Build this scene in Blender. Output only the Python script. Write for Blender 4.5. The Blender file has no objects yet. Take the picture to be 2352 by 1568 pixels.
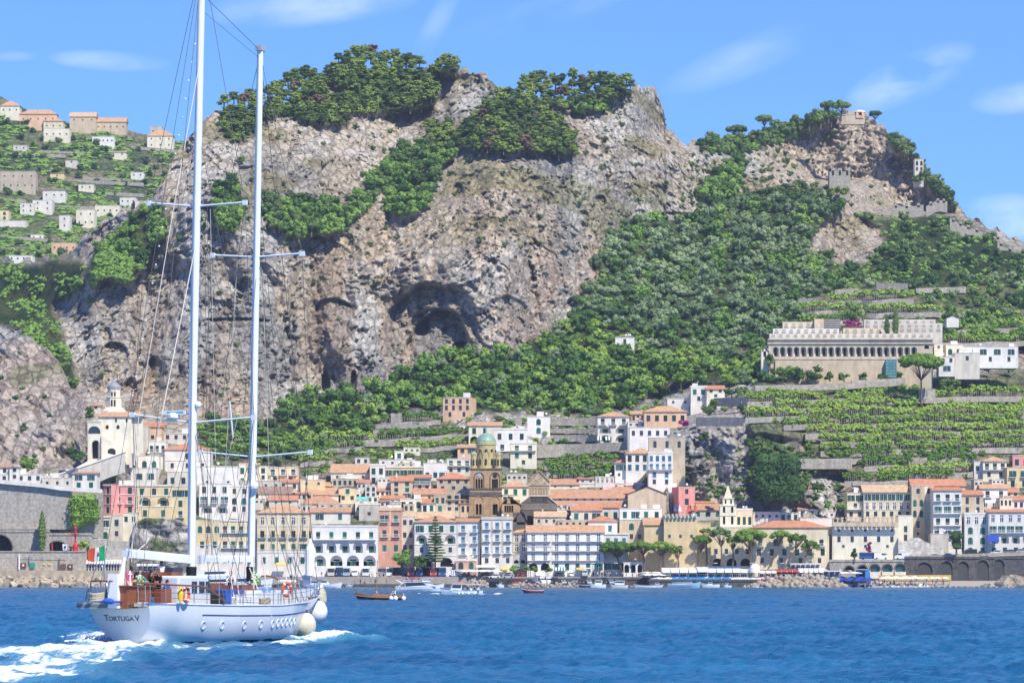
HAZE=0.00006
EXPOSURE=0.58
import bpy,bmesh,math,random
import numpy as np
from mathutils import Vector,Matrix
random.seed(7);np.random.seed(7)
F=9100.0;CX=1176.0;HY=1325.0;H=3.65
R=math.radians
def PX(px,Y):return(px-CX)/F*Y
def PZ(py,Y):return H+(HY-py)/F*Y
def P(px,py,Y):return Vector((PX(px,Y),Y,PZ(py,Y)))
REG={'A':(0,1500,1.96),'B':(900,1500,1.96),'C':(1700,1500,1.96),'D':(2500,1500,1.96),'E':(3200,1700,2.24),'Z':(0,0,1/1.7415),
'W1':(1250,2150,2.94),'W2':(1950,2150,2.94),'W3':(2600,2150,2.767),'W0':(0,2050,4.48),'F':(0,300,1.96),'S1':(300,2150,3.337),'S2':(800,2150,3.337),
'G':(2500,350,1.4737),'K':(2800,1100,1.8148)}
def rx(r,x):o=REG[r];return x if r=='Z' else(o[0]+x/o[2])/1.7415
def ry(r,y):o=REG[r];return y if r=='Z' else(o[1]+y/o[2])/1.7415
sc=bpy.context.scene
COL=sc.collection
def new_mat(name):
 m=bpy.data.materials.new(name);m.use_nodes=True
 nt=m.node_tree;b=nt.nodes['Principled BSDF']
 return m,nt,b
def N(nt,t,**k):
 n=nt.nodes.new(t)
 for a,v in k.items():
  if a.startswith('i_'):n.inputs[a[2:].replace('_',' ')].default_value=v
  else:setattr(n,a,v)
 return n
_M={}
def mat(name,c,rough=.8,var=.12,scale=.6,metal=0,spec=.3,bump=0,bscale=3,dirt=None,dirtamt=.5,dscale=(.25,.25,.06),obj_rand=0):
 if name in _M:return _M[name]
 m,nt,b=new_mat(name);L=nt.links.new
 b.inputs['Roughness'].default_value=rough;b.inputs['Metallic'].default_value=metal
 b.inputs['Specular IOR Level'].default_value=spec
 c4=(c[0],c[1],c[2],1)
 geo=N(nt,'ShaderNodeNewGeometry')
 n1=N(nt,'ShaderNodeTexNoise');n1.inputs['Scale'].default_value=scale;n1.inputs['Detail'].default_value=5
 L(geo.outputs['Position'],n1.inputs['Vector'])
 mr=N(nt,'ShaderNodeMapRange');mr.inputs[1].default_value=.3;mr.inputs[2].default_value=.7;mr.inputs[3].default_value=1-var;mr.inputs[4].default_value=1+var
 L(n1.outputs['Fac'],mr.inputs[0])
 src=mr.outputs[0]
 if obj_rand:
  oi=N(nt,'ShaderNodeObjectInfo');m2=N(nt,'ShaderNodeMapRange');m2.inputs[3].default_value=1-obj_rand;m2.inputs[4].default_value=1+obj_rand
  L(oi.outputs['Random'],m2.inputs[0]);mu=N(nt,'ShaderNodeMath',operation='MULTIPLY');L(src,mu.inputs[0]);L(m2.outputs[0],mu.inputs[1]);src=mu.outputs[0]
 vm=N(nt,'ShaderNodeVectorMath',operation='SCALE');vm.inputs[0].default_value=c;L(src,vm.inputs['Scale'])
 out=vm.outputs[0]
 if dirt:
  mp=N(nt,'ShaderNodeVectorMath',operation='MULTIPLY');mp.inputs[1].default_value=dscale;L(geo.outputs['Position'],mp.inputs[0])
  n2=N(nt,'ShaderNodeTexNoise');n2.inputs['Scale'].default_value=2.2;n2.inputs['Detail'].default_value=7;n2.inputs['Roughness'].default_value=.65;L(mp.outputs[0],n2.inputs['Vector'])
  r2=N(nt,'ShaderNodeMapRange');r2.inputs[1].default_value=.46;r2.inputs[2].default_value=.72;r2.inputs[3].default_value=0;r2.inputs[4].default_value=dirtamt;L(n2.outputs['Fac'],r2.inputs[0])
  mx=N(nt,'ShaderNodeMix',data_type='RGBA');L(r2.outputs[0],mx.inputs[0]);L(out,mx.inputs[6]);mx.inputs[7].default_value=(*dirt,1);out=mx.outputs[2]
 L(out,b.inputs['Base Color'])
 if bump:
  n3=N(nt,'ShaderNodeTexNoise');n3.inputs['Scale'].default_value=bscale;n3.inputs['Detail'].default_value=6;L(geo.outputs['Position'],n3.inputs['Vector'])
  bp=N(nt,'ShaderNodeBump');bp.inputs['Strength'].default_value=1;bp.inputs['Distance'].default_value=bump;L(n3.outputs['Fac'],bp.inputs['Height']);L(bp.outputs[0],b.inputs['Normal'])
 _M[name]=m;return m
def stucco(name,c,amt=.55):return mat('stucco '+name,c,.9,.1,.35,0,.15,.02,4,dirt=(c[0]*.62,c[1]*.58,c[2]*.52),dirtamt=amt)
ST={'white':stucco('white',(.76,.72,.65),.45),'bwhite':stucco('bright white',(.82,.79,.74),.3),'cream':stucco('cream',(.74,.64,.45)),'yellow':stucco('yellow',(.76,.61,.36),.4),
'ochre':stucco('ochre',(.69,.53,.31),.4),'peach':stucco('peach',(.76,.50,.32)),'pink':stucco('pink',(.73,.33,.30)),'salmon':stucco('salmon',(.80,.34,.29)),
'grey':stucco('grey',(.56,.52,.45),.8),'stone':stucco('stone',(.55,.47,.36),.8),'tan':stucco('tan',(.62,.50,.36),.8),'brown':stucco('brown',(.30,.22,.15),.6),
'rose':stucco('rose',(.58,.33,.25)),'offw':stucco('off white',(.68,.63,.54),.7),'lcream':stucco('light cream',(.80,.74,.58),.5),'orange':stucco('orange',(.80,.45,.20)),'red':stucco('red',(.6,.16,.10)),
'dgrey':stucco('dark grey',(.2,.19,.18),.6)}
def tile_mat(name,c,sc_=1.0):
 m,nt,b=new_mat('roof tiles '+name);L=nt.links.new
 geo=N(nt,'ShaderNodeNewGeometry');n=N(nt,'ShaderNodeTexNoise');n.inputs['Scale'].default_value=.7;n.inputs['Detail'].default_value=8;n.inputs['Roughness'].default_value=.75
 L(geo.outputs['Position'],n.inputs['Vector'])
 cr=N(nt,'ShaderNodeValToRGB');e=cr.color_ramp.elements;e[0].position=.3;e[0].color=(c[0]*.6,c[1]*.55,c[2]*.5,1);e[1].position=.68;e[1].color=(min(1,c[0]*1.2),c[1]*1.3,c[2]*1.4,1)
 x=cr.color_ramp.elements.new(.5);x.color=(*c,1)
 L(n.outputs['Fac'],cr.inputs[0]);L(cr.outputs[0],b.inputs['Base Color'])
 w=N(nt,'ShaderNodeTexWave');w.inputs['Scale'].default_value=1.3;L(geo.outputs['Position'],w.inputs['Vector'])
 bp=N(nt,'ShaderNodeBump');bp.inputs['Distance'].default_value=.06;L(w.outputs['Fac'],bp.inputs['Height']);L(bp.outputs[0],b.inputs['Normal'])
 b.inputs['Roughness'].default_value=.9;b.inputs['Specular IOR Level'].default_value=.15
 return m
RT={'red':tile_mat('red',(.57,.26,.15)),'org':tile_mat('orange',(.58,.35,.21)),'old':tile_mat('weathered',(.52,.29,.18)),'tan':tile_mat('sandy',(.62,.43,.27)),'brn':tile_mat('brown',(.33,.22,.17))}
M_glass=mat('window glass',(.03,.045,.06),.15,.1,spec=.5)
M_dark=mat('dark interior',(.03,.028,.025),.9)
M_green=mat('green shutter paint',(.02,.13,.095),.6,obj_rand=.4)
M_dgreen=mat('dark green shutter paint',(.012,.05,.045),.6,obj_rand=.4)
M_blue=mat('blue shutter paint',(.06,.18,.28),.6,obj_rand=.2)
M_brownw=mat('brown wood door',(.15,.07,.035),.6)
M_wht=mat('white paint',(.82,.82,.81),.45,.05)
M_iron=mat('dark iron',(.045,.045,.05),.5)
M_concrete=mat('pale concrete',(.42,.39,.34),.9,.15,.5,bump=.03,dirt=(.25,.22,.18))
class MB:
 def __init__(s):s.v=[];s.f=[];s.m=[]
 def add(s,vs,fs,mi=0):
  o=len(s.v);s.v+=[tuple(v)for v in vs];s.f+=[tuple(i+o for i in f)for f in fs];s.m+=[mi]*len(fs)
 def quad(s,a,b,c,d,mi=0):s.add([a,b,c,d],[(0,1,2,3)],mi)
 def box(s,x0,x1,y0,y1,z0,z1,mi=0):
  s.add([(x0,y0,z0),(x1,y0,z0),(x1,y1,z0),(x0,y1,z0),(x0,y0,z1),(x1,y0,z1),(x1,y1,z1),(x0,y1,z1)],
[(0,3,2,1),(4,5,6,7),(0,1,5,4),(1,2,6,5),(2,3,7,6),(3,0,4,7)],mi)
 def obox(s,M,sx,sy,sz,mi=0):
  vs=[M@Vector((a*sx/2,b*sy/2,c*sz/2))for c in(-1,1)for a,b in((-1,-1),(1,-1),(1,1),(-1,1))]
  s.add(vs,[(0,3,2,1),(4,5,6,7),(0,1,5,4),(1,2,6,5),(2,3,7,6),(3,0,4,7)],mi)
 def tube(s,pts,r,n=6,mi=0,cap=True):
  pts=[Vector(p)for p in pts];k=len(pts)
  rs=[r]*k if not isinstance(r,(list,tuple))else r
  vs=[];prev=None
  for i,p in enumerate(pts):
   t=(pts[min(i+1,k-1)]-pts[max(i-1,0)])
   if t.length<1e-9:t=Vector((0,0,1))
   t.normalize()
   if prev is None:
    a=Vector((0,0,1))if abs(t.z)<.9 else Vector((1,0,0));u=t.cross(a).normalized()
   else:
    u=(prev-t*prev.dot(t));u=u.normalized()if u.length>1e-6 else t.orthogonal().normalized()
   prev=u;w=t.cross(u)
   for j in range(n):
    a=2*math.pi*j/n;vs.append(p+(u*math.cos(a)+w*math.sin(a))*rs[i])
  fs=[]
  for i in range(k-1):
   for j in range(n):fs.append((i*n+j,i*n+(j+1)%n,(i+1)*n+(j+1)%n,(i+1)*n+j))
  if cap:fs.append(tuple(range(n-1,-1,-1)));fs.append(tuple((k-1)*n+j for j in range(n)))
  s.add(vs,fs,mi)
 def lathe(s,prof,c=(0,0,0),n=16,mi=0,a0=0,a1=2*math.pi,sy=1):
  full=abs(a1-a0-2*math.pi)<1e-6;m=n if full else n+1
  vs=[]
  for r,z in prof:
   for j in range(m):
    a=a0+(a1-a0)*j/n;vs.append((c[0]+r*math.cos(a),c[1]+r*math.sin(a)*sy,c[2]+z))
  fs=[]
  for i in range(len(prof)-1):
   for j in range(n if full else n):
    j2=(j+1)%m
    fs.append((i*m+j,i*m+j2,(i+1)*m+j2,(i+1)*m+j))
  s.add(vs,fs,mi)
 def sphere(s,c,r,n=10,k=6,mi=0,sz=1,sy=1):
  s.lathe([(r*math.sin(math.pi*i/k)+1e-4,-r*sz*math.cos(math.pi*i/k))for i in range(k+1)],c,n,mi,sy=sy)
 def prism(s,poly,y0,y1,mi=0):
  n=len(poly);vs=[(x,y0,z)for x,z in poly]+[(x,y1,z)for x,z in poly]
  fs=[tuple(range(n)),tuple(range(2*n-1,n-1,-1))]+[(i,i+n,(i+1)%n+n,(i+1)%n)for i in range(n)]
  s.add(vs,fs,mi)
 def mesh(s,name,mats,smooth=False):
  me=bpy.data.meshes.new(name);me.from_pydata(s.v,[],s.f)
  for m in mats:me.materials.append(m)
  if len(mats)>1:me.polygons.foreach_set('material_index',s.m)
  if smooth:me.polygons.foreach_set('use_smooth',[True]*len(me.polygons))
  me.update();return me
 def build(s,name,mats,parent=None,smooth=False,loc=None,rz=0):
  if not isinstance(mats,(list,tuple)):mats=[mats]
  o=bpy.data.objects.new(name,s.mesh(name,mats,smooth));COL.objects.link(o)
  if parent is not None:o.parent=parent
  if loc is not None:o.location=loc
  if rz:o.rotation_euler.z=rz
  return o
def tag(o,label,cat,group=None,kind=None):
 if label:o['label']=label
 if cat:o['category']=cat
 if group:o['group']=group
 if kind:o['kind']=kind
 return o
def thing(name,label,cat,loc=(0,0,0),rz=0,group=None):
 o=bpy.data.objects.new(name,None);COL.objects.link(o);o.location=loc;o.rotation_euler=(0,0,rz);o.empty_display_size=.5
 return tag(o,label,cat,group)
def inst(me,name,parent=None,loc=(0,0,0),rz=0,scale=1):
 o=bpy.data.objects.new(name,me);COL.objects.link(o)
 if parent is not None:o.parent=parent
 o.location=loc;o.rotation_euler.z=rz
 o.scale=scale if isinstance(scale,(tuple,list))else(scale,)*3
 return o
def dup(root,loc,rz=0,label=None,scale=None,group=None):
 r=root.copy();COL.objects.link(r);r.location=loc;r.rotation_euler.z=rz
 if label:r['label']=label
 if group:r['group']=group
 if scale is not None:r.scale=scale if isinstance(scale,(tuple,list))else(scale,)*3
 for ch in list(root.children):
  c=ch.copy();COL.objects.link(c);c.parent=r
  for g in ch.children:
   d=g.copy();COL.objects.link(d);d.parent=c
 return r
def _h(ix,iy,iz):
 n=(ix.astype(np.int64)*73856093)^(iy.astype(np.int64)*19349663)^(iz.astype(np.int64)*83492791)
 n=(n^(n>>13))*1274126177;n=n&0x7fffffff;n=(n^(n>>15))*668265263;return(n&0xffffff)/float(0xffffff)*2-1
def vnoise(x,y,z):
 x0=np.floor(x);y0=np.floor(y);z0=np.floor(z);fx=x-x0;fy=y-y0;fz=z-z0
 u=fx*fx*fx*(fx*(fx*6-15)+10);v=fy*fy*fy*(fy*(fy*6-15)+10);w=fz*fz*fz*(fz*(fz*6-15)+10)
 L=lambda a,b,t:a+(b-a)*t
 c=lambda a,b,d:_h(x0+a,y0+b,z0+d)
 return L(L(L(c(0,0,0),c(1,0,0),u),L(c(0,1,0),c(1,1,0),u),v),L(L(c(0,0,1),c(1,0,1),u),L(c(0,1,1),c(1,1,1),u),v),w)
def fbm(x,y,z,o=4,g=.5):
 s=0;a=1;t=0
 for i in range(o):
  s=s+a*vnoise(x*2**i+i*17.3,y*2**i+i*5.1,z*2**i-i*9.7);t+=a;a*=g
 return s/t
def ridged(x,y,z,o=4,g=.5):
 s=0;a=1;t=0
 for i in range(o):
  s=s+a*(1-2*np.abs(vnoise(x*2**i+i*11.3,y*2**i-i*7.1,z*2**i+i*3.7)));t+=a;a*=g
 return s/t
def inpoly(px,py,poly):
 ins=np.zeros(px.shape,bool);n=len(poly)
 for i in range(n):
  x1,y1=poly[i];x2,y2=poly[(i+1)%n]
  if y1==y2:continue
  ins^=((y1>py)!=(y2>py))&(px<(x2-x1)*(py-y1)/(y2-y1)+x1)
 return ins
def smooth(a,b,x):t=np.clip((x-a)/(b-a),0,1);return t*t*(3-2*t)
COLS=[(-200,[(1330,1445),(1200,1450),(1110,1460),(1060,1500),(900,1640),(760,1700),(700,1900),(600,2000),(500,2050),(100,2150)]),
(0,[(1330,1445),(1200,1450),(1110,1460),(1060,1500),(900,1640),(760,1700),(700,1880),(600,1980),(500,2050),(100,2150)]),
(200,[(1330,1445),(1190,1450),(1040,1480),(960,1560),(900,1640),(650,1690),(560,1740),(400,1800),(100,1900)]),
(450,[(1330,1445),(1200,1450),(1100,1480),(1040,1520),(1000,1560),(955,1620),(600,1680),(480,1700),(300,1780),(100,1850)]),
(700,[(1330,1445),(1230,1450),(1130,1490),(1040,1550),(960,1620),(890,1680),(550,1720),(450,1770),(330,1800),(250,1860),(100,1900)]),
(900,[(1330,1445),(1230,1450),(1130,1490),(1040,1550),(950,1620),(860,1690),(600,1720),(500,1760),(400,1840),(300,1900),(200,1940),(100,1960)]),
(1150,[(1330,1445),(1230,1455),(1130,1495),(1040,1550),(950,1610),(820,1700),(500,1735),(380,1760),(340,1800),(200,1900),(100,1920)]),
(1300,[(1330,1445),(1230,1455),(1130,1495),(1040,1550),(950,1610),(800,1740),(740,1780),(500,1800),(380,1820),(330,1850),(230,1950),(100,1980)]),
(1450,[(1330,1445),(1230,1455),(1130,1495),(1040,1530),(950,1600),(800,1720),(650,1820),(520,1890),(490,1900),(340,1915),(200,1940),(100,1960)]),
(1560,[(1330,1445),(1160,1455),(1000,1480),(950,1560),(880,1620),(800,1700),(650,1830),(500,1950),(350,2000),(300,2100)]),
(1640,[(1330,1445),(1160,1457),(975,1472),(950,1540),(880,1600),(800,1690),(650,1830),(500,1980),(490,1995),(345,2060),(325,2500),(250,2600)]),
(1700,[(1330,1445),(1160,1457),(970,1475),(900,1560),(800,1690),(650,1830),(500,2000),(480,2020),(355,2100),(330,2550),(250,2650)]),
(1800,[(1330,1445),(1160,1457),(1000,1480),(900,1560),(850,1620),(750,1720),(600,1880),(500,2000),(400,2080),(380,2560),(280,2640),(200,2650)]),
(1860,[(1330,1445),(1150,1455),(1100,1480),(1000,1530),(900,1590),(850,1610),(750,1700),(620,1860),(440,2000),(425,2560),(260,2620)]),
(1950,[(1330,1445),(1150,1455),(1100,1480),(1000,1530),(900,1590),(850,1610),(750,1700),(620,1880),(610,1950),(435,1990),(425,2560),(260,2620)]),
(2050,[(1330,1445),(1140,1460),(1000,1535),(900,1595),(850,1615),(700,1760),(600,1880),(490,2050),(470,2520),(300,2600)]),
(2140,[(1330,1445),(1130,1470),(1000,1540),(900,1600),(850,1620),(700,1760),(600,1880),(480,2200),(460,2500),(300,2560)]),
(2352,[(1330,1445),(1150,1470),(1000,1560),(900,1610),(850,1640),(700,1780),(600,1900),(540,2050),(300,2200)]),
(2560,[(1330,1445),(1150,1470),(1000,1560),(900,1610),(850,1640),(700,1780),(600,1900),(500,2050),(300,2200)])]
gx=np.arange(-200,2561,8.0);gy=np.arange(96,1337,8.0)
COLS=[(x,[(p,d if d<2400 else 2150+(d-2400)*.3)for p,d in c])for x,c in COLS]
_tab=np.array([[np.interp(-y,[-p for p,_ in c],[d for _,d in c])for y in gy]for _,c in COLS])
_G=np.array([[np.interp(x,[c[0]for c in COLS],_tab[:,j])for j in range(len(gy))]for x in gx])
def _blur(a,ax):
 k=np.array([1,2,3,2,1.])/9;p=np.pad(a,[(2,2)if i==ax else(0,0)for i in range(2)],'edge')
 return sum(k[i]*np.take(p,range(i,i+a.shape[ax]),ax)for i in range(5))
_G=_blur(_blur(_G,0),0);_G=_blur(_G,1)
def Gbase(px,py):
 px=np.asarray(px,float);py=np.asarray(py,float)
 fx=np.clip((px-gx[0])/8,0,len(gx)-1.001);fy=np.clip((py-gy[0])/8,0,len(gy)-1.001)
 i=fx.astype(int);j=fy.astype(int);u=fx-i;v=fy-j
 return(_G[i,j]*(1-u)+_G[i+1,j]*u)*(1-v)+(_G[i,j+1]*(1-u)+_G[i+1,j+1]*u)*v
SKY=[(-200,640),(0,605),(60,603),(150,592),(190,548),(250,500),(330,475),(375,420),(400,365),(430,320),(452,298),(478,264),(500,263),(520,262),(600,258),(640,250),(700,205),(740,178),(765,168),(870,165),(960,170),(1000,163),(1060,162),(1100,170),(1130,185),(1150,208),(1180,238),(1200,242),(1300,235),(1450,207),(1485,195),(1503,205),(1515,228),(1525,250),(1530,288),(1550,312),(1578,337),(1640,322),(1700,325),(1760,304),(1850,280),(1900,270),(1935,262),(1985,264),(2010,280),(2050,312),(2080,335),(2100,362),(2122,392),(2150,405),(2180,440),(2197,478),(2230,503),(2280,527),(2352,557),(2560,660)]
def skyline(px):return np.interp(px,[a for a,_ in SKY],[b for _,b in SKY])
VEG={
'pine':[[(515,235),(560,225),(640,200),(700,165),(745,195),(760,230),(800,262),(795,292),(720,288),(640,262),(600,285),(560,330),(520,320),(508,270)],
[(752,170),(780,130),(860,120),(960,140),(975,170),(1012,205),(1000,240),(930,262),(850,262),(800,262),(765,230),(800,210),(760,190)],
[(985,168),(1000,140),(1045,145),(1052,168)],
[(1140,230),(1165,215),(1190,248),(1240,262),(1300,295),(1328,335),(1312,362),(1250,352),(1180,356),(1110,350),(1050,342),(1048,300),(1100,265)],
[(1188,245),(1200,190),(1260,180),(1350,180),(1440,185),(1455,205),(1395,232),(1300,250),(1230,250)],
[(980,335),(985,290),(1035,285),(1042,335),(1010,345)]],
'bush':[[(870,390),(900,350),(980,330),(1050,345),(1040,365),(1010,380),(995,430),(975,480),(930,500),(880,480),(905,440),(860,420)],
[(612,500),(620,465),(700,452),(800,470),(830,440),(850,400),(870,390),(880,440),(850,470),(780,530),(700,545),(640,535)],
[(480,420),(540,415),(560,470),(540,530),(500,520)],
[(1270,255),(1380,235),(1400,245),(1320,262)],
[(1600,450),(1625,420),(1680,370),(1720,375),(1700,400),(1690,440),(1640,460)],
[(200,620),(230,560),(330,478),(385,470),(380,540),(340,570),(330,620),(290,650),(240,640),(215,660)],
[(-100,620),(0,608),(150,598),(200,600),(185,660),(120,700),(150,790),(180,880),(140,870),(90,800),(40,760),(-100,740)]],
'olive':[[(1365,600),(1400,560),(1440,510),(1500,510),(1640,490),(1720,460),(1840,455),(1905,460),(1925,490),(1870,520),(1855,575),(1900,590),(1970,640),(1850,700),(1810,760),(1760,790),(1640,820),(1500,770),(1345,735),(1315,735),(1330,690),(1380,640)],
[(1900,640),(2000,600),(2030,560),(2020,520),(1960,490),(2050,500),(2150,490),(2200,500),(2352,590),(2560,680),(2560,760),(2352,740),(2200,700),(2000,655),(1850,690)]],
'forest':[[(850,905),(920,862),(1000,830),(1190,805),(1240,775),(1262,755),(1315,740),(1345,735),(1500,775),(1640,825),(1770,795),(1780,842),(1880,855),(1880,870),(1735,880),(1640,880),(1550,880),(1445,935),(1370,955),(1215,950),(1100,945),(1000,940),(950,940),(880,960),(840,1000),(760,1040),(700,1060),(620,1070),(470,1050),(455,980),(620,975),(690,905),(760,900)],
[(2150,780),(2170,720),(2352,740),(2560,760),(2560,860),(2352,790)]],
'scrub':[[(1560,505),(1620,478),(1700,452),(1800,436),(1905,428),(1915,458),(1800,480),(1650,522)],[(1600,345),(1640,325),(1700,328),(1760,306),(1800,300),(1785,325),(1750,340),(1700,345),(1640,350)],
[(1800,300),(1860,275),(1930,262),(1890,285),(1840,308),(1800,318)],[(2045,310),(2085,335),(2105,365),(2090,365),(2050,335)],[(2130,400),(2180,440),(2200,480),(2180,480),(2140,440)],
[(1720,1010),(1860,1050),(1870,1090),(1840,1150),(1760,1150),(1720,1100)]]}
TERR=[[(1700,905),(1760,880),(2080,870),(2352,850),(2560,850),(2560,1060),(2352,1050),(2240,1060),(2180,1100),(2000,1100),(1870,1085),(1850,1010),(1720,1000)],
[(860,1000),(900,960),(1010,950),(1070,1000),(1040,1060),(900,1070),(800,1090),(690,1090),(690,1050),(820,1030)],
[(1240,1060),(1290,1040),(1430,1030),(1410,1100),(1260,1100)],[(1830,700),(1900,655),(2352,650),(2560,660),(2560,740),(2150,780),(1780,780)]]
def mask(px,py,polys):
 m=np.zeros(px.shape)
 for p in polys:m=np.maximum(m,inpoly(px,py,p).astype(float))
 return m
_mx=np.arange(-200,2562,4.0);_my=np.arange(90,1340,4.0);_MX,_MY=np.meshgrid(_mx,_my,indexing='ij')
_wx=_MX+14*fbm(_MX/30,_MY/30,_MX*0,4,.6);_wy=_MY+12*fbm(_MX/30+50,_MY/30,_MX*0,4,.6)
def _rast(polys,n=1):
 a=mask(_wx,_wy,polys)
 for i in range(n):a=_blur(_blur(a,0),1)
 return a
_RV={k:_rast(VEG[k])for k in VEG};_RV['all']=np.maximum.reduce([_RV[k]for k in VEG]);_RV['terr']=_rast(TERR)
_tw=mask(_MX,_MY,[[(1550,960),(1700,975),(1960,1040),(1990,1190),(1540,1190)]]);_RV['town']=_blur(_blur(smooth(970,1080,_wy)*(1-_tw),0),1)
def samp(k,px,py):
 a=_RV[k];fx=np.clip((px+200)/4,0,a.shape[0]-1.001);fy=np.clip((py-90)/4,0,a.shape[1]-1.001)
 i=fx.astype(int);j=fy.astype(int);u=fx-i;v=fy-j
 return(a[i,j]*(1-u)+a[i+1,j]*u)*(1-v)+(a[i,j+1]*(1-u)+a[i+1,j+1]*u)*v
CAVES=[
(1000,775,112,122,15,'arch'),(1010,806,74,92,20,'arch'),(1045,775,34,30,7,'c'),(965,745,24,28,9,'c'),(1062,800,22,15,14,'c'),(1085,795,10,10,8,'c'),(748,882,12,32,15,'c'),(812,876,8,26,14,'c'),(1052,440,14,22,9,'c'),(262,820,30,34,8,'arch'),(245,775,12,24,7,'c'),
(1377,462,16,14,8,'c'),(770,715,46,30,7,'arch'),(1535,497,60,10,10,'arch'),(355,860,24,36,6,'arch'),(1130,600,12,9,5,'c'),(1330,735,40,50,6,'arch'),(1225,640,9,7,5,'c'),(300,890,14,24,7,'c'),(2060,375,26,18,6,'c'),(1160,745,60,60,5,'arch'),(540,737,75,7,8,'arch')]
def relief(px,py):
 """depth displacement (m) added to the smooth slope"""
 Yb=Gbase(px,py);X=PX(px,Yb);Z=PZ(py,Yb)
 veg=samp('all',px,py);ter=samp('terr',px,py);town=samp('town',px,py)
 rock=(1-.75*veg)*(1-.95*town)*(1-.85*ter)
 wx=fbm(X/60,Z/60,Yb/300,3)*25;wz=fbm(X/50+9,Z/50,Yb/300,3)*18
 d=27*ridged((X+wx)/110,(Z+wz)/230,Yb*0,2)+13*ridged((X+wx+.2*Z)/40,(Z+wz)/85,Yb*0+5,3)
 streak=smooth(1.0,0,np.abs((px-1080)/420))*smooth(520,620,py)+.8*smooth(460,380,px)*smooth(560,640,py)
 A_=ridged((X+wx*.4)/17,(Z+wz*.4)/24,Yb*0+2,4,.62);B_=ridged((X+wx*.4+.12*Z)/15,(Z+wz*.4)/62,Yb*0+12,4,.62);k=np.clip(streak+.25,0,1)
 d=d+5.2*(A_*(1-k)+B_*k)
 q=fbm((X+wx*.3)/8,(Z+wz)/5.5,Yb*0+8,4,.62)
 cell=np.floor((X+wx+Z*.35)/7+2*q)+37*np.floor((Z+wz-.2*X)/8+2*q)
 d=d+2.6*q+2.4*np.abs(fbm(X/5,Z/3.6,Yb*0+1,3,.7))+2.2*_h(cell,cell*0,cell*0)
 st=(Z+wz*.8+X*.22)/15;fr=st-np.floor(st)
 d=d+.5*smooth(.0,.8,fr)-.5*smooth(.8,1,fr)+4.5*ridged((X+wx*.5+.25*Z)/24,(Z+wz)/95,Yb*0+31,2)+2.5*ridged((X+.2*Z)/9,(Z+wz)/34,Yb*0+37,2)
 d=d+2.4*ridged((X+q*3)/6.5,(Z+q*2)/11,Yb*0+21,3,.7)
 X2=X/2.6;d=d+1.3*fbm(X2,Z/2.2,Yb*0+4,2,.7)
 cav=np.zeros(px.shape)
 for cx,cy,a,b,dp,t in CAVES:
  wob=1+.22*fbm(X/14,Z/14,Yb*0+3,3)
  ex=(px-cx)/a;ey=(py-cy)/b
  if t=='arch':r=np.sqrt(ex*ex+np.where(ey<0,ey*ey,(.35*ey)**2))*wob;m=smooth(1.03,.90,r)*(1-.93*smooth(-.75,.55,ey))*smooth(1.2,.7,ey)
  else:r=np.sqrt(ex*ex+ey*ey)*wob;m=smooth(1.05,.75,r)
  cav=cav+dp*m
 return d*rock+cav*.9,rock,veg,ter,town,X,Z
def TY(px,py):
 px=np.atleast_1d(np.asarray(px,float));py=np.atleast_1d(np.asarray(py,float))
 d=relief(px,py)[0];return Gbase(px,py)+d
def TP(px,py):y=float(TY(px,py)[0]);return P(px,py,y)
def rock_material():
 m,nt,b=new_mat('limestone and soil');L=nt.links.new
 at=N(nt,'ShaderNodeAttribute',attribute_name='col');geo=N(nt,'ShaderNodeNewGeometry')
 mp=N(nt,'ShaderNodeVectorMath',operation='MULTIPLY');mp.inputs[1].default_value=(1,.4,.75);L(geo.outputs['Position'],mp.inputs[0])
 n=N(nt,'ShaderNodeTexNoise');n.inputs['Scale'].default_value=.35;n.inputs['Detail'].default_value=9;n.inputs['Roughness'].default_value=.72;L(mp.outputs[0],n.inputs['Vector'])
 r=N(nt,'ShaderNodeMapRange');r.inputs[1].default_value=.34;r.inputs[2].default_value=.66;r.inputs[3].default_value=.62;r.inputs[4].default_value=1.3;L(n.outputs['Fac'],r.inputs[0])
 s=N(nt,'ShaderNodeVectorMath',operation='SCALE');L(at.outputs['Color'],s.inputs[0]);L(r.outputs[0],s.inputs['Scale']);L(s.outputs[0],b.inputs['Base Color'])
 bp=N(nt,'ShaderNodeBump');bp.inputs['Distance'].default_value=2.2;bp.inputs['Strength'].default_value=1
 n2=N(nt,'ShaderNodeTexNoise');n2.inputs['Scale'].default_value=.5;n2.inputs['Detail'].default_value=8;n2.inputs['Roughness'].default_value=.65;L(mp.outputs[0],n2.inputs['Vector'])
 vo=N(nt,'ShaderNodeTexVoronoi',feature='DISTANCE_TO_EDGE');vo.inputs['Scale'].default_value=.22
 wv=N(nt,'ShaderNodeVectorMath',operation='MULTIPLY_ADD');wv.inputs[1].default_value=(4,4,4);L(n2.outputs['Color'],wv.inputs[0]);L(mp.outputs[0],wv.inputs[2]);L(wv.outputs[0],vo.inputs['Vector'])
 vr=N(nt,'ShaderNodeMapRange');vr.inputs[1].default_value=0;vr.inputs[2].default_value=.09;L(vo.outputs['Distance'],vr.inputs[0])
 hs=N(nt,'ShaderNodeMath',operation='MULTIPLY_ADD');L(vr.outputs[0],hs.inputs[0]);hs.inputs[1].default_value=.35;L(n2.outputs['Fac'],hs.inputs[2])
 L(hs.outputs[0],bp.inputs['Height']);L(bp.outputs[0],b.inputs['Normal'])
 b.inputs['Roughness'].default_value=.95;b.inputs['Specular IOR Level'].default_value=.1
 return m
M_rock=rock_material()
def lerp3(a,b,t):return np.asarray(a)*(1-t[...,None])+np.asarray(b)*t[...,None]
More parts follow.
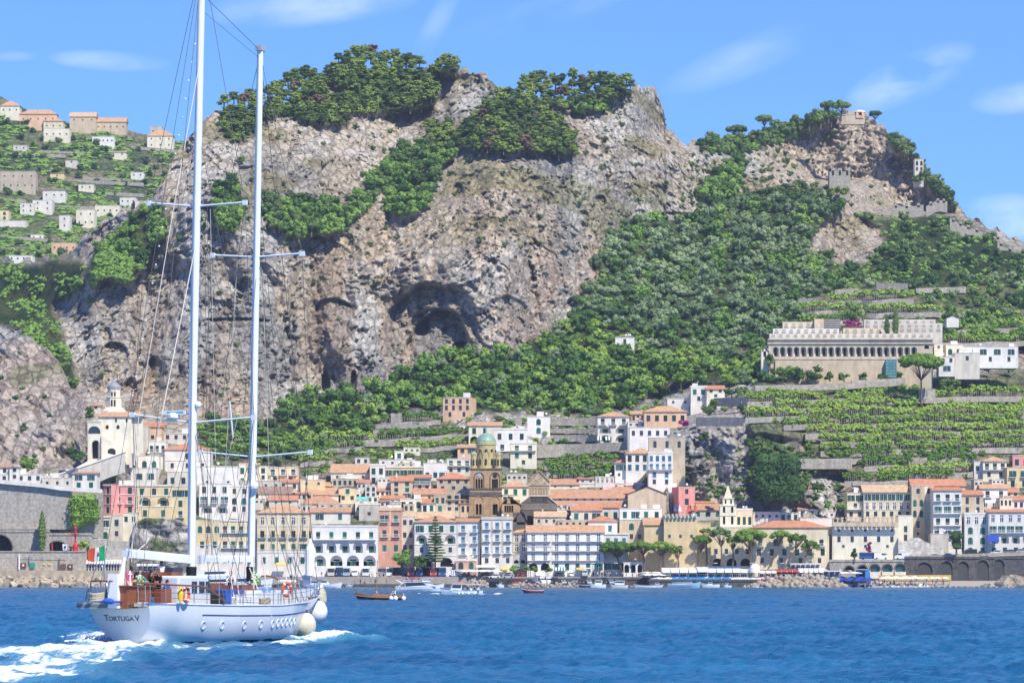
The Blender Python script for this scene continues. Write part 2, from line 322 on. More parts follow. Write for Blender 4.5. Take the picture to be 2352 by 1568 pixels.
def grid_mesh(name,V,C,label_kind='structure'):
 nr,nc=V.shape[:2];me=bpy.data.meshes.new(name)
 idx=np.arange(nr*nc).reshape(nr,nc)
 f=np.stack([idx[:-1,:-1],idx[:-1,1:],idx[1:,1:],idx[1:,:-1]],-1).reshape(-1,4)
 me.vertices.add(nr*nc);me.vertices.foreach_set('co',V.reshape(-1))
 me.loops.add(f.size);me.loops.foreach_set('vertex_index',f.reshape(-1).astype(np.int32))
 me.polygons.add(len(f));me.polygons.foreach_set('loop_start',np.arange(0,f.size,4,dtype=np.int32));me.polygons.foreach_set('loop_total',np.full(len(f),4,np.int32))
 me.update(calc_edges=True)
 if C is not None:
  a=me.attributes.new('col','FLOAT_COLOR','POINT');a.data.foreach_set('color',np.concatenate([C,np.ones(C.shape[:-1]+(1,))],-1).reshape(-1).astype(np.float32))
 o=bpy.data.objects.new(name,me);COL.objects.link(o);return o
def rock_colours(X,Z,Y,px,py):
 n1=smooth(-.25,.35,fbm(X/55,Z/55,Y*0+1,4));n2=smooth(-.1,.3,fbm(X/16,Z/26,Y*0+4,4));n3=smooth(.05,.4,fbm(X/9,Z/60,Y*0+7,3));n4=smooth(-.3,.3,fbm(X/4,Z/3,Y*0+6,3))
 c=lerp3((.30,.288,.268),(.49,.465,.42),n2);c=lerp3(c,(.53,.43,.31),n1*.6*np.ones_like(n2))
 v5=smooth(.0,.3,fbm(X/12,Z/75,Y*0+17,4));c=lerp3(c,(.55,.43,.30),v5*.5*smooth(420,560,py));c=lerp3(c,(.52,.51,.50),smooth(.05,.3,fbm(X/38,Z/60,Y*0+23,3))*.5)
 w=smooth(1,.2,np.hypot((px-1120)/360,(py-640)/260));c=lerp3(c,(.62,.47,.33),w*.6*n4)
 c=lerp3(c,(.33,.24,.175),n3*.55*smooth(480,640,py))
 c=lerp3(c,(.60,.58,.54),smooth(.35,.7,n4*n2)*.45)
 g=smooth(.08,.3,fbm(X/22,Z/12,Y*0+11,4))*smooth(760,420,py);c=lerp3(c,(.27,.24,.10),g*.6)
 c=lerp3(c,(.60,.50,.40),.75*smooth(1740,1800,px)*smooth(500,460,py)*(.5+.5*n4))
 return c
def build_mountain():
 nc=1150;nr=500
 px=np.linspace(-200,2555,nc);sk=skyline(px)+5*fbm(px/25,px*0,px*0,4)+4*np.abs(fbm(px/9,px*0,px*0,3))
 s=np.linspace(0,1,nr)[:,None]
 PXg=np.repeat(px[None],nr,0);PYg=1332+(sk[None]-1332)*s
 d,rock,veg,ter,town,X,Z=relief(PXg,PYg)
 Y=Gbase(PXg,PYg)+d
 V=np.stack([PX(PXg,Y),Y,PZ(PYg,Y)],-1)
 C=rock_colours(X,Z,Y,PXg,PYg)
 gn=smooth(-.3,.3,fbm(X/12,Z/12,Y*0+3,3))
 C=lerp3(C,lerp3((.035,.06,.018),(.08,.10,.035),gn),np.clip(veg*1.0,0,1))
 C=lerp3(C,lerp3((.07,.11,.03),(.20,.20,.11),gn),ter*.9)
 C=lerp3(C,lerp3((.09,.13,.045),(.26,.24,.18),gn),np.clip(town*(1-veg)*(1-ter),0,1)*.8)
 last=V[-1];extra=[]
 for k,(dy,dz)in enumerate(((12,2),(40,-6),(120,-50),(300,-200),(500,-420))):
  e=last.copy();e[:,1]+=dy;e[:,2]+=dz+2*np.sin(px/7+k);extra.append(e)
 V=np.concatenate([V,np.array(extra)],0);C=np.concatenate([C,np.repeat(C[-1:],5,0)],0)
 o=grid_mesh('mountain',V,C);o.data.materials.append(M_rock);o['kind']='structure';o['label']='grey and tan limestone mountain with a wide cave above the town'
 return o
build_mountain()
FSK=[(-250,150),(-60,195),(0,222),(40,240),(75,262),(130,272),(160,285),(240,290),(300,300),(345,312),(400,322),(440,330),(520,380),(700,500),(900,640)]
FC=[(215,2850),(300,2780),(400,2650),(500,2500),(600,2350),(700,2250),(800,2200)]
def far_Y(px,py):return np.interp(py,[a for a,_ in FC],[b for _,b in FC])+.12*(np.asarray(px)-200)
def far_disp(px,py):
 Yb=far_Y(px,py);X=PX(px,Yb);Z=PZ(py,Yb)
 st=(Z+6*fbm(X/60,Z/60,X*0,2))/9.5;fr=st-np.floor(st)
 return Yb-10*(fr-.5)*.9+10*fbm(X/80,Z/50,X*0+2,3)+3*fbm(X/12,Z/10,X*0+4,3),X,Z,fr
def FP(px,py):y=float(far_disp(np.array([float(px)]),np.array([float(py)]))[0][0]);return P(px,py,y)
def build_far():
 nc=320;nr=240;px=np.linspace(-250,900,nc);sk=np.interp(px,[a for a,_ in FSK],[b for _,b in FSK])+2*fbm(px/12,px*0,px*0,3)
 s=np.linspace(0,1,nr)[:,None];PXg=np.repeat(px[None],nr,0);PYg=820+(sk[None]-820)*s
 Y,X,Z,fr=far_disp(PXg,PYg);V=np.stack([PX(PXg,Y),Y,PZ(PYg,Y)],-1)
 g=smooth(-.2,.3,fbm(X/30,Z/9,X*0+1,4));C=lerp3((.08,.115,.05),(.15,.18,.08),g)
 h=smooth(.0,.35,fbm(X/45,Z/14,X*0+8,4));C=lerp3(C,(.33,.29,.23),h*smooth(.55,.9,fr)*.9)
 C=lerp3(C,(.30,.24,.16),smooth(.2,.45,fbm(X/25,Z/16,X*0+3,3))*.6)
 last=V[-1];ex=[]
 for dy,dz in((20,1),(80,-20),(300,-180)):e=last.copy();e[:,1]+=dy;e[:,2]+=dz;ex.append(e)
 V=np.concatenate([V,np.array(ex)]);C=np.concatenate([C,np.repeat(C[-1:],3,0)])
 o=grid_mesh('hill',V,C);o.data.materials.append(M_rock);o['kind']='structure';o['label']='far green terraced hill at the left'
build_far()
CSK=[(-220,700),(-60,735),(0,765),(20,778),(60,768),(85,790),(110,805),(130,830),(150,870),(160,900),(185,905),(196,930),(202,985),(200,1020),(215,1050),(235,1090),(250,1130),(262,1200),(270,1290)]
def crag_Y(px,py):
 px=np.asarray(px,float);py=np.asarray(py,float)
 Yb=np.interp(py,[740,1060,1100,1300],[1500,1450,1438,1436])+np.interp(px,[-200,0,150,205,280],[0,0,6,30,60])
 X=PX(px,Yb);Z=PZ(py,Yb);a=smooth(1130,1040,py)*.9+.1
 t=(X*.75+Z*.9);u=(X*.9-Z*.6)
 d=9*ridged(u/50,t/26,X*0,3)+3.2*ridged(u/16,t/7,X*0+2,4,.6)+1.6*fbm(X/4,Z/3,X*0+5,4,.6)
 return Yb+d*a,X,Z
def build_crag():
 nc=210;nr=240;px=np.linspace(-220,268,nc);sk=np.interp(px,[a for a,_ in CSK],[b for _,b in CSK])+4*fbm(px/8,px*0,px*0,3)
 s=np.linspace(0,1,nr)[:,None];PXg=np.repeat(px[None],nr,0);PYg=1330+(sk[None]-1330)*s
 Y,X,Z=crag_Y(PXg,PYg);V=np.stack([PX(PXg,Y),Y,PZ(PYg,Y)],-1)
 n1=smooth(-.25,.3,fbm(X/25,Z/25,X*0,4));n2=smooth(-.25,.3,fbm(X/5,Z/4,X*0+3,4))
 C=lerp3((.36,.34,.33),(.52,.48,.44),n2);C=lerp3(C,(.50,.38,.29),n1*.6);C=lerp3(C,(.16,.18,.07),smooth(.15,.35,fbm(X/14,Z/10,X*0+9,3))*.6)
 last=V[-1];ex=[]
 for dy,dz in((8,0),(30,-8),(90,-50)):e=last.copy();e[:,1]+=dy;e[:,2]+=dz;ex.append(e)
 V=np.concatenate([V,np.array(ex)]);C=np.concatenate([C,np.repeat(C[-1:],3,0)])
 o=grid_mesh('cliff',V,C);o.data.materials.append(M_rock);o['kind']='structure';o['label']='pale grey crag rising behind the road at the left'
build_crag()
def foliage(name,c1,c2,sc_=.5):
 m,nt,b=new_mat('foliage '+name);L=nt.links.new
 geo=N(nt,'ShaderNodeNewGeometry');n=N(nt,'ShaderNodeTexNoise');n.inputs['Scale'].default_value=sc_;n.inputs['Detail'].default_value=4;L(geo.outputs['Position'],n.inputs['Vector'])
 oi=N(nt,'ShaderNodeObjectInfo');a=N(nt,'ShaderNodeMath',operation='MULTIPLY_ADD');L(oi.outputs['Random'],a.inputs[0]);a.inputs[1].default_value=.7;a.inputs[2].default_value=-.35
 ad=N(nt,'ShaderNodeMath',operation='ADD');L(n.outputs['Fac'],ad.inputs[0]);L(a.outputs[0],ad.inputs[1])
 cr=N(nt,'ShaderNodeValToRGB');e=cr.color_ramp.elements;e[0].position=.28;e[1].position=.75;e[0].color=(*c1,1);e[1].color=(*c2,1)
 L(ad.outputs[0],cr.inputs[0]);L(cr.outputs[0],b.inputs['Base Color']);b.inputs['Roughness'].default_value=.75;b.inputs['Specular IOR Level'].default_value=.2
 b.inputs['Subsurface Weight'].default_value=0
 return m
FO={'pine':foliage('pine',(.055,.10,.022),(.22,.30,.06)),'olive':foliage('olive',(.10,.165,.065),(.27,.35,.17)),'broad':foliage('broadleaf',(.06,.135,.025),(.20,.33,.065)),
'lime':foliage('citrus',(.09,.19,.022),(.28,.40,.07)),'dark':foliage('holm oak',(.04,.095,.024),(.145,.225,.06)),'scrub':foliage('scrub',(.07,.105,.03),(.20,.24,.085)),'dead':foliage('brown needles',(.12,.075,.045),(.22,.14,.09)),
'umb':foliage('umbrella pine',(.06,.13,.015),(.17,.28,.045)),'mag':foliage('bougainvillea',(.28,.02,.13),(.55,.05,.30))}
M_trunk=mat('bark',(.17,.13,.10),.95,.25,2,bump=.03)
def leaves(mb,clumps,nper,size,rng,mi=0,up=.15,core=True,cs=.72):
 for(cx,cy,cz,r,rz)in clumps:
  if core:mb.sphere((cx,cy,cz),r*cs,7,4,mi,sz=rz/r)
  for k in range(nper):
   v=rng.normal(size=3);v/=np.linalg.norm(v)
   if v[2]<-.5:v[2]*=-.6
   rad=rng.uniform(.72,1.06);p=np.array([cx+v[0]*r*rad,cy+v[1]*r*rad,cz+v[2]*rz*rad])
   nrm=v+rng.normal(size=3)*.45;nrm[2]+=up;nrm/=np.linalg.norm(nrm)
   t=np.cross(nrm,rng.normal(size=3));t/=np.linalg.norm(t)+1e-9;b=np.cross(nrm,t);s=size*rng.uniform(.6,1.25)
   mb.add([p-t*s-b*s*.6,p+t*s-b*s*.5,p+t*s*.6+b*s*.7,p-t*s*.5+b*s*.8],[(0,1,2,3)],mi)
def crown_round(seed,nc=9,w=1.0,h=.8,size=.10,nper=36,core=True):
 """unit crown: radius ~1, base at z=0"""
 rng=np.random.RandomState(seed);cl=[]
 for i in range(nc):
  a=rng.uniform(0,6.28);rr=rng.uniform(.15,.72)*w;z=rng.uniform(.35,1.25)*h;k=rng.uniform(.3,.5)
  cl.append((rr*math.cos(a),rr*math.sin(a),z+.15,k,k*.85))
 cl.append((0,0,.7*h,.6*w,.55*h))
 mb=MB();leaves(mb,cl,nper,size,rng,core=core);return mb
def crown_pine(seed,size=.10):
 rng=np.random.RandomState(seed);cl=[]
 for i in range(13):
  t=rng.uniform(0,1);a=rng.uniform(0,6.28);rad=rng.uniform(.2,.85)*(1-.55*t)
  cl.append((rad*math.cos(a),rad*math.sin(a),.45+1.15*t,rng.uniform(.34,.5),rng.uniform(.22,.3)))
 cl+=[(0,0,.9,.68,.55),(.1,.05,1.45,.46,.36)]
 mb=MB();leaves(mb,cl,26,size,rng,up=.5);return mb
def trunk_mb(h,r,mi=1,bend=.1,seed=0,br=3):
 rng=np.random.RandomState(seed);mb=MB();top=(bend,0,h);mb.tube([(0,0,-.4),(bend*.3,0,h*.5),top],[r*1.3,r,r*.6],6,mi)
 for i in range(br):
  a=i*6.28/br+rng.uniform(0,1);mb.tube([(bend*.6,0,h*.7),(.45*math.cos(a),.45*math.sin(a),h*1.5)],[r*.6,r*.25],5,mi)
 return mb
def joined(cm,tm,name,fo):
 mb=MB();mb.add(cm.v,cm.f,0);mb.add(tm.v,tm.f,1);return mb.mesh(name,[FO[fo],M_trunk])
PROTO={}
for i in range(4):
 PROTO['broad',i]=(crown_round(10+i).mesh('broadleaf crown',[FO['broad']]),trunk_mb(.45,.07,0,seed=i).mesh('tree trunk',[M_trunk]))
 PROTO['lime',i]=(crown_round(30+i,8,1,.7).mesh('light crown',[FO['lime']]),trunk_mb(.4,.06,0,seed=i).mesh('tree trunk',[M_trunk]))
 PROTO['olive',i]=(crown_round(50+i,8,1,.75,.085,44).mesh('olive crown',[FO['olive']]),trunk_mb(.4,.08,0,seed=i).mesh('tree trunk',[M_trunk]))
 PROTO['dark',i]=(crown_round(70+i,8,1,.8).mesh('dark crown',[FO['dark']]),trunk_mb(.4,.07,0,seed=i).mesh('tree trunk',[M_trunk]))
 PROTO['pine',i]=(crown_pine(90+i).mesh('pine crown',[FO['pine']]),trunk_mb(1.2,.07,0,.05,seed=i,br=0).mesh('tree trunk',[M_trunk]))
 PROTO['scrub',i]=(crown_round(110+i,6,1,.6,.13,24).mesh('shrub foliage',[FO['scrub']]),None)
 PROTO['sdark',i]=(crown_round(130+i,6,1,.65,.12,26).mesh('dark shrub foliage',[FO['dark']]),None)
PROTO['dead',0]=(crown_pine(99).mesh('brown pine crown',[FO['dead']]),trunk_mb(1.2,.07,0,.05,br=0).mesh('tree trunk',[M_trunk]))
KIND={'broad':('broadleaf_tree','tree'),'lime':('citrus_tree','tree'),'olive':('olive_tree','tree'),'dark':('dark_tree','tree'),'pine':('pine_tree','tree'),'dead':('pine_tree','tree'),'scrub':('shrub','shrub'),'sdark':('shrub','shrub')}
def tree(kind,p,r,label,group=None,var=None,sz=1.0,parts=True):
 n=4 if(kind,1)in PROTO else 1
 v=var if var is not None else random.randrange(n);cm,tm=PROTO[kind,v%n];rz=random.uniform(0,6.28)
 nm,cat=KIND[kind]
 if 'holm oak' in label:nm='holm_oak'
 if 'gully' in label:nm='bushy_tree'
 if 'ridge of' in label and kind=='dark':nm='ridge_tree'
 if tm is None:
  o=inst(cm,nm,None,p,rz,(r,r,r*sz));return tag(o,label,cat,group)
 t=thing(nm,label,cat,p,rz,group);t.scale=(r,r,r*sz)
 inst(cm,'crown',t);inst(tm,'trunk',t);return t
def scatter(polys,spacing,rng,tries=4000,aspect=.7,surf=TP):
 out=[]
 for poly in polys:
  xs=[a for a,_ in poly];ys=[b for _,b in poly];area=(max(xs)-min(xs))*(max(ys)-min(ys))
  n=int(min(tries,area/(spacing*spacing*aspect)*14));X=rng.uniform(min(xs),max(xs),n);Y=rng.uniform(min(ys),max(ys),n)
  ok=inpoly(X,Y,poly);cell={}
  for x,y in zip(X[ok],Y[ok]):
   if x<-40 or x>2400:continue
   good=True;gx_,gy_=int(x//spacing),int(y//(spacing*aspect))
   for a in(-1,0,1):
    for b in(-1,0,1):
     for q in cell.get((gx_+a,gy_+b),()):
      if math.hypot(q[0]-x,(q[1]-y)/aspect)<spacing:good=False
   if good:cell.setdefault((gx_,gy_),[]).append((x,y));out.append((x,y))
 return out
def many(pts,kind,rpx,label,group,sz=1.0,jit=.25,rng=None,sink=.25,surf=None,mix=None,mlabels=None):
 if not pts:return
 xs=np.array([p[0]for p in pts]);ys=np.array([p[1]for p in pts]);Ys=(surf or TY)(xs,ys)
 for x,y,Y in zip(xs,ys,Ys):
  r=rpx/F*Y*random.uniform(1-jit,1+jit);k=kind;lb=label;gp=group
  if mix and random.random()<mix[1]:k=mix[0];lb=mix[2];gp=mix[3]
  tree(k,P(x,y,float(Y)-r*.3)-Vector((0,0,sink*r)),r,lb,gp,sz=sz*random.uniform(.85,1.2))
rng=np.random.RandomState(5)
gP='dark green pines covering the tops of the limestone mountain'
pts=scatter(VEG['pine'],17,rng);print('pines',len(pts))
many(pts,'pine',18,'umbrella topped green pine among the pine wood on the mountain crest',gP,sz=.78,mix=('dead',.04,'brown withered pine standing among the green pines of the crest','withered pines in the crest wood'))
sk_pts=[(x,skyline(x)+9)for x in list(range(700,748,13))+list(range(755,968,12))+list(range(990,1048,12))+list(range(1192,1456,11))+list(range(520,700,15))]
many(sk_pts,'pine',15,'pine on the very skyline of the limestone mountain',"pines outlined against the sky along the mountain's top",sz=.8)
pts=scatter(VEG['olive'],20,rng);print('olive',len(pts))
many(pts[:300],'olive',22,'grey green olive tree in the grove on the steep slope right of the cave cliff','olive trees on the slope right of the cave',jit=.38,mix=('broad',.22,'leafy green tree mixed into the olive grove right of the cave cliff','green trees mixed into the olive grove'))
many(pts[300:380],'dark',19,'dark holm oak growing between the olive trees of the right hand slope','holm oaks mixed into the olive slope')
pts=scatter(VEG['forest'],19,rng);print('forest',len(pts));random.shuffle(pts)
many(pts[:210],'broad',23,'leafy green tree in the wood between the cliff foot and the town','leafy trees below the cliff',jit=.4)
many(pts[210:330],'lime',20,'light green tree in the wood between the cliff foot and the town','light green trees below the cliff')
many(pts[330:430],'olive',21,'grey green tree in the wood between the cliff foot and the town','grey green trees below the cliff')
many(pts[430:500],'dark',20,'dark green tree in the wood between the cliff foot and the town','dark trees below the cliff')
pts=scatter(VEG['bush'],20,rng);print('bush',len(pts))
many(pts[:140],'broad',19,'green bushy tree in a gully of the limestone cliff','bushy trees in the gullies of the cliff',mix=('dark',.45,'dark green tree in a gully of the limestone cliff','dark trees in the gullies of the cliff'))
pts=scatter(VEG['scrub'],15,rng);print('scrub',len(pts))
many(pts,'dark',15,'dark tree on the wooded ridge of the right hand peak','dark trees on the ridge of the right hand peak',mix=('scrub',.25,'pale shrub on the wooded ridge of the right hand peak','pale shrubs on the ridge of the right hand peak'))
rp=[(x+rng.uniform(-4,4),skyline(x)+dy+rng.uniform(-3,3))for dy in(7,19,31)for x in range(1610 if dy<15 else 1640,1915 if dy<15 else 1870,13)]
many(rp,'dark',19,'tree in the dense cap of dark trees on the ridge of the right hand peak','dense cap trees of the right hand peak',mix=('broad',.3,'mid green tree in the dense cap of trees on the right hand peak','green cap trees of the right hand peak'))
many([(2050+i*6,skyline(2050+i*6)+14+8*(i%2))for i in range(24)],'dark',17,'dark tree hugging the steep right edge of the right hand peak','edge trees of the right hand peak')
many(scatter([[(1590,350),(1800,342),(1840,410),(1780,440),(1560,480)]],17,rng),'sdark',9,'dark bush on the rocky saddle between the main mountain and the right hand peak','bushes on the saddle',jit=.4)
cl=[[(470,270),(640,260),(760,300),(1010,250),(1140,200),(1500,210),(1560,330),(1900,280),(2100,370),(2050,470),(1500,500),(1340,690),(1200,780),(900,880),(700,900),(420,930),(200,900),(150,760),(230,600),(400,450)]]
pts=[p for p in scatter(cl,27,rng)if samp('all',np.array([p[0]]),np.array([p[1]]))[0]<.2 and not(870<p[0]<1330 and p[1]>600)and rng.rand()<(.9 if p[1]<640 else .38)]
print('shrubs',len(pts));random.shuffle(pts);pts=pts[:170]
many(pts,'sdark',8,'dark green shrub rooted in a crack of the bare limestone cliff','dark shrubs dotted over the bare cliff',jit=.5,mix=('scrub',.4,'pale green shrub rooted in a crack of the bare limestone cliff','pale shrubs dotted over the bare cliff'))
def tufts(name,polys,n,rpx,fo,label,surf=TY,size=.5,vegmax=None,seed=1,stretch=1.0):
 rng=np.random.RandomState(seed);mb=MB();X=[];Y=[]
 for poly in polys:
  xs=[a for a,_ in poly];ys=[b for _,b in poly];x=rng.uniform(min(xs),max(xs),n*3);y=rng.uniform(min(ys),max(ys),n*3);ok=inpoly(x,y,poly)
  X+=list(x[ok][:n]);Y+=list(y[ok][:n])
 X=np.array(X);Y=np.array(Y)
 if vegmax is not None:k=samp('all',X,Y)<vegmax;X=X[k];Y=Y[k]
 k=fbm(X/40,Y/25,X*0+seed,3)>-.12;X=X[k];Y=Y[k];D=surf(X,Y);D=D if isinstance(D,np.ndarray)else D[0]
 for x,y,d in zip(X,Y,D):
  r=rpx/F*d*rng.uniform(.5,1.4);p=P(x,y,float(d)-r*.4)
  leaves(mb,[(p.x,p.y,p.z,r*stretch,r*.7)],7,r*.42,rng,cs=.8)
 o=mb.build(name,[FO[fo]]);o['kind']='stuff';o['label']=label;return o
tufts('cliff_herbs',cl,2600,3.0,'scrub','small herbs and grass tufts sprouting over the bare limestone',vegmax=.3,seed=4)
tufts('undergrowth',VEG['forest']+VEG['olive']+VEG['bush'],900,8,'broad','green undergrowth between the trees of the slopes',seed=2)
tufts('hill_shrubs',[[(-60,240),(200,300),(420,330),(470,460),(330,560),(60,640),(-60,640)]],3000,6,'broad','bushes and small trees covering the far terraced hill',surf=lambda a,b:far_disp(a,b)[0],seed=3,stretch=1.5)
tufts('crag_shrubs',[[(-60,760),(100,800),(190,930),(200,1060),(-60,1060)]],60,6,'broad','sparse bushes on the pale grey crag',surf=lambda a,b:crag_Y(a,b)[0],seed=8)
tufts('town_greenery',[[(440,1040),(860,1000),(1060,940),(1560,900),(1560,1100),(1250,1110),(700,1110),(450,1090)]],420,8,'lime','shrubs and gardens between the houses of the upper town',seed=9)
tufts('rock_greenery',[[(1560,960),(1720,1000),(1960,1070),(1960,1160),(1560,1150)]],260,6,'broad','bushes hanging on the grey rock face beside the town',seed=12)
def win_mesh(kind):
 """unit window: x -.5...5, z 0..1, y 0 = wall face, the glass lies behind it"""
 mb=MB();
 if kind=='g' or kind=='k':
  mb.box(-.5,-.06,.10,.14,0,1,1);mb.box(.06,.5,.10,.14,0,1,1);mb.box(-.06,.06,.16,.18,0,1,0)
 elif kind=='o':
  mb.box(-.5,.5,.18,.2,0,1,0);mb.box(-.03,.03,.14,.17,0,1,2);mb.box(-1.0,-.52,-.07,-.03,0,1,1);mb.box(.52,1.0,-.07,-.03,0,1,1)
 elif kind=='w':
  mb.box(-.5,.5,.18,.2,0,1,0);mb.box(-.5,-.38,.12,.17,0,1,2);mb.box(.38,.5,.12,.17,0,1,2);mb.box(-.05,.05,.12,.17,0,1,2);mb.box(-.38,.38,.12,.16,.68,.76,2)
 else:
  mb.box(-.5,.5,.18,.2,0,1,0);mb.box(-.04,.04,.14,.17,0,1,3)
 mb.box(-.6,.6,-.08,.02,-.08,-.0,2)
 sh={'g':M_green,'k':M_dgreen,'o':M_green,'b':M_blue}.get(kind,M_green)
 return mb.mesh('window',[M_glass,sh,M_wht,M_brownw])
WM={k:win_mesh(k)for k in 'gkowd'};
def _bl():
 mb=MB();mb.box(-.5,-.06,.10,.14,0,1,1);mb.box(.06,.5,.10,.14,0,1,1);mb.box(-.06,.06,.16,.18,0,1,0);mb.box(-.6,.6,-.08,.02,-.08,0,2);return mb.mesh('window',[M_glass,M_blue,M_wht])
WM['b']=_bl()
def _lg():
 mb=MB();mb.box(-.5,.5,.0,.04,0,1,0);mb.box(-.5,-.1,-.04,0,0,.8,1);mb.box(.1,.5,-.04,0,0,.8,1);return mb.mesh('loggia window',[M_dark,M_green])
WM['L']=_lg()
_BAL={}
def balcony_mesh(w,dark=False,d=.9):
 k=(round(w,1),dark)
 if k in _BAL:return _BAL[k]
 mb=MB();mb.box(-w/2,w/2,-d,0,-.16,0,0);mb.box(-w/2,w/2,-d,-d+.06,.92,1.0,1);n=max(3,int(w/.28))
 for i in range(n+1):
  x=-w/2+.03+(w-.06)*i/n;mb.box(x-.025,x+.025,-d+.01,-d+.05,0,.92,1)
 for s in(-1,1):mb.box(s*(w/2)-.03,s*(w/2)+.03,-d,0,.92,1.0,1)
 _BAL[k]=mb.mesh('balcony',[ST['white'],M_iron if dark else M_wht]);return _BAL[k]
def facade(mb,x0,x1,z0,z1,ops,y=0,mi=0,mr=0,zsplit=None):
 """front wall as a grid with real openings; ops: (xa,xb,za,zb,arch,depth,backmat)"""
 zs=sorted({z0,z1,*[o[2]for o in ops],*[o[3]for o in ops],*([zsplit]if zsplit else[])});mi0=mi
 for a,b in zip(zs[:-1],zs[1:]):
  if b-a<1e-5:continue
  mi=mr if(zsplit and b<=zsplit+1e-6)else mi0
  row=sorted([o for o in ops if o[2]<=a+1e-6 and o[3]>=b-1e-6],key=lambda o:o[0]);x=x0
  for o in row:
   if o[0]>x:mb.quad((x,y,a),(o[0],y,a),(o[0],y,b),(x,y,b),mi)
   x=o[1]
  if x<x1:mb.quad((x,y,a),(x1,y,a),(x1,y,b),(x,y,b),mi)
 for xa,xb,za,zb,arch,d,bm in ops:
  w=xb-xa;r=w/2;mi=mr if(zsplit and zb<=zsplit+.5)else mi0
  if arch and zb-za>r*.6:
   rh=min(r,(zb-za)*.8);zc=zb-rh;n=8;arc=[(xa+r-r*math.cos(math.pi*i/n),zc+rh*math.sin(math.pi*i/n))for i in range(n+1)]
   for(p,q),(p2,q2)in zip(arc[:-1],arc[1:]):
    mb.quad((p,y,q),(p2,y,q2),(p2,y,zb),(p,y,zb),mi);mb.quad((p,y,q),(p,y+d,q),(p2,y+d,q2),(p2,y,q2),mr)
   mb.quad((xa,y,za),(xa,y+d,za),(xa,y+d,zc),(xa,y,zc),mr);mb.quad((xb,y,za),(xb,y,zc),(xb,y+d,zc),(xb,y+d,za),mr)
  else:
   mb.quad((xa,y,za),(xa,y+d,za),(xa,y+d,zb),(xa,y,zb),mr);mb.quad((xb,y,za),(xb,y,zb),(xb,y+d,zb),(xb,y+d,za),mr);mb.quad((xa,y,zb),(xa,y+d,zb),(xb,y+d,zb),(xb,y,zb),mr)
  mb.quad((xa,y,za),(xb,y,za),(xb,y+d,za),(xa,y+d,za),mr)
  mb.quad((xa,y+d,za),(xb,y+d,za),(xb,y+d,zb),(xa,y+d,zb),bm)
def roof_mb(kind,W,D,h,oh=.45,t=.18):
 mb=MB();x0,x1,y0,y1=-oh,W+oh,-oh,D+oh
 if kind=='h':
  i=min((x1-x0)/2*.98,(y1-y0)/2*1.0);a=[(x0,y0,0),(x1,y0,0),(x1,y1,0),(x0,y1,0)]
  if(x1-x0)>=(y1-y0):r=[(x0+i,(y0+y1)/2,h),(x1-i,(y0+y1)/2,h)];fs=[(0,1,5,4),(1,2,5),(2,3,4,5),(3,0,4)]
  else:r=[((x0+x1)/2,y0+i,h),((x0+x1)/2,y1-i,h)];fs=[(0,1,4),(1,2,5,4),(2,3,5),(3,0,4,5)]
  mb.add(a+r,fs)
 elif kind=='g':
  ym=(y0+y1)/2;mb.add([(x0,y0,0),(x1,y0,0),(x1,ym,h),(x0,ym,h),(x0,y1,0),(x1,y1,0)],[(0,1,2,3),(3,2,5,4)])
  mb.add([(x0+oh,0,.0),(x0+oh,D,0),(x0+oh,ym,h-.1),(x1-oh,0,0),(x1-oh,D,0),(x1-oh,ym,h-.1)],[(0,2,1),(3,4,5)],1)
 elif kind=='f':
  xm=(x0+x1)/2;mb.add([(x0,y0,0),(xm,y0,h),(xm,y1,h),(x0,y1,0),(x1,y0,0),(x1,y1,0)],[(0,1,2,3),(1,4,5,2)])
  mb.add([(0,.0,0),(W,0,0),(xm,.0,h*.93)],[(0,1,2)],1);mb.add([(0,D,0),(xm,D,h*.93),(W,D,0)],[(0,1,2)],1)
 elif kind=='s':
  mb.add([(x0,y0,0),(x1,y0,0),(x1,y1,h),(x0,y1,h)],[(0,1,2,3)]);mb.add([(0,D,0),(W,D,0),(W,D,h-.1),(0,D,h-.1)],[(0,1,2,3)],1)
  mb.add([(0,0,0),(0,D,0),(0,D,h-.1)],[(0,1,2)],1);mb.add([(W,0,0),(W,D,h-.1),(W,D,0)],[(0,1,2)],1)
 n=[(x0,y0,-t),(x1,y0,-t),(x1,y1,-t),(x0,y1,-t)]
 if kind in 'hgs':mb.quad((x0,y0,-t),(x1,y0,-t),(x1,y0,0),(x0,y0,0),0);mb.quad(n[0],n[3],n[2],n[1],1)
 return mb
KN={'g':(1.5,2.4),'k':(1.5,2.4),'o':(1.35,2.3),'w':(1.5,2.5),'d':(1.25,1.9),'b':(1.4,2.3),'a':(1.8,2.6),'s':(.95,1.1),'t':(1.3,2.9),'v':(1.2,2.6)}
BLD={}
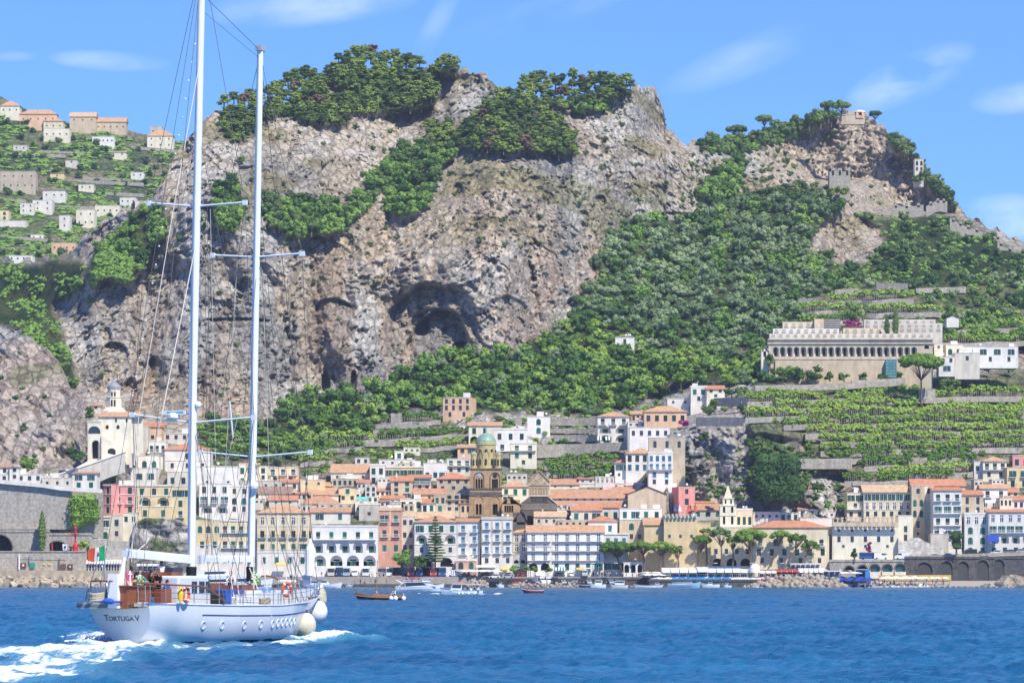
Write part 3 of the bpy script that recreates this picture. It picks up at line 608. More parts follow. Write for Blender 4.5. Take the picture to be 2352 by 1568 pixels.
def building(reg,x0,x1,yr,ye,yb,wall,roof,spec,label,name='house',cat='house',Y=None,D=10,yaw=0,side='',band=False,z_ext=14,rail=False,group=None,bare=0.0,dy=0,wm=None,blk='white',chim=0,base=None):
 X0,X1=rx(reg,x0),rx(reg,x1);yr,ye,yb=ry(reg,yr),ry(reg,ye),ry(reg,yb)
 if Y is None:Y=float(Gbase((X0+X1)/2,yb))-4+dy
 a=R(yaw);W=(PX(X1,Y)-PX(X0,Y))/math.cos(a);Hh=(yb-ye)/F*Y;zb=PZ(yb,Y);hr=max(0,(ye-yr)/F*Y)
 t=thing(name,label,cat,(PX(X0,Y),Y,zb),a,group)
 rk=roof[0];ops=[];wins=[];bals=[]
 rows=spec.split('/')if spec else[];rh=Hh/max(1,len(rows))if rows else Hh;s=min(1,rh/3.3)
 for i,rw in enumerate(rows):
  if not rw or rw[0]=='0':continue
  j=0
  while j<len(rw)and rw[j].isdigit():j+=1
  n=int(rw[:j]);k=rw[j];fl=rw[j+1:];zf=Hh-rh*(i+1)
  for c in range(n):
   xc=W*(c+.5+(random.uniform(-.08,.08)if 'r' in fl else 0))/n
   if k=='L':
    ww=min(W/n*.74,4.4);hh=min(rh*.80,4.6);ops.append((xc-ww/2,xc+ww/2,zf+rh*.06,zf+rh*.06+hh,True,1.5,0));wins.append(('L',xc,1.48,zf+rh*.06,ww*.5,hh*.62))
   elif k=='A':
    ww=min(W/n*.72,4.6);hh=rh*.8;ops.append((xc-ww/2,xc+ww/2,zf+.02,zf+.02+hh,True,1.8,3))
   else:
    ww,hh=KN[k];ww=min(ww,W/n*.55);hh=min(hh*s,rh*.74);z=zf+rh*.5-hh/2+(-.12*rh if hh>1.9*s else .05)
    z=max(z,zf+.1)
    ops.append((xc-ww/2,xc+ww/2,z,z+hh,k=='a',.22,0));kk={'a':'g','s':'d','t':'g','v':'d'}.get(k,k)
    wins.append((kk,xc,.0,z,ww,hh))
    if 'B' in fl:bals.append((xc,z,ww*1.9,'D' in fl))
  if 'C' in fl:bals.append((W/2,zf+.25,W*.94,'D' in fl))
 par=.9 if rk=='p' else(.35 if rk=='t' else 0)
 w=MB();bz=-z_ext;xp=W*random.choice((.015,.985));w.box(xp-.05,xp+.05,-.1,-.0,0,Hh-.3,2)
 facade(w,0,W,bz,Hh,ops,0,0,1,Hh*base if base else None)
 w.quad((0,D,bz),(0,0,bz),(0,0,Hh),(0,D,Hh),0);w.quad((W,0,bz),(W,D,bz),(W,D,Hh),(W,0,Hh),0);w.quad((W,D,bz),(0,D,bz),(0,D,Hh),(W,D,Hh),0);w.quad((0,0,Hh),(W,0,Hh),(W,D,Hh),(0,D,Hh),2 if rk in 'pt' else 0)
 if rk in 'pt':
  p=par*(.5 if rk=='t' else .8);w.box(-.12,W+.12,-.12,.16,Hh,Hh+p,1);w.box(-.12,.16,.16,D,Hh,Hh+p,0);w.box(W-.16,W+.12,.16,D,Hh,Hh+p,0)
 if band:
  for i in range(1,len(rows)):z=Hh-rh*i;w.box(-.1,W+.1,-.13,-.0,z-.14,z+.12,1)
  w.box(-.15,W+.15,-.25,-.0,Hh-.45,Hh-.02,1)
 if band=='pil':
  n=int(rows[0][0])if rows else 3
  for i in range(n+1):x=W*i/n;w.box(max(0,x-.3),min(W,x+.3),-.1,-.0,Hh*.3,Hh-.46,1)
 if base:w.box(-.05,W+.05,-.12,-.0,Hh*base-.12,Hh*base+.1,1)
 wallm=ST[wall]if isinstance(wall,str)else wall
 w.build('wall',[wallm,ST['white']if not blk else ST[blk],ST['offw'],M_dark],t)
 for k,xc,yy,z,ww,hh in wins:
  u=random.random()
  if k=='g' and u<.4:k='o' if(u<.18 and W/max(1,len(wins)/max(1,len(rows)))>ww*2.3)else('k' if u<.32 else 'd')
  if k=='k' and u>.8:k='d'
  o=inst(WM[k],'window',t,(xc,yy,z),0,(ww,1,hh))
 if W>6 and rk in 'pt' and Y<1900:
  for c in range(random.randint(1,3)):
   m=MB();x=random.uniform(.1,.9)*W;u=random.random();y=random.uniform(.5,D*.6)
   if u<.45:m.tube([(0,0,0),(0,0,1.1)],.04,4);m.sphere((0,-.1,1.2),.45,8,4,1,1,.3);m.build('satellite_dish',[M_iron,M_wht],t,loc=(x,y,Hh))
   elif u<.7:m.box(0,random.uniform(1.5,3),0,2,0,random.uniform(1.2,2.3));m.build('roof_box',[ST['white']],t,loc=(min(x,W-3.2),y+1,Hh+.005))
   else:m.tube([(0,0,0),(0,0,3)],.04,4);m.box(-.6,.6,-.02,.02,2.6,2.65);m.box(-.4,.4,-.02,.02,2.2,2.25);m.build('aerial',[M_iron],t,loc=(x,y,Hh))
 for xc,z,bw,dk in bals:inst(balcony_mesh(min(bw,W*1.0),dk),'balcony',t,(xc,0,z))
 if side:
  n=int(side[1]);sx=W+.03 if side[0]=='R' else-.03
  for i in range(len(rows)):
   if rows[i][0]=='0':continue
   for c in range(n):
    z=Hh-rh*(i+1)+rh*.28;y=D*(c+.5)/n;o=inst(WM['g' if len(side)<3 else side[2]],'window',t,(sx-(.18 if side[0]=='R' else-.18)+(.22 if side[0]=='R' else-.22),y,z),R(90)if side[0]=='R' else R(-90),(1.1,1,1.7*s))
 if rk in 'hgfs' and hr>0.1:
  r=roof_mb(rk,W,D,hr);rm={'r':'red','o':'org','w':'old','t':'tan','b':'brn'}[roof[1]]
  ro=r.build('roof',[RT[rm],wallm],t,loc=(0,0,Hh+.01))
  for c in range(chim):
   m=MB();m.box(-.3,.3,-.3,.3,-.5,1.3,0);m.box(-.4,.4,-.4,.4,1.3,1.45,0);m.build('chimney',[ST['offw']],ro,loc=(W*(.25+.5*c),D*.45,hr*.7))
 elif rk in 'pt':
  for c in range(chim):
   m=MB();m.box(-.35,.35,-.35,.35,0,1.5,0);m.box(-.45,.45,-.45,.45,1.5,1.65,0);m.build('chimney',[ST['offw']],t,loc=(W*(.2+.3*c),D*.4,Hh+.01))
 BLD[label]=(t,W,Hh,D,rh)
 return t
FR=1432
T=[
('A',712,790,222,238,272,'offw','sr','1d','tiny hut with a red tiled roof left of the bell tower on the hillside',dict(D=5)),
('A',1120,1272,362,404,515,'peach','sr','0/1d','peach house with a bright red lean-to roof behind the cream church',{}),
('A',1030,1160,395,400,610,'offw','t','1s/0/1d','grey rough plastered block against the right end of the cream church',{}),
('A',1280,1480,452,458,516,'offw','t','3d','low grey white house with a small dome left of the tall mast',{}),
('A',1165,1300,512,520,705,'white','t','3kB/0','white house with three tall shuttered windows under the grey flat roof',{}),
('A',1290,1648,532,582,752,'white','hr','1k/3d','white square house with a bright red hipped roof seen behind the tall mast',dict(D=14,band=True)),
('A',868,1245,622,632,740,'white','t','5a','white terrace house with a row of arched windows and a pink parapet',{}),
('A',950,1225,722,728,835,'white','t','3o','white house with a balcony and three dark windows below the arched terrace',{}),
('A',1310,1480,752,758,870,'offw','t','2g','beige house half hidden behind the tall mast above the yellow houses',{}),
('A',1541,1872,710,716,862,'bwhite','t','0/0/2s','large blank white wall house between the two masts',{}),
('A',812,880,850,858,1085,'pink','t','1k/1k/1k','narrow pink side wing at the left end of the pink house',dict(yaw=-38,D=8,band=True)),
('A',880,1065,850,858,1085,'pink','t','2k/2kB/2k','pink three storey house on the rock above the quay at the left',dict(band=True)),
('A',1065,1350,850,860,1115,'yellow','t','3g/2L/2g','yellow house with two big arched loggias on the grey rock',dict(band=True)),
('A',1350,1478,868,876,1120,'yellow','t','2g/1g/1kB','narrow yellow house with a blue door behind the tall mast',{}),
('A',1385,1478,800,806,872,'cream','t','2g','small cream house above the narrow yellow one',{}),
('A',1560,1800,842,850,1085,'bwhite','t','3k/3oB/2L','white house of three floors with green shutters and balconies between the masts',{}),
('A',1800,1950,868,875,1085,'white','p','2d/2a/2d','white house with a big arched opening left of the second mast',{}),
('A',710,865,1095,1105,1290,'offw','t','2o/2a','white and grey villa with pointed windows beside the green vine wall',dict(band=True)),
('A',865,962,1090,1098,1290,'offw','t','1g/1d','stone fronted half of the villa below the pink house',{}),
('A',958,1078,1070,1078,1180,'lcream','t','2d','small cream annex between the villa and the pink house',{}),
('A',568,762,752,768,885,'white','sr','2o/2g','white cottage with a red tiled eave above the vine covered wall',dict(Y=1427.)),
('A',75,152,712,718,822,'white','sr','1d/1d','white gatehouse with a red sign at the far left of the road wall',dict(Y=1426.)),
('A',0,330,772,778,838,'white','t','5d','long low white row of rooms on top of the high road wall',dict(Y=1427.,D=7)),
('A',-160,75,690,720,838,'white','sw','3d/2d','white sloping house at the left edge above the road wall',dict(Y=1429.)),
('A',330,568,800,806,885,'offw','t','3s','low white terrace walls between the road row and the red eaved cottage',dict(Y=1426.,D=6)),
('A',1870,1985,690,700,862,'lcream','t','2g/2a','tall cream house behind the second mast',{}),
('B',105,262,680,700,822,'cream','so','3g/3g/2a','cream house with a small terracotta roof right of the second mast',{}),
('B',262,335,708,714,830,'lcream','t','1g/1d','narrow pale cream house beside the cream one with a balcony',{}),
('B',335,575,715,722,845,'cream','t','3gB/2d','cream flat roofed house with a balcony above the orange roofs',{}),
('B',120,440,822,828,905,'grey','t','4s','low grey house of rough plaster below the cream houses',{}),
('B',412,588,806,838,905,'offw','sr','2d','grey white house with an orange lean-to roof',{}),
('B',590,782,815,822,935,'yellow','t','2s/0','plain yellow box house with a white base',{}),
('B',700,772,788,798,822,'white','sr','2s','little white roof room above the yellow box house',{}),
('B',830,1132,688,762,836,'offw','so','3s','beige house with orange sloping roofs and a yellow awning',{}),
('B',735,835,832,868,905,'offw','so','1s','narrow tan roofed house left of the orange gable',dict(D=8)),
('B',840,1040,805,812,878,'stone','t','5d','stone coloured flat roofed house with a row of small windows',{}),
('B',668,905,876,936,990,'lcream','so','0','low house with a broad plain orange roof',{}),
('B',890,1032,868,878,990,'yellow','fo','1g/2d','pale yellow gabled house with an orange round roof',{}),
('B',262,520,868,925,965,'offw','gb','0','grey house with a dark brown tiled roof right of the second mast',{}),
('B',344,565,938,978,1016,'offw','gr','2s','low house with a red tiled roof and a chimney below the brown roof',dict(chim=1)),
('B',602,902,938,1006,1032,'offw','hw','0','wide low house with a worn rust red hipped roof',dict(chim=1)),
('B',730,1012,1004,1010,1040,'grey','t','4s','flat dark terrace roof house below the rust red hipped roof',{}),
('B',1135,1252,700,708,855,'white','p','2g/2g','white house with green windows left of the long yellow house',{}),
('B',1205,1492,654,662,712,'white','t','4s','long white flat house behind the yellow one with stepped roofs',{}),
('B',1252,1552,708,716,800,'yellow','t','5o','long yellow house with dark green shutters in the middle of the upper town',dict(band=True)),
('B',1366,1490,684,690,716,'yellow','t','2s','yellow roof room on top of the long yellow house',{}),
('B',1555,1742,682,690,805,'bwhite','t','0/3g','bright white cube house with three little chimneys',dict(chim=3)),
('B',1300,1470,780,828,962,'tan','sr','2g/2g/2g','orange tan house with a red sloping roof and balconies',dict(chim=1)),
('B',1442,1612,772,800,905,'white','sr','3oB/3d','white house with a long iron balcony below the bright cube',{}),
('B',1662,1922,762,812,908,'stone','hr','4d/3d','stone grey house with a bright red hipped roof left of the domed bell tower',dict(chim=1)),
('B',1228,1402,938,966,1012,'offw','gr','3s','low house with a red tiled roof above the dusty pink palace',{}),
('B',1482,1722,884,932,985,'tan','gw','3s','tan house with a worn gabled roof and satellite dish',{}),
('B',1570,1730,890,925,975,'white','sr','2s','little white fronted house with a red roof in front of the stone grey house',{}),
('B',1640,1730,938,944,1072,'tan','t','2g/1g','tan three storey house with green windows left of the domed bell tower',{}),
('B',1730,1845,924,930,1072,'tan','t','2kCD/2d/2d','brownish house with an iron balcony and a glass veranda',{}),
('B',1370,1545,966,972,1045,'lcream','t','3g','cream flat roofed house with a blue solar panel on top',{}),
('B',1540,1645,962,1000,1072,'white','sr','2g','white house with a small steep red roof',{}),
('B',1840,1925,958,975,1072,'offw','sr','2g/1d','narrow house with red eaves touching the left side of the domed bell tower',{}),
('B',1020,1120,978,984,1070,'lcream','t','1g/2d','cream house with a turquoise awning over its terrace',{}),
('B',1050,1210,1010,1016,1110,'grey','p','0/1d','bare grey walled house left of the dusty pink palace',{}),
('B',662,982,1036,1072,1135,'white','gw','2g2','white house with a rust red roof above the arcaded white palace',{}),
('B',1400,1792,1070,1122,1160,'lcream','gt','0','long tan tiled roof behind the white villa with the dark tree',{}),
('B',440,560,895,902,955,'offw','t','3s','small pale flat house left of the plain yellow box house',{}),
('B',555,640,905,925,985,'white','sr','2d','small white house with a red eave under the yellow box house',{}),
('B',905,1000,782,790,850,'lcream','t','2g','cream house with a yellow awning beside the long orange roofed one',{}),
('B',1035,1140,815,840,900,'white','gr','3s','white gabled house above the turquoise awning',{}),
('B',1100,1185,858,866,960,'offw','t','2g/2d','off white house left of the orange tan house with balconies',{}),
('B',1195,1300,800,808,880,'white','t','3s/0','low white house directly below the long yellow house',{}),
('B',1180,1290,880,905,950,'lcream','sw','3d','cream house with a faded tiled roof left of the orange tan house',{}),
('B',1115,1200,945,952,1030,'lcream','t','2g/2d','cream house right of the turquoise awning',{}),
('B',985,1060,905,912,985,'white','p','2g','narrow white house above the turquoise awning terrace',{}),
('B',640,735,955,975,1010,'offw','gw','2s','small tiled house left of the rust red hipped roof',{}),
('B',1215,1290,958,985,1040,'white','sr','2s','little white house with a red eave above the dusty pink palace',{}),
('B',1400,1480,1005,1012,1075,'tan','t','2d','small tan house below the cream house with the solar panel',{}),
('B',1290,1380,985,992,1050,'grey','t','3s','grey terrace house just above the dusty pink palace roof',{}),
('B',1700,1800,1065,1072,1125,'lcream','t','3d','pale house directly above the white villa roof at its right',{}),
('B',1600,1690,1062,1070,1110,'offw','t','2s','pale low house directly above the white villa roof at its left',{}),
('B',1845,1925,985,1000,1080,'peach','sr','2g','peach house squeezed against the foot of the domed bell tower',{}),
('B',100,200,900,908,985,'white','t','2g/1d','white house right beside the second mast above the palace roof',{}),
('B',200,300,960,968,1015,'offw','t','3s','flat pale house above the big terracotta palace roof',{}),
('B',560,680,1015,1022,1075,'white','t','3d','white flat house between the terracotta palace roof and the rust red hipped roof',{}),
('B',1020,1130,640,648,700,'white','t','2d','white stepped house above the long orange roof',{}),
('B',1330,1400,590,598,655,'white','t','1g','small white house climbing the slope above the long yellow house',{}),
('B',1400,1530,560,568,610,'lcream','t','3s','pale ruined looking house high above the long yellow house',{}),
('C',200,262,770,776,850,'offw','t','1d/1d','narrow pale house left of the middle of the domed bell tower',{}),
('C',602,700,930,937,1000,'lcream','t','2g','cream house touching the right side of the domed bell tower',dict(Y=1478)),
('C',640,800,770,776,830,'offw','t','4s','low pale house on the slope right of the domed bell tower',{}),
('C',1205,1330,790,810,850,'white','sw','2s','white house with a faded roof below the lemon garden',{}),
('C',1110,1200,1010,1018,1060,'white','t','2g','small white house in front of the cathedral aisle',dict(Y=1462)),
('C',1215,1330,900,905,930,'offw','t','3s','low wall house just behind the nave roof',dict(Y=1500)),
('C',1600,1700,1085,1092,1130,'lcream','t','3s','cream roof room at the foot of the tan gabled church end',dict(Y=FR+20)),
('C',1690,1790,1090,1110,1130,'offw','gr','2s','little red roofed hut behind the battlemented ochre tower',dict(Y=FR+22)),
('D',560,700,985,1000,1045,'lcream','gr','3s','cream house with a red roof just left of the pointed spire',dict(Y=FR+36)),
('D',1210,1330,1010,1018,1068,'offw','t','3s','grey garden house above the low white convent houses',dict(Y=FR+40)),
('D',1560,1640,1062,1070,1118,'white','t','2s','small white house left of the big cream convent hotel',dict(Y=FR+26)),
('E',1840,1960,560,600,640,'offw','gr','2d','pale house with a small red roof near the right edge',dict(Y=FR+28)),
('E',1560,1640,480,488,560,'offw','t','2s','grey terrace house with laundry above the stone house',dict(Y=FR+34)),
('E',1720,1830,480,486,530,'white','t','3s','white terrace with laundry above the bright white gabled house',dict(Y=FR+36)),
('E',1790,1900,645,652,740,'lcream','t','3d','cream house with a dark veranda above the large right hand hotel',dict(Y=FR+12)),
('A',1535,1732,1128,1136,1490,'yellow','t','3a/2g/3g','yellow and white front with an arched window left of the second mast',dict(Y=FR,D=14,base=.45)),
('A',1732,1985,1120,1135,1490,'yellow','t','4gB/4gB/4g','pale yellow palace wing with dark awnings on its roof terrace',dict(Y=FR,D=14,band='pil',base=.32)),
('B',195,252,1110,1130,1490,'yellow','t','1gB/1g/1g','narrow pilastered bay hidden by the second mast',dict(Y=FR,D=14,band=True,base=.32)),
('B',252,658,1006,1078,1490,'yellow','ho','5w/5kBD/5g/4g','long pale yellow palace with a big terracotta roof beside the second mast',dict(Y=FR-2,D=16,band='pil',base=.3)),
('B',678,1198,1178,1190,1500,'bwhite','p','5gC/5L/4L','white seafront palace with two storeys of big arched loggias',dict(Y=FR-3,D=14)),
('B',1205,1385,1045,1052,1400,'rose','p','2gB/2gB/2g','tall dusty pink palace with red pilasters on the sea front',dict(Y=FR+6,D=14,band='pil',blk='peach')),
('B',1385,1482,1098,1106,1400,'offw','t','2d/2d/2d','narrow grey white house right of the dusty pink palace',dict(Y=FR+10,D=12)),
('B',1485,1822,1095,1150,1500,'white','hw','4g/3L/3d/2A','white villa with a rust red roof behind the tall conical tree',dict(Y=FR,D=15,band=True)),
('B',1822,2000,1118,1148,1500,'white','gw','2bB/2bB/2bB/2s','white house with blue shutters and rust red roof joined to the villa',dict(Y=FR,D=15,band=True)),
('C',442,690,1112,1122,1500,'white','p','3bB/3bB/3bB/3d','white hotel front ruled by grey bands with blue windows',dict(Y=FR-2,D=15,band='pil',blk='grey')),
('C',690,800,1178,1232,1530,'offw','so','2w/2w/2w/0','shaded left face of the big white hotel',dict(Y=FR+2,D=14,yaw=-20,band=True)),  # off white wall puts this face's shade into its colour
('C',800,990,1172,1232,1530,'bwhite','go','2wC/2wC/2wC/2A','narrow centre of the big white hotel carrying its name',dict(Y=FR-6,D=15,band=True)),
('C',990,1402,1172,1232,1530,'bwhite','go','5wC/5wC/5wC/5g','long right wing of the big white hotel with an orange roof',dict(Y=FR-5,D=15,band=True)),
('C',1402,1592,1232,1240,1535,'white','t','3b/0/3o','white house with blue shutters right of the big hotel, under the umbrella pines',dict(Y=FR,D=13,band=True)),
('C',1280,1508,1094,1142,1238,'bwhite','hr','2b','small bluish white house with a red pyramid roof on top of the hotel row',dict(Y=FR+9,D=12)),
('C',1525,1858,1040,1046,1125,'bwhite','t','4g','long bright white house crowned by a roof garden of red flowers',dict(Y=FR+14,D=12)),
('C',1525,1712,1125,1132,1310,'tan','t','1a/3d','beige house with a single tall arch under the bright white one',dict(Y=FR+12,D=8)),
('C',1145,1382,1014,1058,1135,'offw','gr','3g','peeling grey white house with a red gabled roof',dict(Y=FR+26)),
('C',1382,1530,990,1036,1135,'offw','sr','2g','peeling white house with green windows beside the roof garden',dict(Y=FR+28)),
('C',852,1142,1046,1054,1115,'lcream','t','6s','low cream flat roofs in front of the cathedral',dict(Y=FR+30)),
('C',862,1102,1064,1108,1180,'offw','gt','4s','house with a sandy tiled roof below the cathedral front',dict(Y=FR+16,chim=2)),
('C',1040,1290,1130,1136,1190,'tan','t','5s','tan terrace house with iron railings behind the hotel roof',dict(Y=FR+14)),
('C',600,816,820,872,945,'lcream','ho','3g','cream house with a terracotta hipped roof right of the domed bell tower',dict(Y=1485)),
('C',960,1205,810,856,890,'lcream','gw','2s','cream gabled house behind the cathedral nave',dict(Y=1500)),
('C',1205,1390,822,852,890,'tan','gt','3s','low tan house with sandy roofs behind the cathedral nave',dict(Y=1502)),
('C',1590,1892,868,932,1090,'tan','fw','0/0','tan gabled church end with a small round niche',dict(Y=1462,D=26)),
('C',1480,1640,870,925,960,'tan','gw','0','rust red tiled roof left of the tan gabled church end',dict(Y=1478)),
('C',1842,1988,872,880,1090,'peach','t','3k/1d/0','pale pink house behind the tan gabled church end',dict(Y=1475)),
('C',1988,2118,870,878,1090,'salmon','t','1d/1k/0','salmon pink house with a white balcony at the foot of the grey rock',dict(Y=1462,yaw=12)),
('C',1488,1690,640,684,812,'bwhite','hr','3o/3s','bright white house with a red hipped roof on the knoll above the cathedral',{}),
('C',1575,1812,566,612,750,'bwhite','ho','4k/4b','tall bright white house with a terracotta pyramid roof on the knoll',dict(D=13)),
('C',1750,1942,606,614,868,'bwhite','p','4b/4bB/2b/2d','stepped bright white house of four floors at the edge of the grey rock',{}),
('C',1335,1482,790,796,842,'white','t','4w','glazed veranda with a flat white roof on the knoll terrace',dict(D=6)),
('C',1392,1815,842,850,888,'white','t','6s','long low terrace with pale pink awnings below the bright white houses',dict(D=7)),
('C',1718,2052,236,284,372,'peach','ho','5k','long orange villa with white trim and a terracotta roof on the hillside',dict(D=12,band=True)),
('C',1618,1722,270,304,372,'peach','so','3d','lower orange wing at the left end of the long orange villa',{}),
('C',1590,1962,360,366,408,'white','t','8s','white terrace wall below the long orange villa',dict(D=6)),
('C',1602,1918,402,410,500,'bwhite','t','5d','long bright white box house below the orange villa',{}),
('C',1352,1600,280,322,528,'white','ho','3kB/2L/2L','white and orange villa with two arched loggias and striped awnings',dict(D=12)),
('C',1755,2040,486,492,660,'stone','t','3v/0','roofless stone ruin wall standing above the white knoll houses',dict(D=6)),
('C',800,980,318,326,462,'bwhite','t','1a/1a','tall white cube house on the terraces right of the domed bell tower',{}),
('C',342,600,356,394,536,'lcream','so','3k/3A','cream house with a tan roof and arches behind the green dome',{}),
('C',540,802,418,428,600,'bwhite','p','3k/2kC','broad bright white house behind the domed bell tower',{}),
('C',668,876,530,538,712,'lcream','p','2kC/2g/1d','cream and white house with balconies right of the domed bell tower',{}),
('C',256,402,534,566,662,'peach','so','2g/0','orange house with a tan roof left of the green dome',{}),
('C',172,362,648,656,772,'offw','t','3gC/3d','cream house with a long balcony left of the green dome',{}),
('C',140,360,168,176,330,'peach','t','4v/4v/2v','peach house of three floors alone among the trees',dict(yaw=-12,side='R3')),
('Z',1413,1457,772,775,809,'bwhite','t','1d/0','small white hut alone on the wooded slope',dict(D=6)),
('D',330,522,176,184,240,'white','t','2s','low white house with a round tank at the left of the hilltop cluster',{}),
('D',515,642,84,96,215,'white','p','2g/1d','white vaulted house in the middle of the hilltop cluster',{}),
('D',640,782,70,108,180,'lcream','sr','2d/1d','white house with a little red roof at the right of the hilltop cluster',{}),
('D',305,565,1112,1120,1500,'ochre','p','0/3s/1d/0','ochre tower block with battlements and four flags on its roof',dict(Y=FR-2,D=16)),
('D',150,306,1112,1172,1500,'ochre','so','0/3v/0','ochre wing with a sandy roof and three slit windows',dict(Y=FR+1,D=12)),
('D',560,672,1150,1156,1500,'ochre','t','0/1s/0/0','ochre wall with a stepped top right of the battlemented tower',dict(Y=FR+1,D=12)),
('D',672,1000,1186,1192,1495,'cream','t','0/2s/4d/3A','plain cream convent wall behind the umbrella pines',dict(Y=FR+2,D=12)),
('D',1000,1600,1136,1192,1490,'cream','hr','0/5kB/6k/4d','long cream convent with a bright red roof behind the umbrella pines',dict(Y=FR,D=16)),
('D',530,770,1006,1056,1165,'grey','gw','3a/0','grey church nave with a rust red roof left of the pointed steeple',dict(Y=FR+26)),
('D',870,1000,1050,1058,1192,'cream','p','3t','cream church wall with three tall arched windows right of the steeple',dict(Y=FR+14)),
('D',858,990,978,984,1062,'bwhite','t','0','plain white house behind the pointed steeple',dict(Y=FR+34)),
('D',1002,1215,1064,1072,1138,'white','t','4s','low white house with satellite dishes behind the red convent roof',dict(Y=FR+22)),
('D',1215,1362,1070,1078,1138,'white','t','3g','low white house with a turquoise door behind the red convent roof',dict(Y=FR+23)),
('D',1360,1562,1014,1048,1112,'bwhite','sr','3k','bright white cottage with a bright red roof right of the convent',dict(Y=FR+27)),
('D',1372,1622,1112,1120,1400,'white','t','0','plain whitewashed end wall between the convent and the cream bastion',dict(Y=FR+8,D=8)),
('E',290,882,905,908,1190,'lcream','t','5s/5v/3s/0','long cream bastion with a battlemented terrace on top',dict(Y=FR,D=12)),
('E',420,572,600,606,835,'cream','t','2o/1dC/2d','lower left end of the big cream convent hotel',dict(Y=FR+22)),
('E',570,1000,530,598,835,'cream','gt','6o/7w/6d','big cream convent hotel with a sandy tiled roof and three rows of windows',dict(Y=FR+20,D=14,band=True)),
('E',880,1012,800,808,1190,'lcream','t','0/1v/1v/0/0','whitewashed corner block at the right end of the bastion',dict(Y=FR+4,D=10)),
('E',1000,1116,540,545,1020,'tan','t','1d/2a/2a/1v/1s','weathered tan stair tower right of the big cream convent hotel',dict(Y=FR+14,D=12)),
('E',1110,1200,534,545,1010,'lcream','t','1d/0/0/0/0','narrow pale wall between the stair tower and the white block',dict(Y=FR+16,D=12)),
('E',1000,1482,476,542,560,'cream','gr','0','cream top floor under the long red roof with two dormers',dict(Y=FR+22,D=12,z_ext=4)),
('E',1195,1450,545,582,1010,'white','sr','3kB/3oC/3kC/3oC','white block of four floors with long balconies and a red eave',dict(Y=FR+4,D=12)),
('E',1170,1330,968,974,1120,'grey','t','0','grey peeling base wall under the white four floor block',dict(Y=FR+2,D=8)),
('E',1450,1642,574,622,800,'stone','sr','2v/2v','rough stone house with a terracotta roof right of the white block',dict(Y=FR+10)),
('E',1620,1862,524,566,735,'bwhite','go','2kB/3w','bright white gabled house with white awnings at the right',dict(Y=FR+24)),
('E',1640,1852,275,320,482,'lcream','ho','3kB/2d','white and cream house with a terracotta roof at the top right of the town',{}),
('E',1560,1680,318,326,450,'white','t','2d','white left wing with a blue laundry balcony at the top right of the town',{}),
('E',1855,2060,372,380,560,'yellow','t','2oBD/2kBD','pale yellow house with iron balconies at the right edge',{}),
('E',1905,2060,262,270,372,'pink','t','2k','pink house at the very right edge above the yellow one',{}),
('E',1858,2060,630,668,760,'white','gr','4d','white house with a long red roof at the right edge behind the sea front hotel',dict(Y=FR+14)),
('E',1472,1690,790,798,1160,'white','p','3w/2a/2a/2g','white left end of the large right hand hotel with its roof terrace',dict(Y=FR+3,D=14)),
('E',1690,2080,742,775,1160,'white','sr','5w/5oC/4L/4g','large white hotel at the right edge with a red roof strip',dict(Y=FR,D=14)),
]
for row in T:
 *a,label,kw=row;kw=dict(kw);lab=label
 name='house';cat='house'
 if 'hotel' in lab or 'palace' in lab:name='palace' if 'palace' in lab else 'hotel';cat='building'
 if 'convent' in lab and 'hotel' not in lab:name='convent';cat='building'
 if 'church' in lab and not 'behind' in lab and not 'church and' in lab and('nave' in lab or 'church end' in lab or 'church wall' in lab):name='church';cat='church'
 building(*a,lab,name=name,cat=cat,**kw)
def frame(reg,x0,x1,yb,Y):
 X0,X1,YB=rx(reg,x0),rx(reg,x1),ry(reg,yb);return PX(X0,Y),PX(X1,Y),PZ(YB,Y),(lambda x:PX(rx(reg,x),Y)),(lambda y:PZ(ry(reg,y),Y))
M_maj=mat('green glazed tiles',(.22,.36,.29),.45,.35,1.5,spec=.5)
M_majy=mat('yellow glazed tiles',(.52,.44,.20),.4,.5,3.0,spec=.5)
M_stone=mat('weathered brown stone',(.47,.31,.165),.95,.18,.5,bump=.04,dirt=(.22,.15,.1))
M_dstone=mat('dark grey stone',(.13,.12,.11),.95,.3,.6,bump=.05,dirt=(.06,.05,.05))
M_gstone=mat('grey rubble masonry',(.40,.365,.31),.95,.3,1.0,bump=.05,bscale=.9,dirt=(.20,.18,.15))
M_mosaic=mat('golden mosaic',(.45,.36,.20),.5,.5,.9,dirt=(.25,.30,.38))
M_lead=mat('grey lead roof',(.28,.28,.29),.5,.15)
def arch_op(xc,z,w,h,d=.5,b=3):return(xc-w/2,xc+w/2,z,z+h,True,d,b)
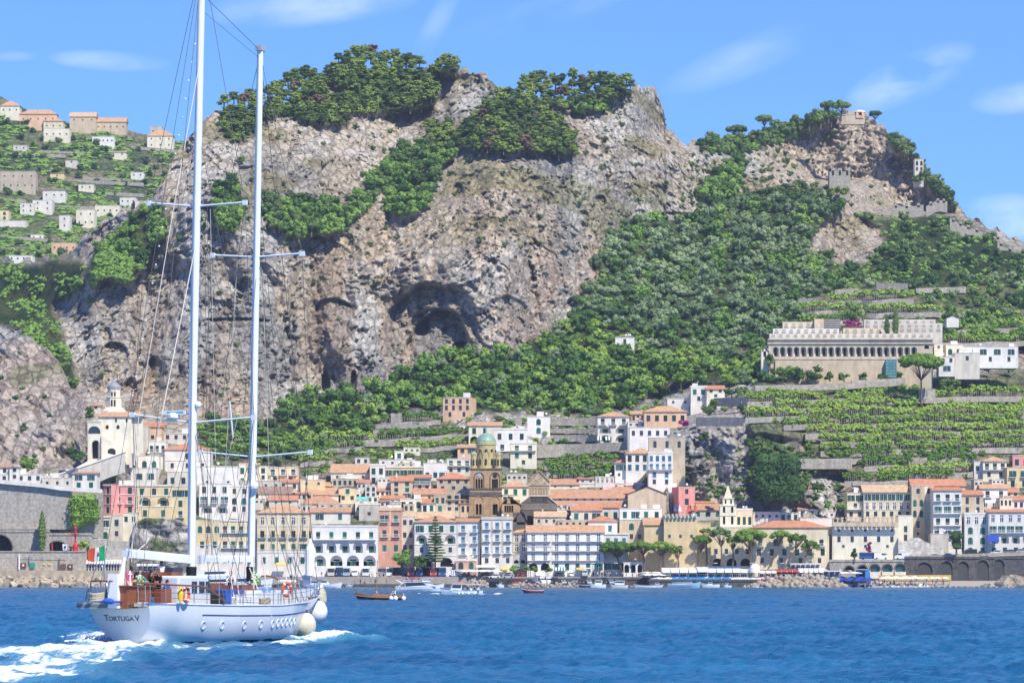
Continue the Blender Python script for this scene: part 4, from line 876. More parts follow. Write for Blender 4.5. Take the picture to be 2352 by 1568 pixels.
def bell_tower():
 Y=1470.;X0,X1,zb,fx,fz=frame('C',345,602,1115,Y);t=thing('bell_tower','tall brown bell tower with a green tiled dome and small round corner turrets','bell tower',((X0+X1)/2,Y,zb))
 cx=(X0+X1)/2;lx=lambda x:fx(x)-cx;lz=lambda y:fz(y)-zb;W=X1-X0
 yaw=0
 def stage(x0,x1,y0,y1,ops,name,bandz):
  m=MB();a,b=lx(x0),lx(x1);D=b-a;z0,z1=lz(y0),lz(y1)
  facade(m,a,b,z0,z1,ops,0,0,1)
  m.quad((a,D,z0),(a,0,z0),(a,0,z1),(a,D,z1));m.quad((b,0,z0),(b,D,z0),(b,D,z1),(b,0,z1));m.quad((b,D,z0),(a,D,z0),(a,D,z1),(b,D,z1));m.quad((a,0,z1),(b,0,z1),(b,D,z1),(a,D,z1))
  for z in bandz:m.box(a-.2,b+.2,-.25,0,lz(z)-.25,lz(z)+.25,1);m.box(a-.25,a,-.25,D+.2,lz(z)-.25,lz(z)+.25,1);m.box(b,b+.25,-.25,D+.2,lz(z)-.25,lz(z)+.25,1)
  return m.build(name,[M_stone,M_dstone,M_stone,M_dark],t)
 pr=lambda xs,y0,y1,w:[arch_op(lx(x),lz(y0),w,lz(y1)-lz(y0),.7)for x in xs]
 stage(345,602,1200,935,pr((408,434,540,560),1092,1008,.95),'lower_stage',(1108,940))
 stage(352,598,915,728,pr((404,424,444,532,548,564),888,812,.72),'middle_stage',(735,890))
 m=MB();m.box(lx(345),lx(602),-.2,lx(602)-lx(345)+.2,lz(935),lz(915));m.build('cornice',[M_dstone],t)
 for xc in(424,548):
  m=MB();n=12;r=lx(462)-lx(424);z=lz(800)
  pts=[(lx(xc)+r*math.cos(math.pi*i/n),-.12,z+r*math.sin(math.pi*i/n))for i in range(n+1)]
  m.tube([(pts[0][0],-.12,lz(888))]+pts+[(pts[-1][0],-.12,lz(888))],.16,5);m.build('arch_moulding',[M_dstone],t)
  m=MB();m.sphere((0,0,0),.85,14,6,0,1,.12);m.build('clock_face' if xc==424 else 'roundel',[mat('clock dial',(.35,.42,.52),.5)if xc==424 else M_dark],t,loc=(lx(xc),-.1,lz(786)))
 for xc in(421,550):
  m=MB();n=12;r=lx(458)-lx(421);z=lz(985);pts=[(lx(xc)+r*math.cos(math.pi*i/n),-.1,z+r*math.sin(math.pi*i/n))for i in range(n+1)]
  m.tube([(pts[0][0],-.1,lz(1092))]+pts+[(pts[-1][0],-.1,lz(1092))],.13,5);m.build('arch_moulding',[M_stone],t)
 cy=W/2
 R0=lx(553)-lx(478)+.0;cxx=lx(478)
 m=MB();prof=[(R0*1.02,lz(728)),(R0*1.02,lz(545)),(R0*1.08,lz(543)),(R0*1.08,lz(520)),(R0*1.0,lz(518))];m.lathe(prof,(cxx,cy,0),20)
 for k in range(10):
  a=2*math.pi*k/10+.31;
  m2=[(cxx+(R0*1.04)*math.cos(b),cy+(R0*1.04)*math.sin(b),z)for b,z in[(a+.3*math.cos(math.pi*i/8),lz(640)+(lz(575)-lz(640))*math.sin(math.pi*i/8))for i in range(9)]]
  m.tube(m2,.12,5,1)
 m.build('drum',[M_majy,M_stone],t)
 m=MB();
 for k in range(10):
  a=2*math.pi*k/10+.31;m.sphere((cxx+R0*1.03*math.cos(a),cy+R0*1.03*math.sin(a),lz(590)),.42,8,5,0)
  m.box(cxx+R0*1.03*math.cos(a)-.35,cxx+R0*1.03*math.cos(a)+.35,cy+R0*1.03*math.sin(a)-.2,cy+R0*1.03*math.sin(a)+.2,lz(700),lz(655),0)
 m.build('drum_opening',[M_dark],t)
 m=MB();m.lathe([(R0*1.06,lz(520)),(R0*1.02,lz(505)),(R0*.86,lz(482)),(R0*.58,lz(462)),(R0*.2,lz(450)),(.25,lz(447)),(.35,lz(436)),(.3,lz(415)),(.01,lz(404))],(cxx,cy,0),18,0);m.build('dome',[M_maj],t,smooth=True)
 for sx,sy in((-1,-1),(1,-1),(-1,1),(1,1)):
  tx=cxx+sx*(lx(574)-lx(478));ty=cy+sy*(W*.34);r=(lx(600)-lx(552))/2*.95
  tt=MB();tt.lathe([(r*1.15,lz(728)),(r*1.15,lz(716)),(r,lz(714)),(r,lz(628)),(r*1.15,lz(626)),(r*1.15,lz(612)),(r,lz(610))],(tx,ty,0),12,0);o=tt.build('turret',[M_majy],t)
  d=MB();d.lathe([(r*1.1,lz(612)),(r*.8,lz(602)),(r*.4,lz(596)),(.02,lz(592))],(tx,ty,0),12,0);d.build('turret_dome',[M_maj],o,smooth=True)
  d=MB()
  for k in range(6):a=2*math.pi*k/6+.5;d.box(tx+r*math.cos(a)-.28,tx+r*math.cos(a)+.28,ty+r*math.sin(a)-.15,ty+r*math.sin(a)+.15,lz(706),lz(660))
  d.build('turret_opening',[M_dark],o)
bell_tower()
def cathedral():
 Y=1462.;X0,X1,zb,fx,fz=frame('C',745,1035,1060,Y);t=thing('cathedral','striped cathedral front with a golden mosaic gable and a long rust red nave roof','cathedral',(X0,Y,zb));lx=lambda x:fx(x)-X0;lz=lambda y:fz(y)-zb
 m=MB();poly=[(lx(815),lz(945)),(lx(975),lz(945)),(lx(975),lz(838)),(lx(893),lz(752)),(lx(815),lz(838))];m.prism(poly,0,1.5)
 for i in range(7):
  x=lx(830+i*21);m.box(x-.25,x+.25,-.25,0,lz(930),lz(890),1);m.box(x-.75,x+.75,-.12,0,lz(888),lz(884),1)
 m.box(lx(812),lx(978),-.3,0,lz(866),lz(860),1);m.box(lx(812),lx(978),-.3,0,lz(948),lz(942),1)
 m.tube([(lx(812),-.2,lz(834)),(lx(893),-.2,lz(748)),(lx(980),-.2,lz(834))],.3,6,1);m.build('gable_front',[ST['stone'],M_stone],t)
 m=MB();m.prism([(lx(832),lz(858)),(lx(955),lz(858)),(lx(955),lz(836)),(lx(893),lz(772)),(lx(832),lz(836))],-.08,0);m.build('mosaic',[M_mosaic],t)
 m=MB();m.prism([(lx(745),lz(1100)),(lx(1035),lz(1100)),(lx(1035),lz(1010)),(lx(960),lz(950)),(lx(822),lz(950)),(lx(745),lz(1010))],-.6,6)
 for i in range(5):m.box(lx(745+14*0),lx(1035),-.75,-.6,lz(1016+i*9),lz(1013+i*9),1)
 m.tube([(lx(742),-.7,lz(1012)),(lx(822),-.7,lz(948)),(lx(960),-.7,lz(948)),(lx(1038),-.7,lz(1012))],.3,6,1);m.build('porch_front',[M_dstone,ST['stone']],t)
 m=MB()
 for r in range(5):
  for c in range(12):m.box(lx(832+c*10.5),lx(838+c*10.5),-.66,-.6,lz(962+r*9),lz(957+r*9))
 m.build('lattice_opening',[M_dark],t)
 Yn=8.0;a,b=lx(990),lx(1600);za=lz(1025);zc=lz(962);zr=lz(888);D=14
 m=MB();m.box(a,b,Yn,Yn+D,za-12,zc);m.box(lx(850),a,Yn-2,Yn+D,za-12,zc-1);m.build('nave_wall',[ST['offw']],t)
 m=MB();m.add([(lx(975),Yn-.6,zc),(b+.5,Yn-.6,zc),(b-4,Yn+D/2,zr),(lx(985),Yn+D/2,zr),(b+.5,Yn+D+.6,zc),(lx(975),Yn+D+.6,zc)],[(0,1,2,3),(3,2,4,5),(1,4,2)]);m.build('nave_roof',[RT['old']],t)
 for i in range(8):
  m=MB();x=lx(1060+i*64.5);m.box(x-.4,x+.4,Yn-.12,Yn+.1,lz(976),lz(966));m.build('clerestory_window',[M_dark],t)
 m=MB();m.add([(lx(1030),Yn-5.5,lz(1022)),(b+1,Yn-5.5,lz(1022)),(b+1,Yn-.0,lz(984)),(lx(1030),Yn-.0,lz(984))],[(0,1,2,3)]);m.box(lx(1035),b+1,Yn-5,Yn-.1,za-12,lz(1024),1);m.build('aisle_roof',[RT['old'],ST['offw']],t)
 m=MB();m.add([(lx(975),1.5,lz(945)),(lx(975),1.5,lz(838)),(lx(893),1.5,lz(752)),(lx(985),9,lz(945)),(lx(985),9,lz(838)),(lx(903),9,lz(756))],[(0,3,4,1)],0);m.add([(lx(978),1.4,lz(834)),(lx(893),1.4,lz(748)),(lx(903),9,lz(752)),(lx(990),9,lz(834))],[(0,1,2,3)],1)
 m.add([(lx(812),1.4,lz(834)),(lx(893),1.4,lz(748)),(lx(903),9,lz(752)),(lx(822),9,lz(834))],[(0,3,2,1)],1);m.build('gable_side',[ST['lcream'],RT['old']],t)
 m=MB();m.tube([(lx(883),.5,lz(752)),(lx(883),.5,lz(722))],.12,5);m.box(lx(883)-.7,lx(883)+.7,.4,.6,lz(736),lz(733));m.build('cross',[M_iron],t)
cathedral()
def chapel(reg,x0,xa,x1,ye,ya,yb,Y,label,mw,roof,arches,windows=None,D=16,name='chapel'):
 X0,X1,zb,fx,fz=frame(reg,x0,x1,yb,Y);t=thing(name,label,name,(X0,Y,zb));lx=lambda x:fx(x)-X0;lz=lambda y:fz(y)-zb
 W=X1-X0;m=MB();ops=[arch_op(lx(a),lz(b),c,d,.6)for a,b,c,d in arches];facade(m,0,W,-12,lz(ye),ops,0,0,1);m.add([(0,0,lz(ye)),(W,0,lz(ye)),(lx(xa),0,lz(ya))],[(0,1,2)],0)
 m.quad((0,D,-12),(0,0,-12),(0,0,lz(ye)),(0,D,lz(ye)));m.quad((W,0,-12),(W,D,-12),(W,D,lz(ye)),(W,0,lz(ye)));m.build('wall',[mw,M_dstone,M_dark,M_dark],t)
 m=MB();m.add([(-.5,-.5,lz(ye)-.3),(lx(xa),-.5,lz(ya)+.2),(lx(xa),D,lz(ya)+.2),(-.5,D,lz(ye)-.3),(W+.5,-.5,lz(ye)-.3),(W+.5,D,lz(ye)-.3)],[(0,1,2,3),(1,4,5,2)]);m.build('roof',[roof],t)
 return t
chapel('C',605,655,745,1010,948,1118,1455.,'grey chapel with a round window and small arches left of the cathedral',M_stone,RT['old'],[(630,1075,.7,2.6),(648,1075,.7,2.6),(666,1075,.7,2.6),(684,1075,.7,2.6),(656,1005,1.3,1.4)],name='chapel')
chapel('C',688,752,802,1150,1065,1185,1440.,'small dark stone gable with a pointed arch behind the big white hotel',M_dstone,RT['old'],[(752,1170,3,4.4)],name='church')
def steeple():
 Y=1440.;X0,X1,zb,fx,fz=frame('D',745,872,1185,Y);t=thing('steeple','cream church steeple with a pointed pyramid spire behind the umbrella pines','church tower',(X0,Y,zb));lx=lambda x:fx(x)-X0;lz=lambda y:fz(y)-zb;D=X1-X0
 for(a,b,y0,y1,n)in((745,872,1250,1095,2),(745,872,1095,1018,2),(768,855,1018,962,2)):
  m=MB();x0,x1=lx(a),lx(b);z0,z1=lz(y0),lz(y1);h=min(2.9,(z1-z0)*.62);ops=[arch_op(x0+(x1-x0)*(i+.5)/n,z1-h-.5,(x1-x0)*.15,h,.5)for i in range(n)]
  o=(D-(x1-x0))/2;facade(m,x0,x1,z0,z1,ops,o,0,0);m.quad((x0,D-o,z0),(x0,o,z0),(x0,o,z1),(x0,D-o,z1));m.quad((x1,o,z0),(x1,D-o,z0),(x1,D-o,z1),(x1,o,z1));m.quad((x0,o,z1),(x1,o,z1),(x1,D-o,z1),(x0,D-o,z1))
  m.box(x0-.15,x1+.15,o-.2,o,z1-.25,z1+.05);m.build('tower_stage',[ST['lcream'],ST['cream'],M_dark,M_dark],t)
 m=MB();cx=lx(811);m.lathe([(D*.37,lz(962)),(.03,lz(858))],(cx,D/2,0),4,0,R(45),R(405));m.build('spire',[ST['cream']],t)
steeple()
def hill_church():
 Y=1458.;X0,X1,zb,fx,fz=frame('A',690,1120,660,Y);t=thing('hillside_church','big cream church with a tiled roof and an octagonal domed bell tower against the cliff','church',(X0,Y,zb));lx=lambda x:fx(x)-X0;lz=lambda y:fz(y)-zb
 m=MB();W=lx(1030);ops=[(lx(902),lx(916),lz(370),lz(338),False,.5,3),(lx(985),lx(1000),lz(370),lz(340),False,.5,3)]
 a=lx(768);facade(m,a,W,lz(700),lz(325),ops,0,0,1);m.quad((a,16,lz(700)),(a,0,lz(700)),(a,0,lz(325)),(a,16,lz(325)));m.quad((W,0,lz(700)),(W,16,lz(700)),(W,16,lz(325)),(W,0,lz(325)))
 facade(m,W,lx(1120),lz(610),lz(325),[],1,0,1);m.build('wall',[ST['lcream'],ST['white'],M_dark,M_dark],t)
 for x in(840,925):
  m=MB();m.sphere((lx(x),-.02,lz(407)),.62,12,6,0,1.3,.12);m.build('oval_window',[M_dark],t)
 m=MB();m.add([(lx(762),-.6,lz(326)),(lx(1125),-.6,lz(326)),(lx(1080),8,lz(280)),(lx(770),8,lz(280)),(lx(1125),17,lz(326)),(lx(762),17,lz(326))],[(0,1,2,3),(3,2,4,5),(1,4,2)]);m.add([(lx(770),0,lz(326)),(lx(770),16,lz(326)),(lx(772),8,lz(284))],[(0,1,2)],1);m.build('roof',[RT['org'],ST['offw']],t)
 m=MB();facade(m,lx(690),lx(800),lz(700),lz(368),[arch_op(lx(742),lz(462),4.6,(lz(400)-lz(462)),.5,0),(lx(722),lx(784),lz(655),lz(510),True,3.5,3)],-1.5,0,1);m.quad((lx(690),8,lz(700)),(lx(690),-1.5,lz(700)),(lx(690),-1.5,lz(368)),(lx(690),8,lz(368)))
 m.quad((lx(800),-1.5,lz(700)),(lx(800),1,lz(700)),(lx(800),1,lz(368)),(lx(800),-1.5,lz(368)));m.quad((lx(690),-1.5,lz(368)),(lx(800),-1.5,lz(368)),(lx(800),8,lz(368)),(lx(690),8,lz(368)))
 for i in range(7):x=lx(694+i*16);m.box(x-.35,x+.35,-1.7,-1.2,lz(368),lz(360),1)
 m.build('entrance_bay',[ST['lcream'],ST['white'],M_dark,M_dark],t)
 m=MB();facade(m,lx(742)-2.2,lx(742)+2.2,lz(458),lz(406),[],-1.15,0,0);m.build('arched_window',[M_glass],t)
 m=MB();z=lambda x:lz(470+(x-800)/(985-800)*(590-470));m.add([(lx(800),-2.5,lz(690)),(lx(985),-2.5,lz(640)),(lx(985),-2.5,z(985)),(lx(800),-2.5,z(800)),(lx(800),1,lz(690)),(lx(985),1,lz(640)),(lx(985),1,z(985)),(lx(800),1,z(800))],[(0,1,2,3),(3,2,6,7),(1,5,6,2)]);m.build('raking_wall',[ST['lcream']],t)
 m=MB();n=10;xa,xb=lx(850),lx(912);r=(xb-xa)/2;pts=[(xb,lz(628)),]+[(xa+r+r*math.cos(math.pi*i/n),lz(598)+r*.75*math.sin(math.pi*i/n))for i in range(n+1)]+[(xa,lz(612))];m.prism(pts,-2.56,-2.5);m.build('raking_arch',[M_dark],t)
 cx=lx(862);ty=15;w1=(lx(920)-lx(806))/2;m=MB();m.lathe([(w1*1.9,lz(300)),(w1*1.75,lz(268)),(w1*1.12,lz(238)),(w1*1.12,lz(165)),(w1*1.2,lz(162)),(w1*1.2,lz(157)),(w1*.92,lz(156)),(w1*.92,lz(98)),(w1*1.0,lz(96)),(w1*1.0,lz(92))],(cx,ty,0),8,0,R(22.5),R(382.5))
 m.build('bell_stage',[ST['lcream']],t)
 m=MB();
 for(y0,y1)in((232,182),(152,118)):
  for dx in(-.55,.55):m.box(cx+dx-.3,cx+dx+.3,ty-w1*1.06-.05 if y0>200 else ty-w1*.87-.05,ty,lz(y0),lz(y1))
 m.build('bell_opening',[M_dark],t)
 m=MB();m.lathe([(w1*.98,lz(92)),(w1*1.0,lz(80)),(w1*.9,lz(66)),(w1*.6,lz(52)),(w1*.3,lz(35)),(w1*.1,lz(18)),(.03,lz(8))],(cx,ty,0),14,0);m.build('dome',[M_lead],t,smooth=True)
 r=thing('stair_ramp','long white stepped ramp climbing to the cream hillside church','stairs',(0,0,0));Yr=1448.
 g=lambda x,y,dy=0:P(rx('A',x),ry('A',y),Yr)+Vector((0,dy,0));m=MB();top=[(555,712),(690,655),(860,640),(985,598),(1005,600)];bot=[(415,796),(470,790),(690,700),(860,665),(1005,612)]
 m.add([g(*p,7)for p in[(470,736),(560,730),(690,658),(690,690),(560,752),(470,790)]],[(0,1,2,3,4,5)],0)
 up=[(415,795),(560,745),(700,700),(850,648),(980,602)];lo=[(415,900),(560,880),(700,870),(860,800),(980,760)]
 for i in range(4):m.add([g(*up[i]),g(*up[i+1]),g(*lo[i+1]),g(*lo[i])],[(0,3,2,1)],1);m.add([g(*up[i]),g(*up[i+1]),g(*up[i+1],7),g(*up[i],7)],[(0,1,2,3)],0);m.tube([g(*up[i]),g(*up[i+1])],.35,5,0)
 m.build('ramp_wall',[ST['bwhite'],ST['offw']],r)
hill_church()
def arcade():
 Y=float(Gbase(1950,862))-3;X0,X1,zb,fx,fz=frame('K',498,1700,690,Y);t=thing('arcaded_building','long pale stone building with a row of twenty one tall arches on the hillside','building',(X0,Y,zb));lx=lambda x:fx(x)-X0;lz=lambda y:fz(y)-zb
 m=MB();xs=[550+i*50.2 for i in range(21)];ops=[(lx(x)-1.15,lx(x)+1.15,lz(590),lz(520),True,1.8,2)for x in xs]+[(lx(1646)-1,lx(1646)+1,lz(535),lz(508),True,1.5,3)]
 facade(m,0,lx(1690),lz(720)-14,lz(462),ops,0,0,1);W=lx(1690);m.quad((0,12,lz(720)),(0,0,lz(720)),(0,0,lz(462)),(0,12,lz(462)));m.quad((W,0,lz(720)),(W,12,lz(720)),(W,12,lz(462)),(W,0,lz(462)));m.quad((0,0,lz(462)),(W,0,lz(462)),(W,12,lz(462)),(0,12,lz(462)))
 m.box(-.4,W+.3,-.5,0,lz(500),lz(490),0);m.box(-.4,W+.3,-.7,0,lz(470),lz(462),0);m.box(0,lx(1600),-.35,0,lz(612),lz(604),0);m.build('wall',[stucco('arcade stone',(.56,.49,.38),.8),ST['offw'],ST['offw'],M_dark],t)
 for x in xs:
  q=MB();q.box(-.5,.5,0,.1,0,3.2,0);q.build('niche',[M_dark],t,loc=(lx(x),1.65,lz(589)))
 m=MB();m.box(lx(1345),lx(1420),-3,-.05,lz(745),lz(615));
 m.build('glass_lift_shaft',[mat('blue green glass',(.12,.30,.32),.2,.2,.5,spec=.6)],t)
 m=MB()
 for i in range(4):x=lx(1345+i*25);m.box(x-.1,x+.1,-3.15,-3.0,lz(745),lz(615))
 for i in range(7):z=lz(745-i*21);m.box(lx(1345),lx(1420),-3.12,-3.0,z-.08,z+.08)
 m.build('lift_frame',[mat('teal steel',(.12,.25,.25),.5)],t)
 m=MB();m.box(lx(545),lx(1560),-.9,-.02,lz(745)-14,lz(620));m.build('plinth',[ST['tan']],t)
 for(x0,x1,y0,y1,dy,mt,lb)in((505,1690,455,425,13,'offw','low white terrace of tombs directly above the arcaded building'),(530,1010,428,388,20,'white','second white tomb terrace at the left above the arcade'),(1040,1330,430,385,20,'cream','cream tomb terrace in the middle above the arcade'),(1440,1760,420,350,22,'offw','high cream tomb terrace at the right above the arcade'),(600,1030,390,340,28,'cream','back wall of the cemetery behind the dark grave panels'),(1190,1710,390,322,30,'offw','back wall of the cemetery at the right')):
  Xa,Xb,z0,_,_=frame('K',x0,x1,y0,Y+dy);w=thing('tomb_terrace',lb,'cemetery wall',(Xa,Y+dy,z0));zt=PZ(ry('K',y1),Y+dy)-z0;L_=Xb-Xa
  q=MB();q.box(0,L_,0,4,-6,zt);q.build('wall',[ST[mt]],w)
  q=MB();n=int(L_/3)
  for i in range(n):x=L_*(i+.2)/n;q.box(x,x+L_/n*.55,-.12,0,zt*.15,zt*.45,0);q.box(x+.3,x+L_/n*.5,-.12,0,zt*.6,zt*.85,0)
  q.build('niche_grid',[M_concrete],w)
 Xa,Xb,z0,_,_=frame('K',830,1020,382,Y+26);w=thing('grave_panel','dark grid of small grave niches above the left part of the arcade','cemetery wall',(Xa,Y+26,z0));q=MB();hh=PZ(ry('K',318),Y+26)-z0;L_=Xb-Xa;q.box(0,L_,0,3,-3,hh,0)
 for r in range(5):
  for c in range(14):q.box(L_*.38+L_*.62*c/14,L_*.38+L_*.62*(c+.6)/14,-.1,0,hh*(r+.25)/5,hh*(r+.6)/5,1)
 q.box(0,L_*.36,-.3,0,-2,hh,2);q.box(L_*.13,L_*.22,-.36,-.3,0,hh*.45,1);q.build('panel',[mat('slate',(.12,.12,.13),.8),ST['offw'],ST['tan']],w)
 chapel('K',445,472,496,552,522,596,Y-2,'tiny white gabled chapel at the left end of the arcaded building',ST['lcream'],ST['white'],[(470,594,1.1,3.2)],D=6)
 building('K',1700,1765,490,497,600,'lcream','t','1s/0','cream block joining the arcade to the white houses on the right',Y=Y+2,z_ext=4)
 building('K',1785,1910,498,506,590,'lcream','t','2a','cream house with arched windows right of the arcade',Y=Y+3,z_ext=4)
 building('K',1905,2310,515,522,640,'bwhite','t','4o/3d','long bright white house at the right end of the arcade terrace',Y=Y+4,z_ext=2)
 building('K',1735,1850,585,592,700,'white','t','2d/1g','white house with a red wall behind the single umbrella pine',Y=Y-4,z_ext=2)
 building('K',1850,2030,560,566,720,'offw','t','1d/0','grey walled terrace right of the house behind the umbrella pine',Y=Y-3,D=6,z_ext=2)
 building('K',1790,1880,290,310,362,'white','fo','0','small white gabled hut above the arcade at the right',Y=Y+38,D=6,z_ext=1)
arcade()
def towers():
 Y=1985.;X0,X1,zb,fx,fz=frame('G',1205,1328,620,Y);t=thing('ruined_tower','square roofless grey watch tower on the rocky ridge below the right hand peak','tower',(X0,Y,zb));W=X1-X0;h=fz(478)-zb
 m=MB();m.box(0,W,0,.8*W,-4,h-1.5);
 for i in(0,2,4):m.box(W*i/5,W*(i+1)/5,0,1,h-1.5,h+random.uniform(-.5,.6))
 m.box(0,1,.0,.8*W,h-1.5,h);m.build('wall',[M_gstone],t)
 for x in(.12,.45,.8):m=MB();m.box(W*x,W*x+1.1,-.08,0,h*.72,h*.92);m.build('window',[M_dark],t)
 Y=2197.;X0,X1,zb,fx,fz=frame('G',1268,1412,185,Y);t=thing('belvedere','stone lookout terrace with a domed arched pavilion on top of the right hand peak','pavilion',(X0,Y,zb));W=X1-X0;lx=lambda x:fx(x)-X0;lz=lambda y:fz(y)-zb
 m=MB();m.box(0,W,0,6,-3,lz(163));m.box(0,lx(1350),-.3,0,lz(160),lz(152));
 for i in range(7):x=lx(1275+i*12);m.box(x-.4,x+.4,-.3,.4,lz(152),lz(138))
 m.build('terrace_wall',[ST['stone']],t)
 m=MB();facade(m,lx(1362),lx(1408),lz(180),lz(145),[(lx(1378),lx(1396),lz(172),lz(148),True,3,3)],-.5,0,0);m.box(lx(1362),lx(1408),3,6,lz(180),lz(145));m.build('pavilion',[ST['peach'],ST['cream'],M_dark,M_dark],t)
 m=MB();m.lathe([(3.6,lz(145)),(2.9,lz(137)),(1.2,lz(131)),(.1,lz(129))],(lx(1385),2.5,0),12);m.build('dome',[ST['offw']],t)
 building('G',1708,1760,418,424,500,'offw','t','2a/2d','white arched chapel clinging to the right side of the peak',Y=2172.,D=8,name='chapel',cat='chapel',z_ext=8)
 building('G',676,704,298,312,330,'peach','so','1d','tiny domed orange pavilion among the trees of the left ridge of the peak',Y=2190.,D=4,name='pavilion',cat='pavilion')
 for(pts,lb,Yo)in(([(1575,695),(1620,700),(1700,700),(1760,690)],'ruined grey wall at the foot of the right hand peak',2090),([(1775,700),(1830,670),(1860,665),(1900,672)],'broken castle wall at the right shoulder below the peak',2150),([(1915,770),(2000,815),(2100,850),(2180,880),(2215,885)],'upper stretch of the long grey rampart descending at the right edge',2050),([(2195,905),(2240,940),(2300,965),(2330,1020)],'lower stretch of the long grey rampart descending at the right edge',1985)):
  m=MB();Yw=Yo-20;top=[P(rx('G',x),ry('G',y),Yw)for x,y in pts]
  for a,b in zip(top[:-1],top[1:]):
   m.add([a,b,b-Vector((0,0,6)),a-Vector((0,0,6)),a+Vector((0,1.5,0)),b+Vector((0,1.5,0)),b+Vector((0,1.5,-6)),a+Vector((0,1.5,-6))],[(0,3,2,1),(0,1,5,4),(4,5,6,7)])
   n=max(1,int((b-a).length/4))
   for k in range(n):p=a.lerp(b,(k+.5)/n);m.box(p.x-.7,p.x+.7,p.y,p.y+1,p.z-1,p.z+1.2)
  tag(m.build('rampart',[M_gstone]),lb,'wall')
 m=MB();p=P(1033,skyline(1033)-2,1915.);m.tube([p,p+Vector((0,0,7))],.18,5);m.box(p.x-1,p.x+1,p.y-.1,p.y+.1,p.z+5,p.z+5.3);tag(m.build('cross',[M_iron]),'small iron cross standing on the crest right of the pine wood','cross')
towers()
def wall_poly(name,label,pts,yb,Y,mt,depth=2.0,cat='wall'):
 if isinstance(yb,str):yb=[y+float(yb)for x,y in pts]
 """pts: top edge in full-view pixels"""
 m=MB();Ys=Y if isinstance(Y,list)else[Y]*len(pts);top=[P(x,y,q)for(x,y),q in zip(pts,Ys)];
 for i,(a,b)in enumerate(zip(top[:-1],top[1:])):
  Ya,Yb=Ys[i],Ys[i+1];za=PZ(yb if not isinstance(yb,list)else yb[i],Ya);zb_=PZ(yb if not isinstance(yb,list)else yb[i+1],Yb)
  m.add([a,b,(b.x,Yb,zb_),(a.x,Ya,za),(a.x,Ya+depth,a.z),(b.x,Yb+depth,b.z),(b.x,Yb+depth,zb_),(a.x,Ya+depth,za)],[(0,3,2,1),(0,1,5,4),(1,2,6,5),(0,4,7,3)])
 return tag(m.build(name,[mt]),label,cat)
def zz(reg,pts):return[(rx(reg,x),ry(reg,y))for x,y in pts]
wall_poly('retaining_wall','high grey rubble wall carrying the white road row at the far left',zz('A',[(-160,815),(0,838),(330,862),(480,880),(560,895)]),1215,1424,M_gstone,3)
wall_poly('retaining_wall','grey rubble wall behind the green vine at the left',zz('A',[(560,885),(805,900)]),1235,1426,M_gstone,3)
wall_poly('parapet','white parapet running along the top of the high left wall',zz('A',[(-160,800),(0,818),(330,848),(480,872),(800,892)]),'9',1422.5,ST['white'],1)
wall_poly('retaining_wall','grey rubble quay wall below the villa left of the yacht',zz('A',[(700,1285),(960,1300),(1010,1300)]),1352,1418,M_gstone,3)
def arch_wall(label,reg,x0,x1,yt,yb,Y,arches,mt,name='viaduct',cat='viaduct',slope=None,dp=4,back=None):
 X0,X1,zb,fx,fz=frame(reg,x0,x1,yb,Y);t=thing(name,label,cat,(X0,Y,zb));lx=lambda x:fx(x)-X0;lz=lambda y:fz(y)-zb
 m=MB();ops=[(lx(a),lx(b),lz(c),lz(d),True,dp,3)for a,b,c,d in arches];facade(m,0,X1-X0,-2,lz(yt),ops,0,0,1);m.quad((0,0,lz(yt)),(X1-X0,0,lz(yt)),(X1-X0,8,lz(yt)),(0,8,lz(yt)),0);m.quad((0,8,-2),(0,0,-2),(0,0,lz(yt)),(0,8,lz(yt)),0);m.quad((X1-X0,0,-2),(X1-X0,8,-2),(X1-X0,8,lz(yt)),(X1-X0,0,lz(yt)),0)
 m.build('masonry',[mt,back or M_dstone,M_dstone,M_dark],t)
 m=MB();m.box(-.2,X1-X0+.2,-.25,.4,lz(yt),lz(yt)+.8);m.build('parapet',[mt],t)
 for a,b,c,d in arches:
  n=12;r=(lx(b)-lx(a))/2;h=min(r,(lz(d)-lz(c))*.8);q=MB();q.tube([(lx(a)+r-(r+.2)*math.cos(math.pi*i/n),-.05,lz(d)-h+(h+.2)*math.sin(math.pi*i/n))for i in range(n+1)],.32,5);q.build('arch_ring',[M_dstone if mt!=M_dstone else M_gstone],t)
 return t,lx,lz
arch_wall('grey rubble road wall with a wide dark arch behind the breakwater','W0',-500,880,345,690,1419.,[(-250,215,690,395)],M_gstone)
arch_wall('grey rubble road wall with a low dark arch behind the red beacon','W0',838,1640,400,700,1420.,[(850,1200,700,515)],M_gstone)
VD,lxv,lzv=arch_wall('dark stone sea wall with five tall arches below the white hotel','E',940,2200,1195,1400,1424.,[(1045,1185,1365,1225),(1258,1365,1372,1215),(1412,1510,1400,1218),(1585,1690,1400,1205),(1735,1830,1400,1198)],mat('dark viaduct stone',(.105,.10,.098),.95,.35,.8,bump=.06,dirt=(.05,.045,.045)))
m=MB();m.add([(lxv(1040),1.2,lzv(1365)),(lxv(1190),1.2,lzv(1365)),(lxv(1190),1.2,lzv(1240)),(lxv(1040),1.2,lzv(1240))],[(0,1,2,3)],0);m.box(lxv(1045),lxv(1150),1.0,1.2,lzv(1362),lzv(1335),1);m.build('arch_infill',[ST['offw'],ST['tan']],VD)
m=MB();m.box(lxv(1262),lxv(1360),.8,1.0,lzv(1300),lzv(1225),0);m.box(lxv(1262),lxv(1360),.75,.9,lzv(1372),lzv(1345),1)
for i in range(8):x=lxv(1264+i*13.5);m.box(x-.06,x+.06,.65,.8,lzv(1345),lzv(1222),1)
m.build('arch_glazing',[M_glass,ST['offw']],VD)
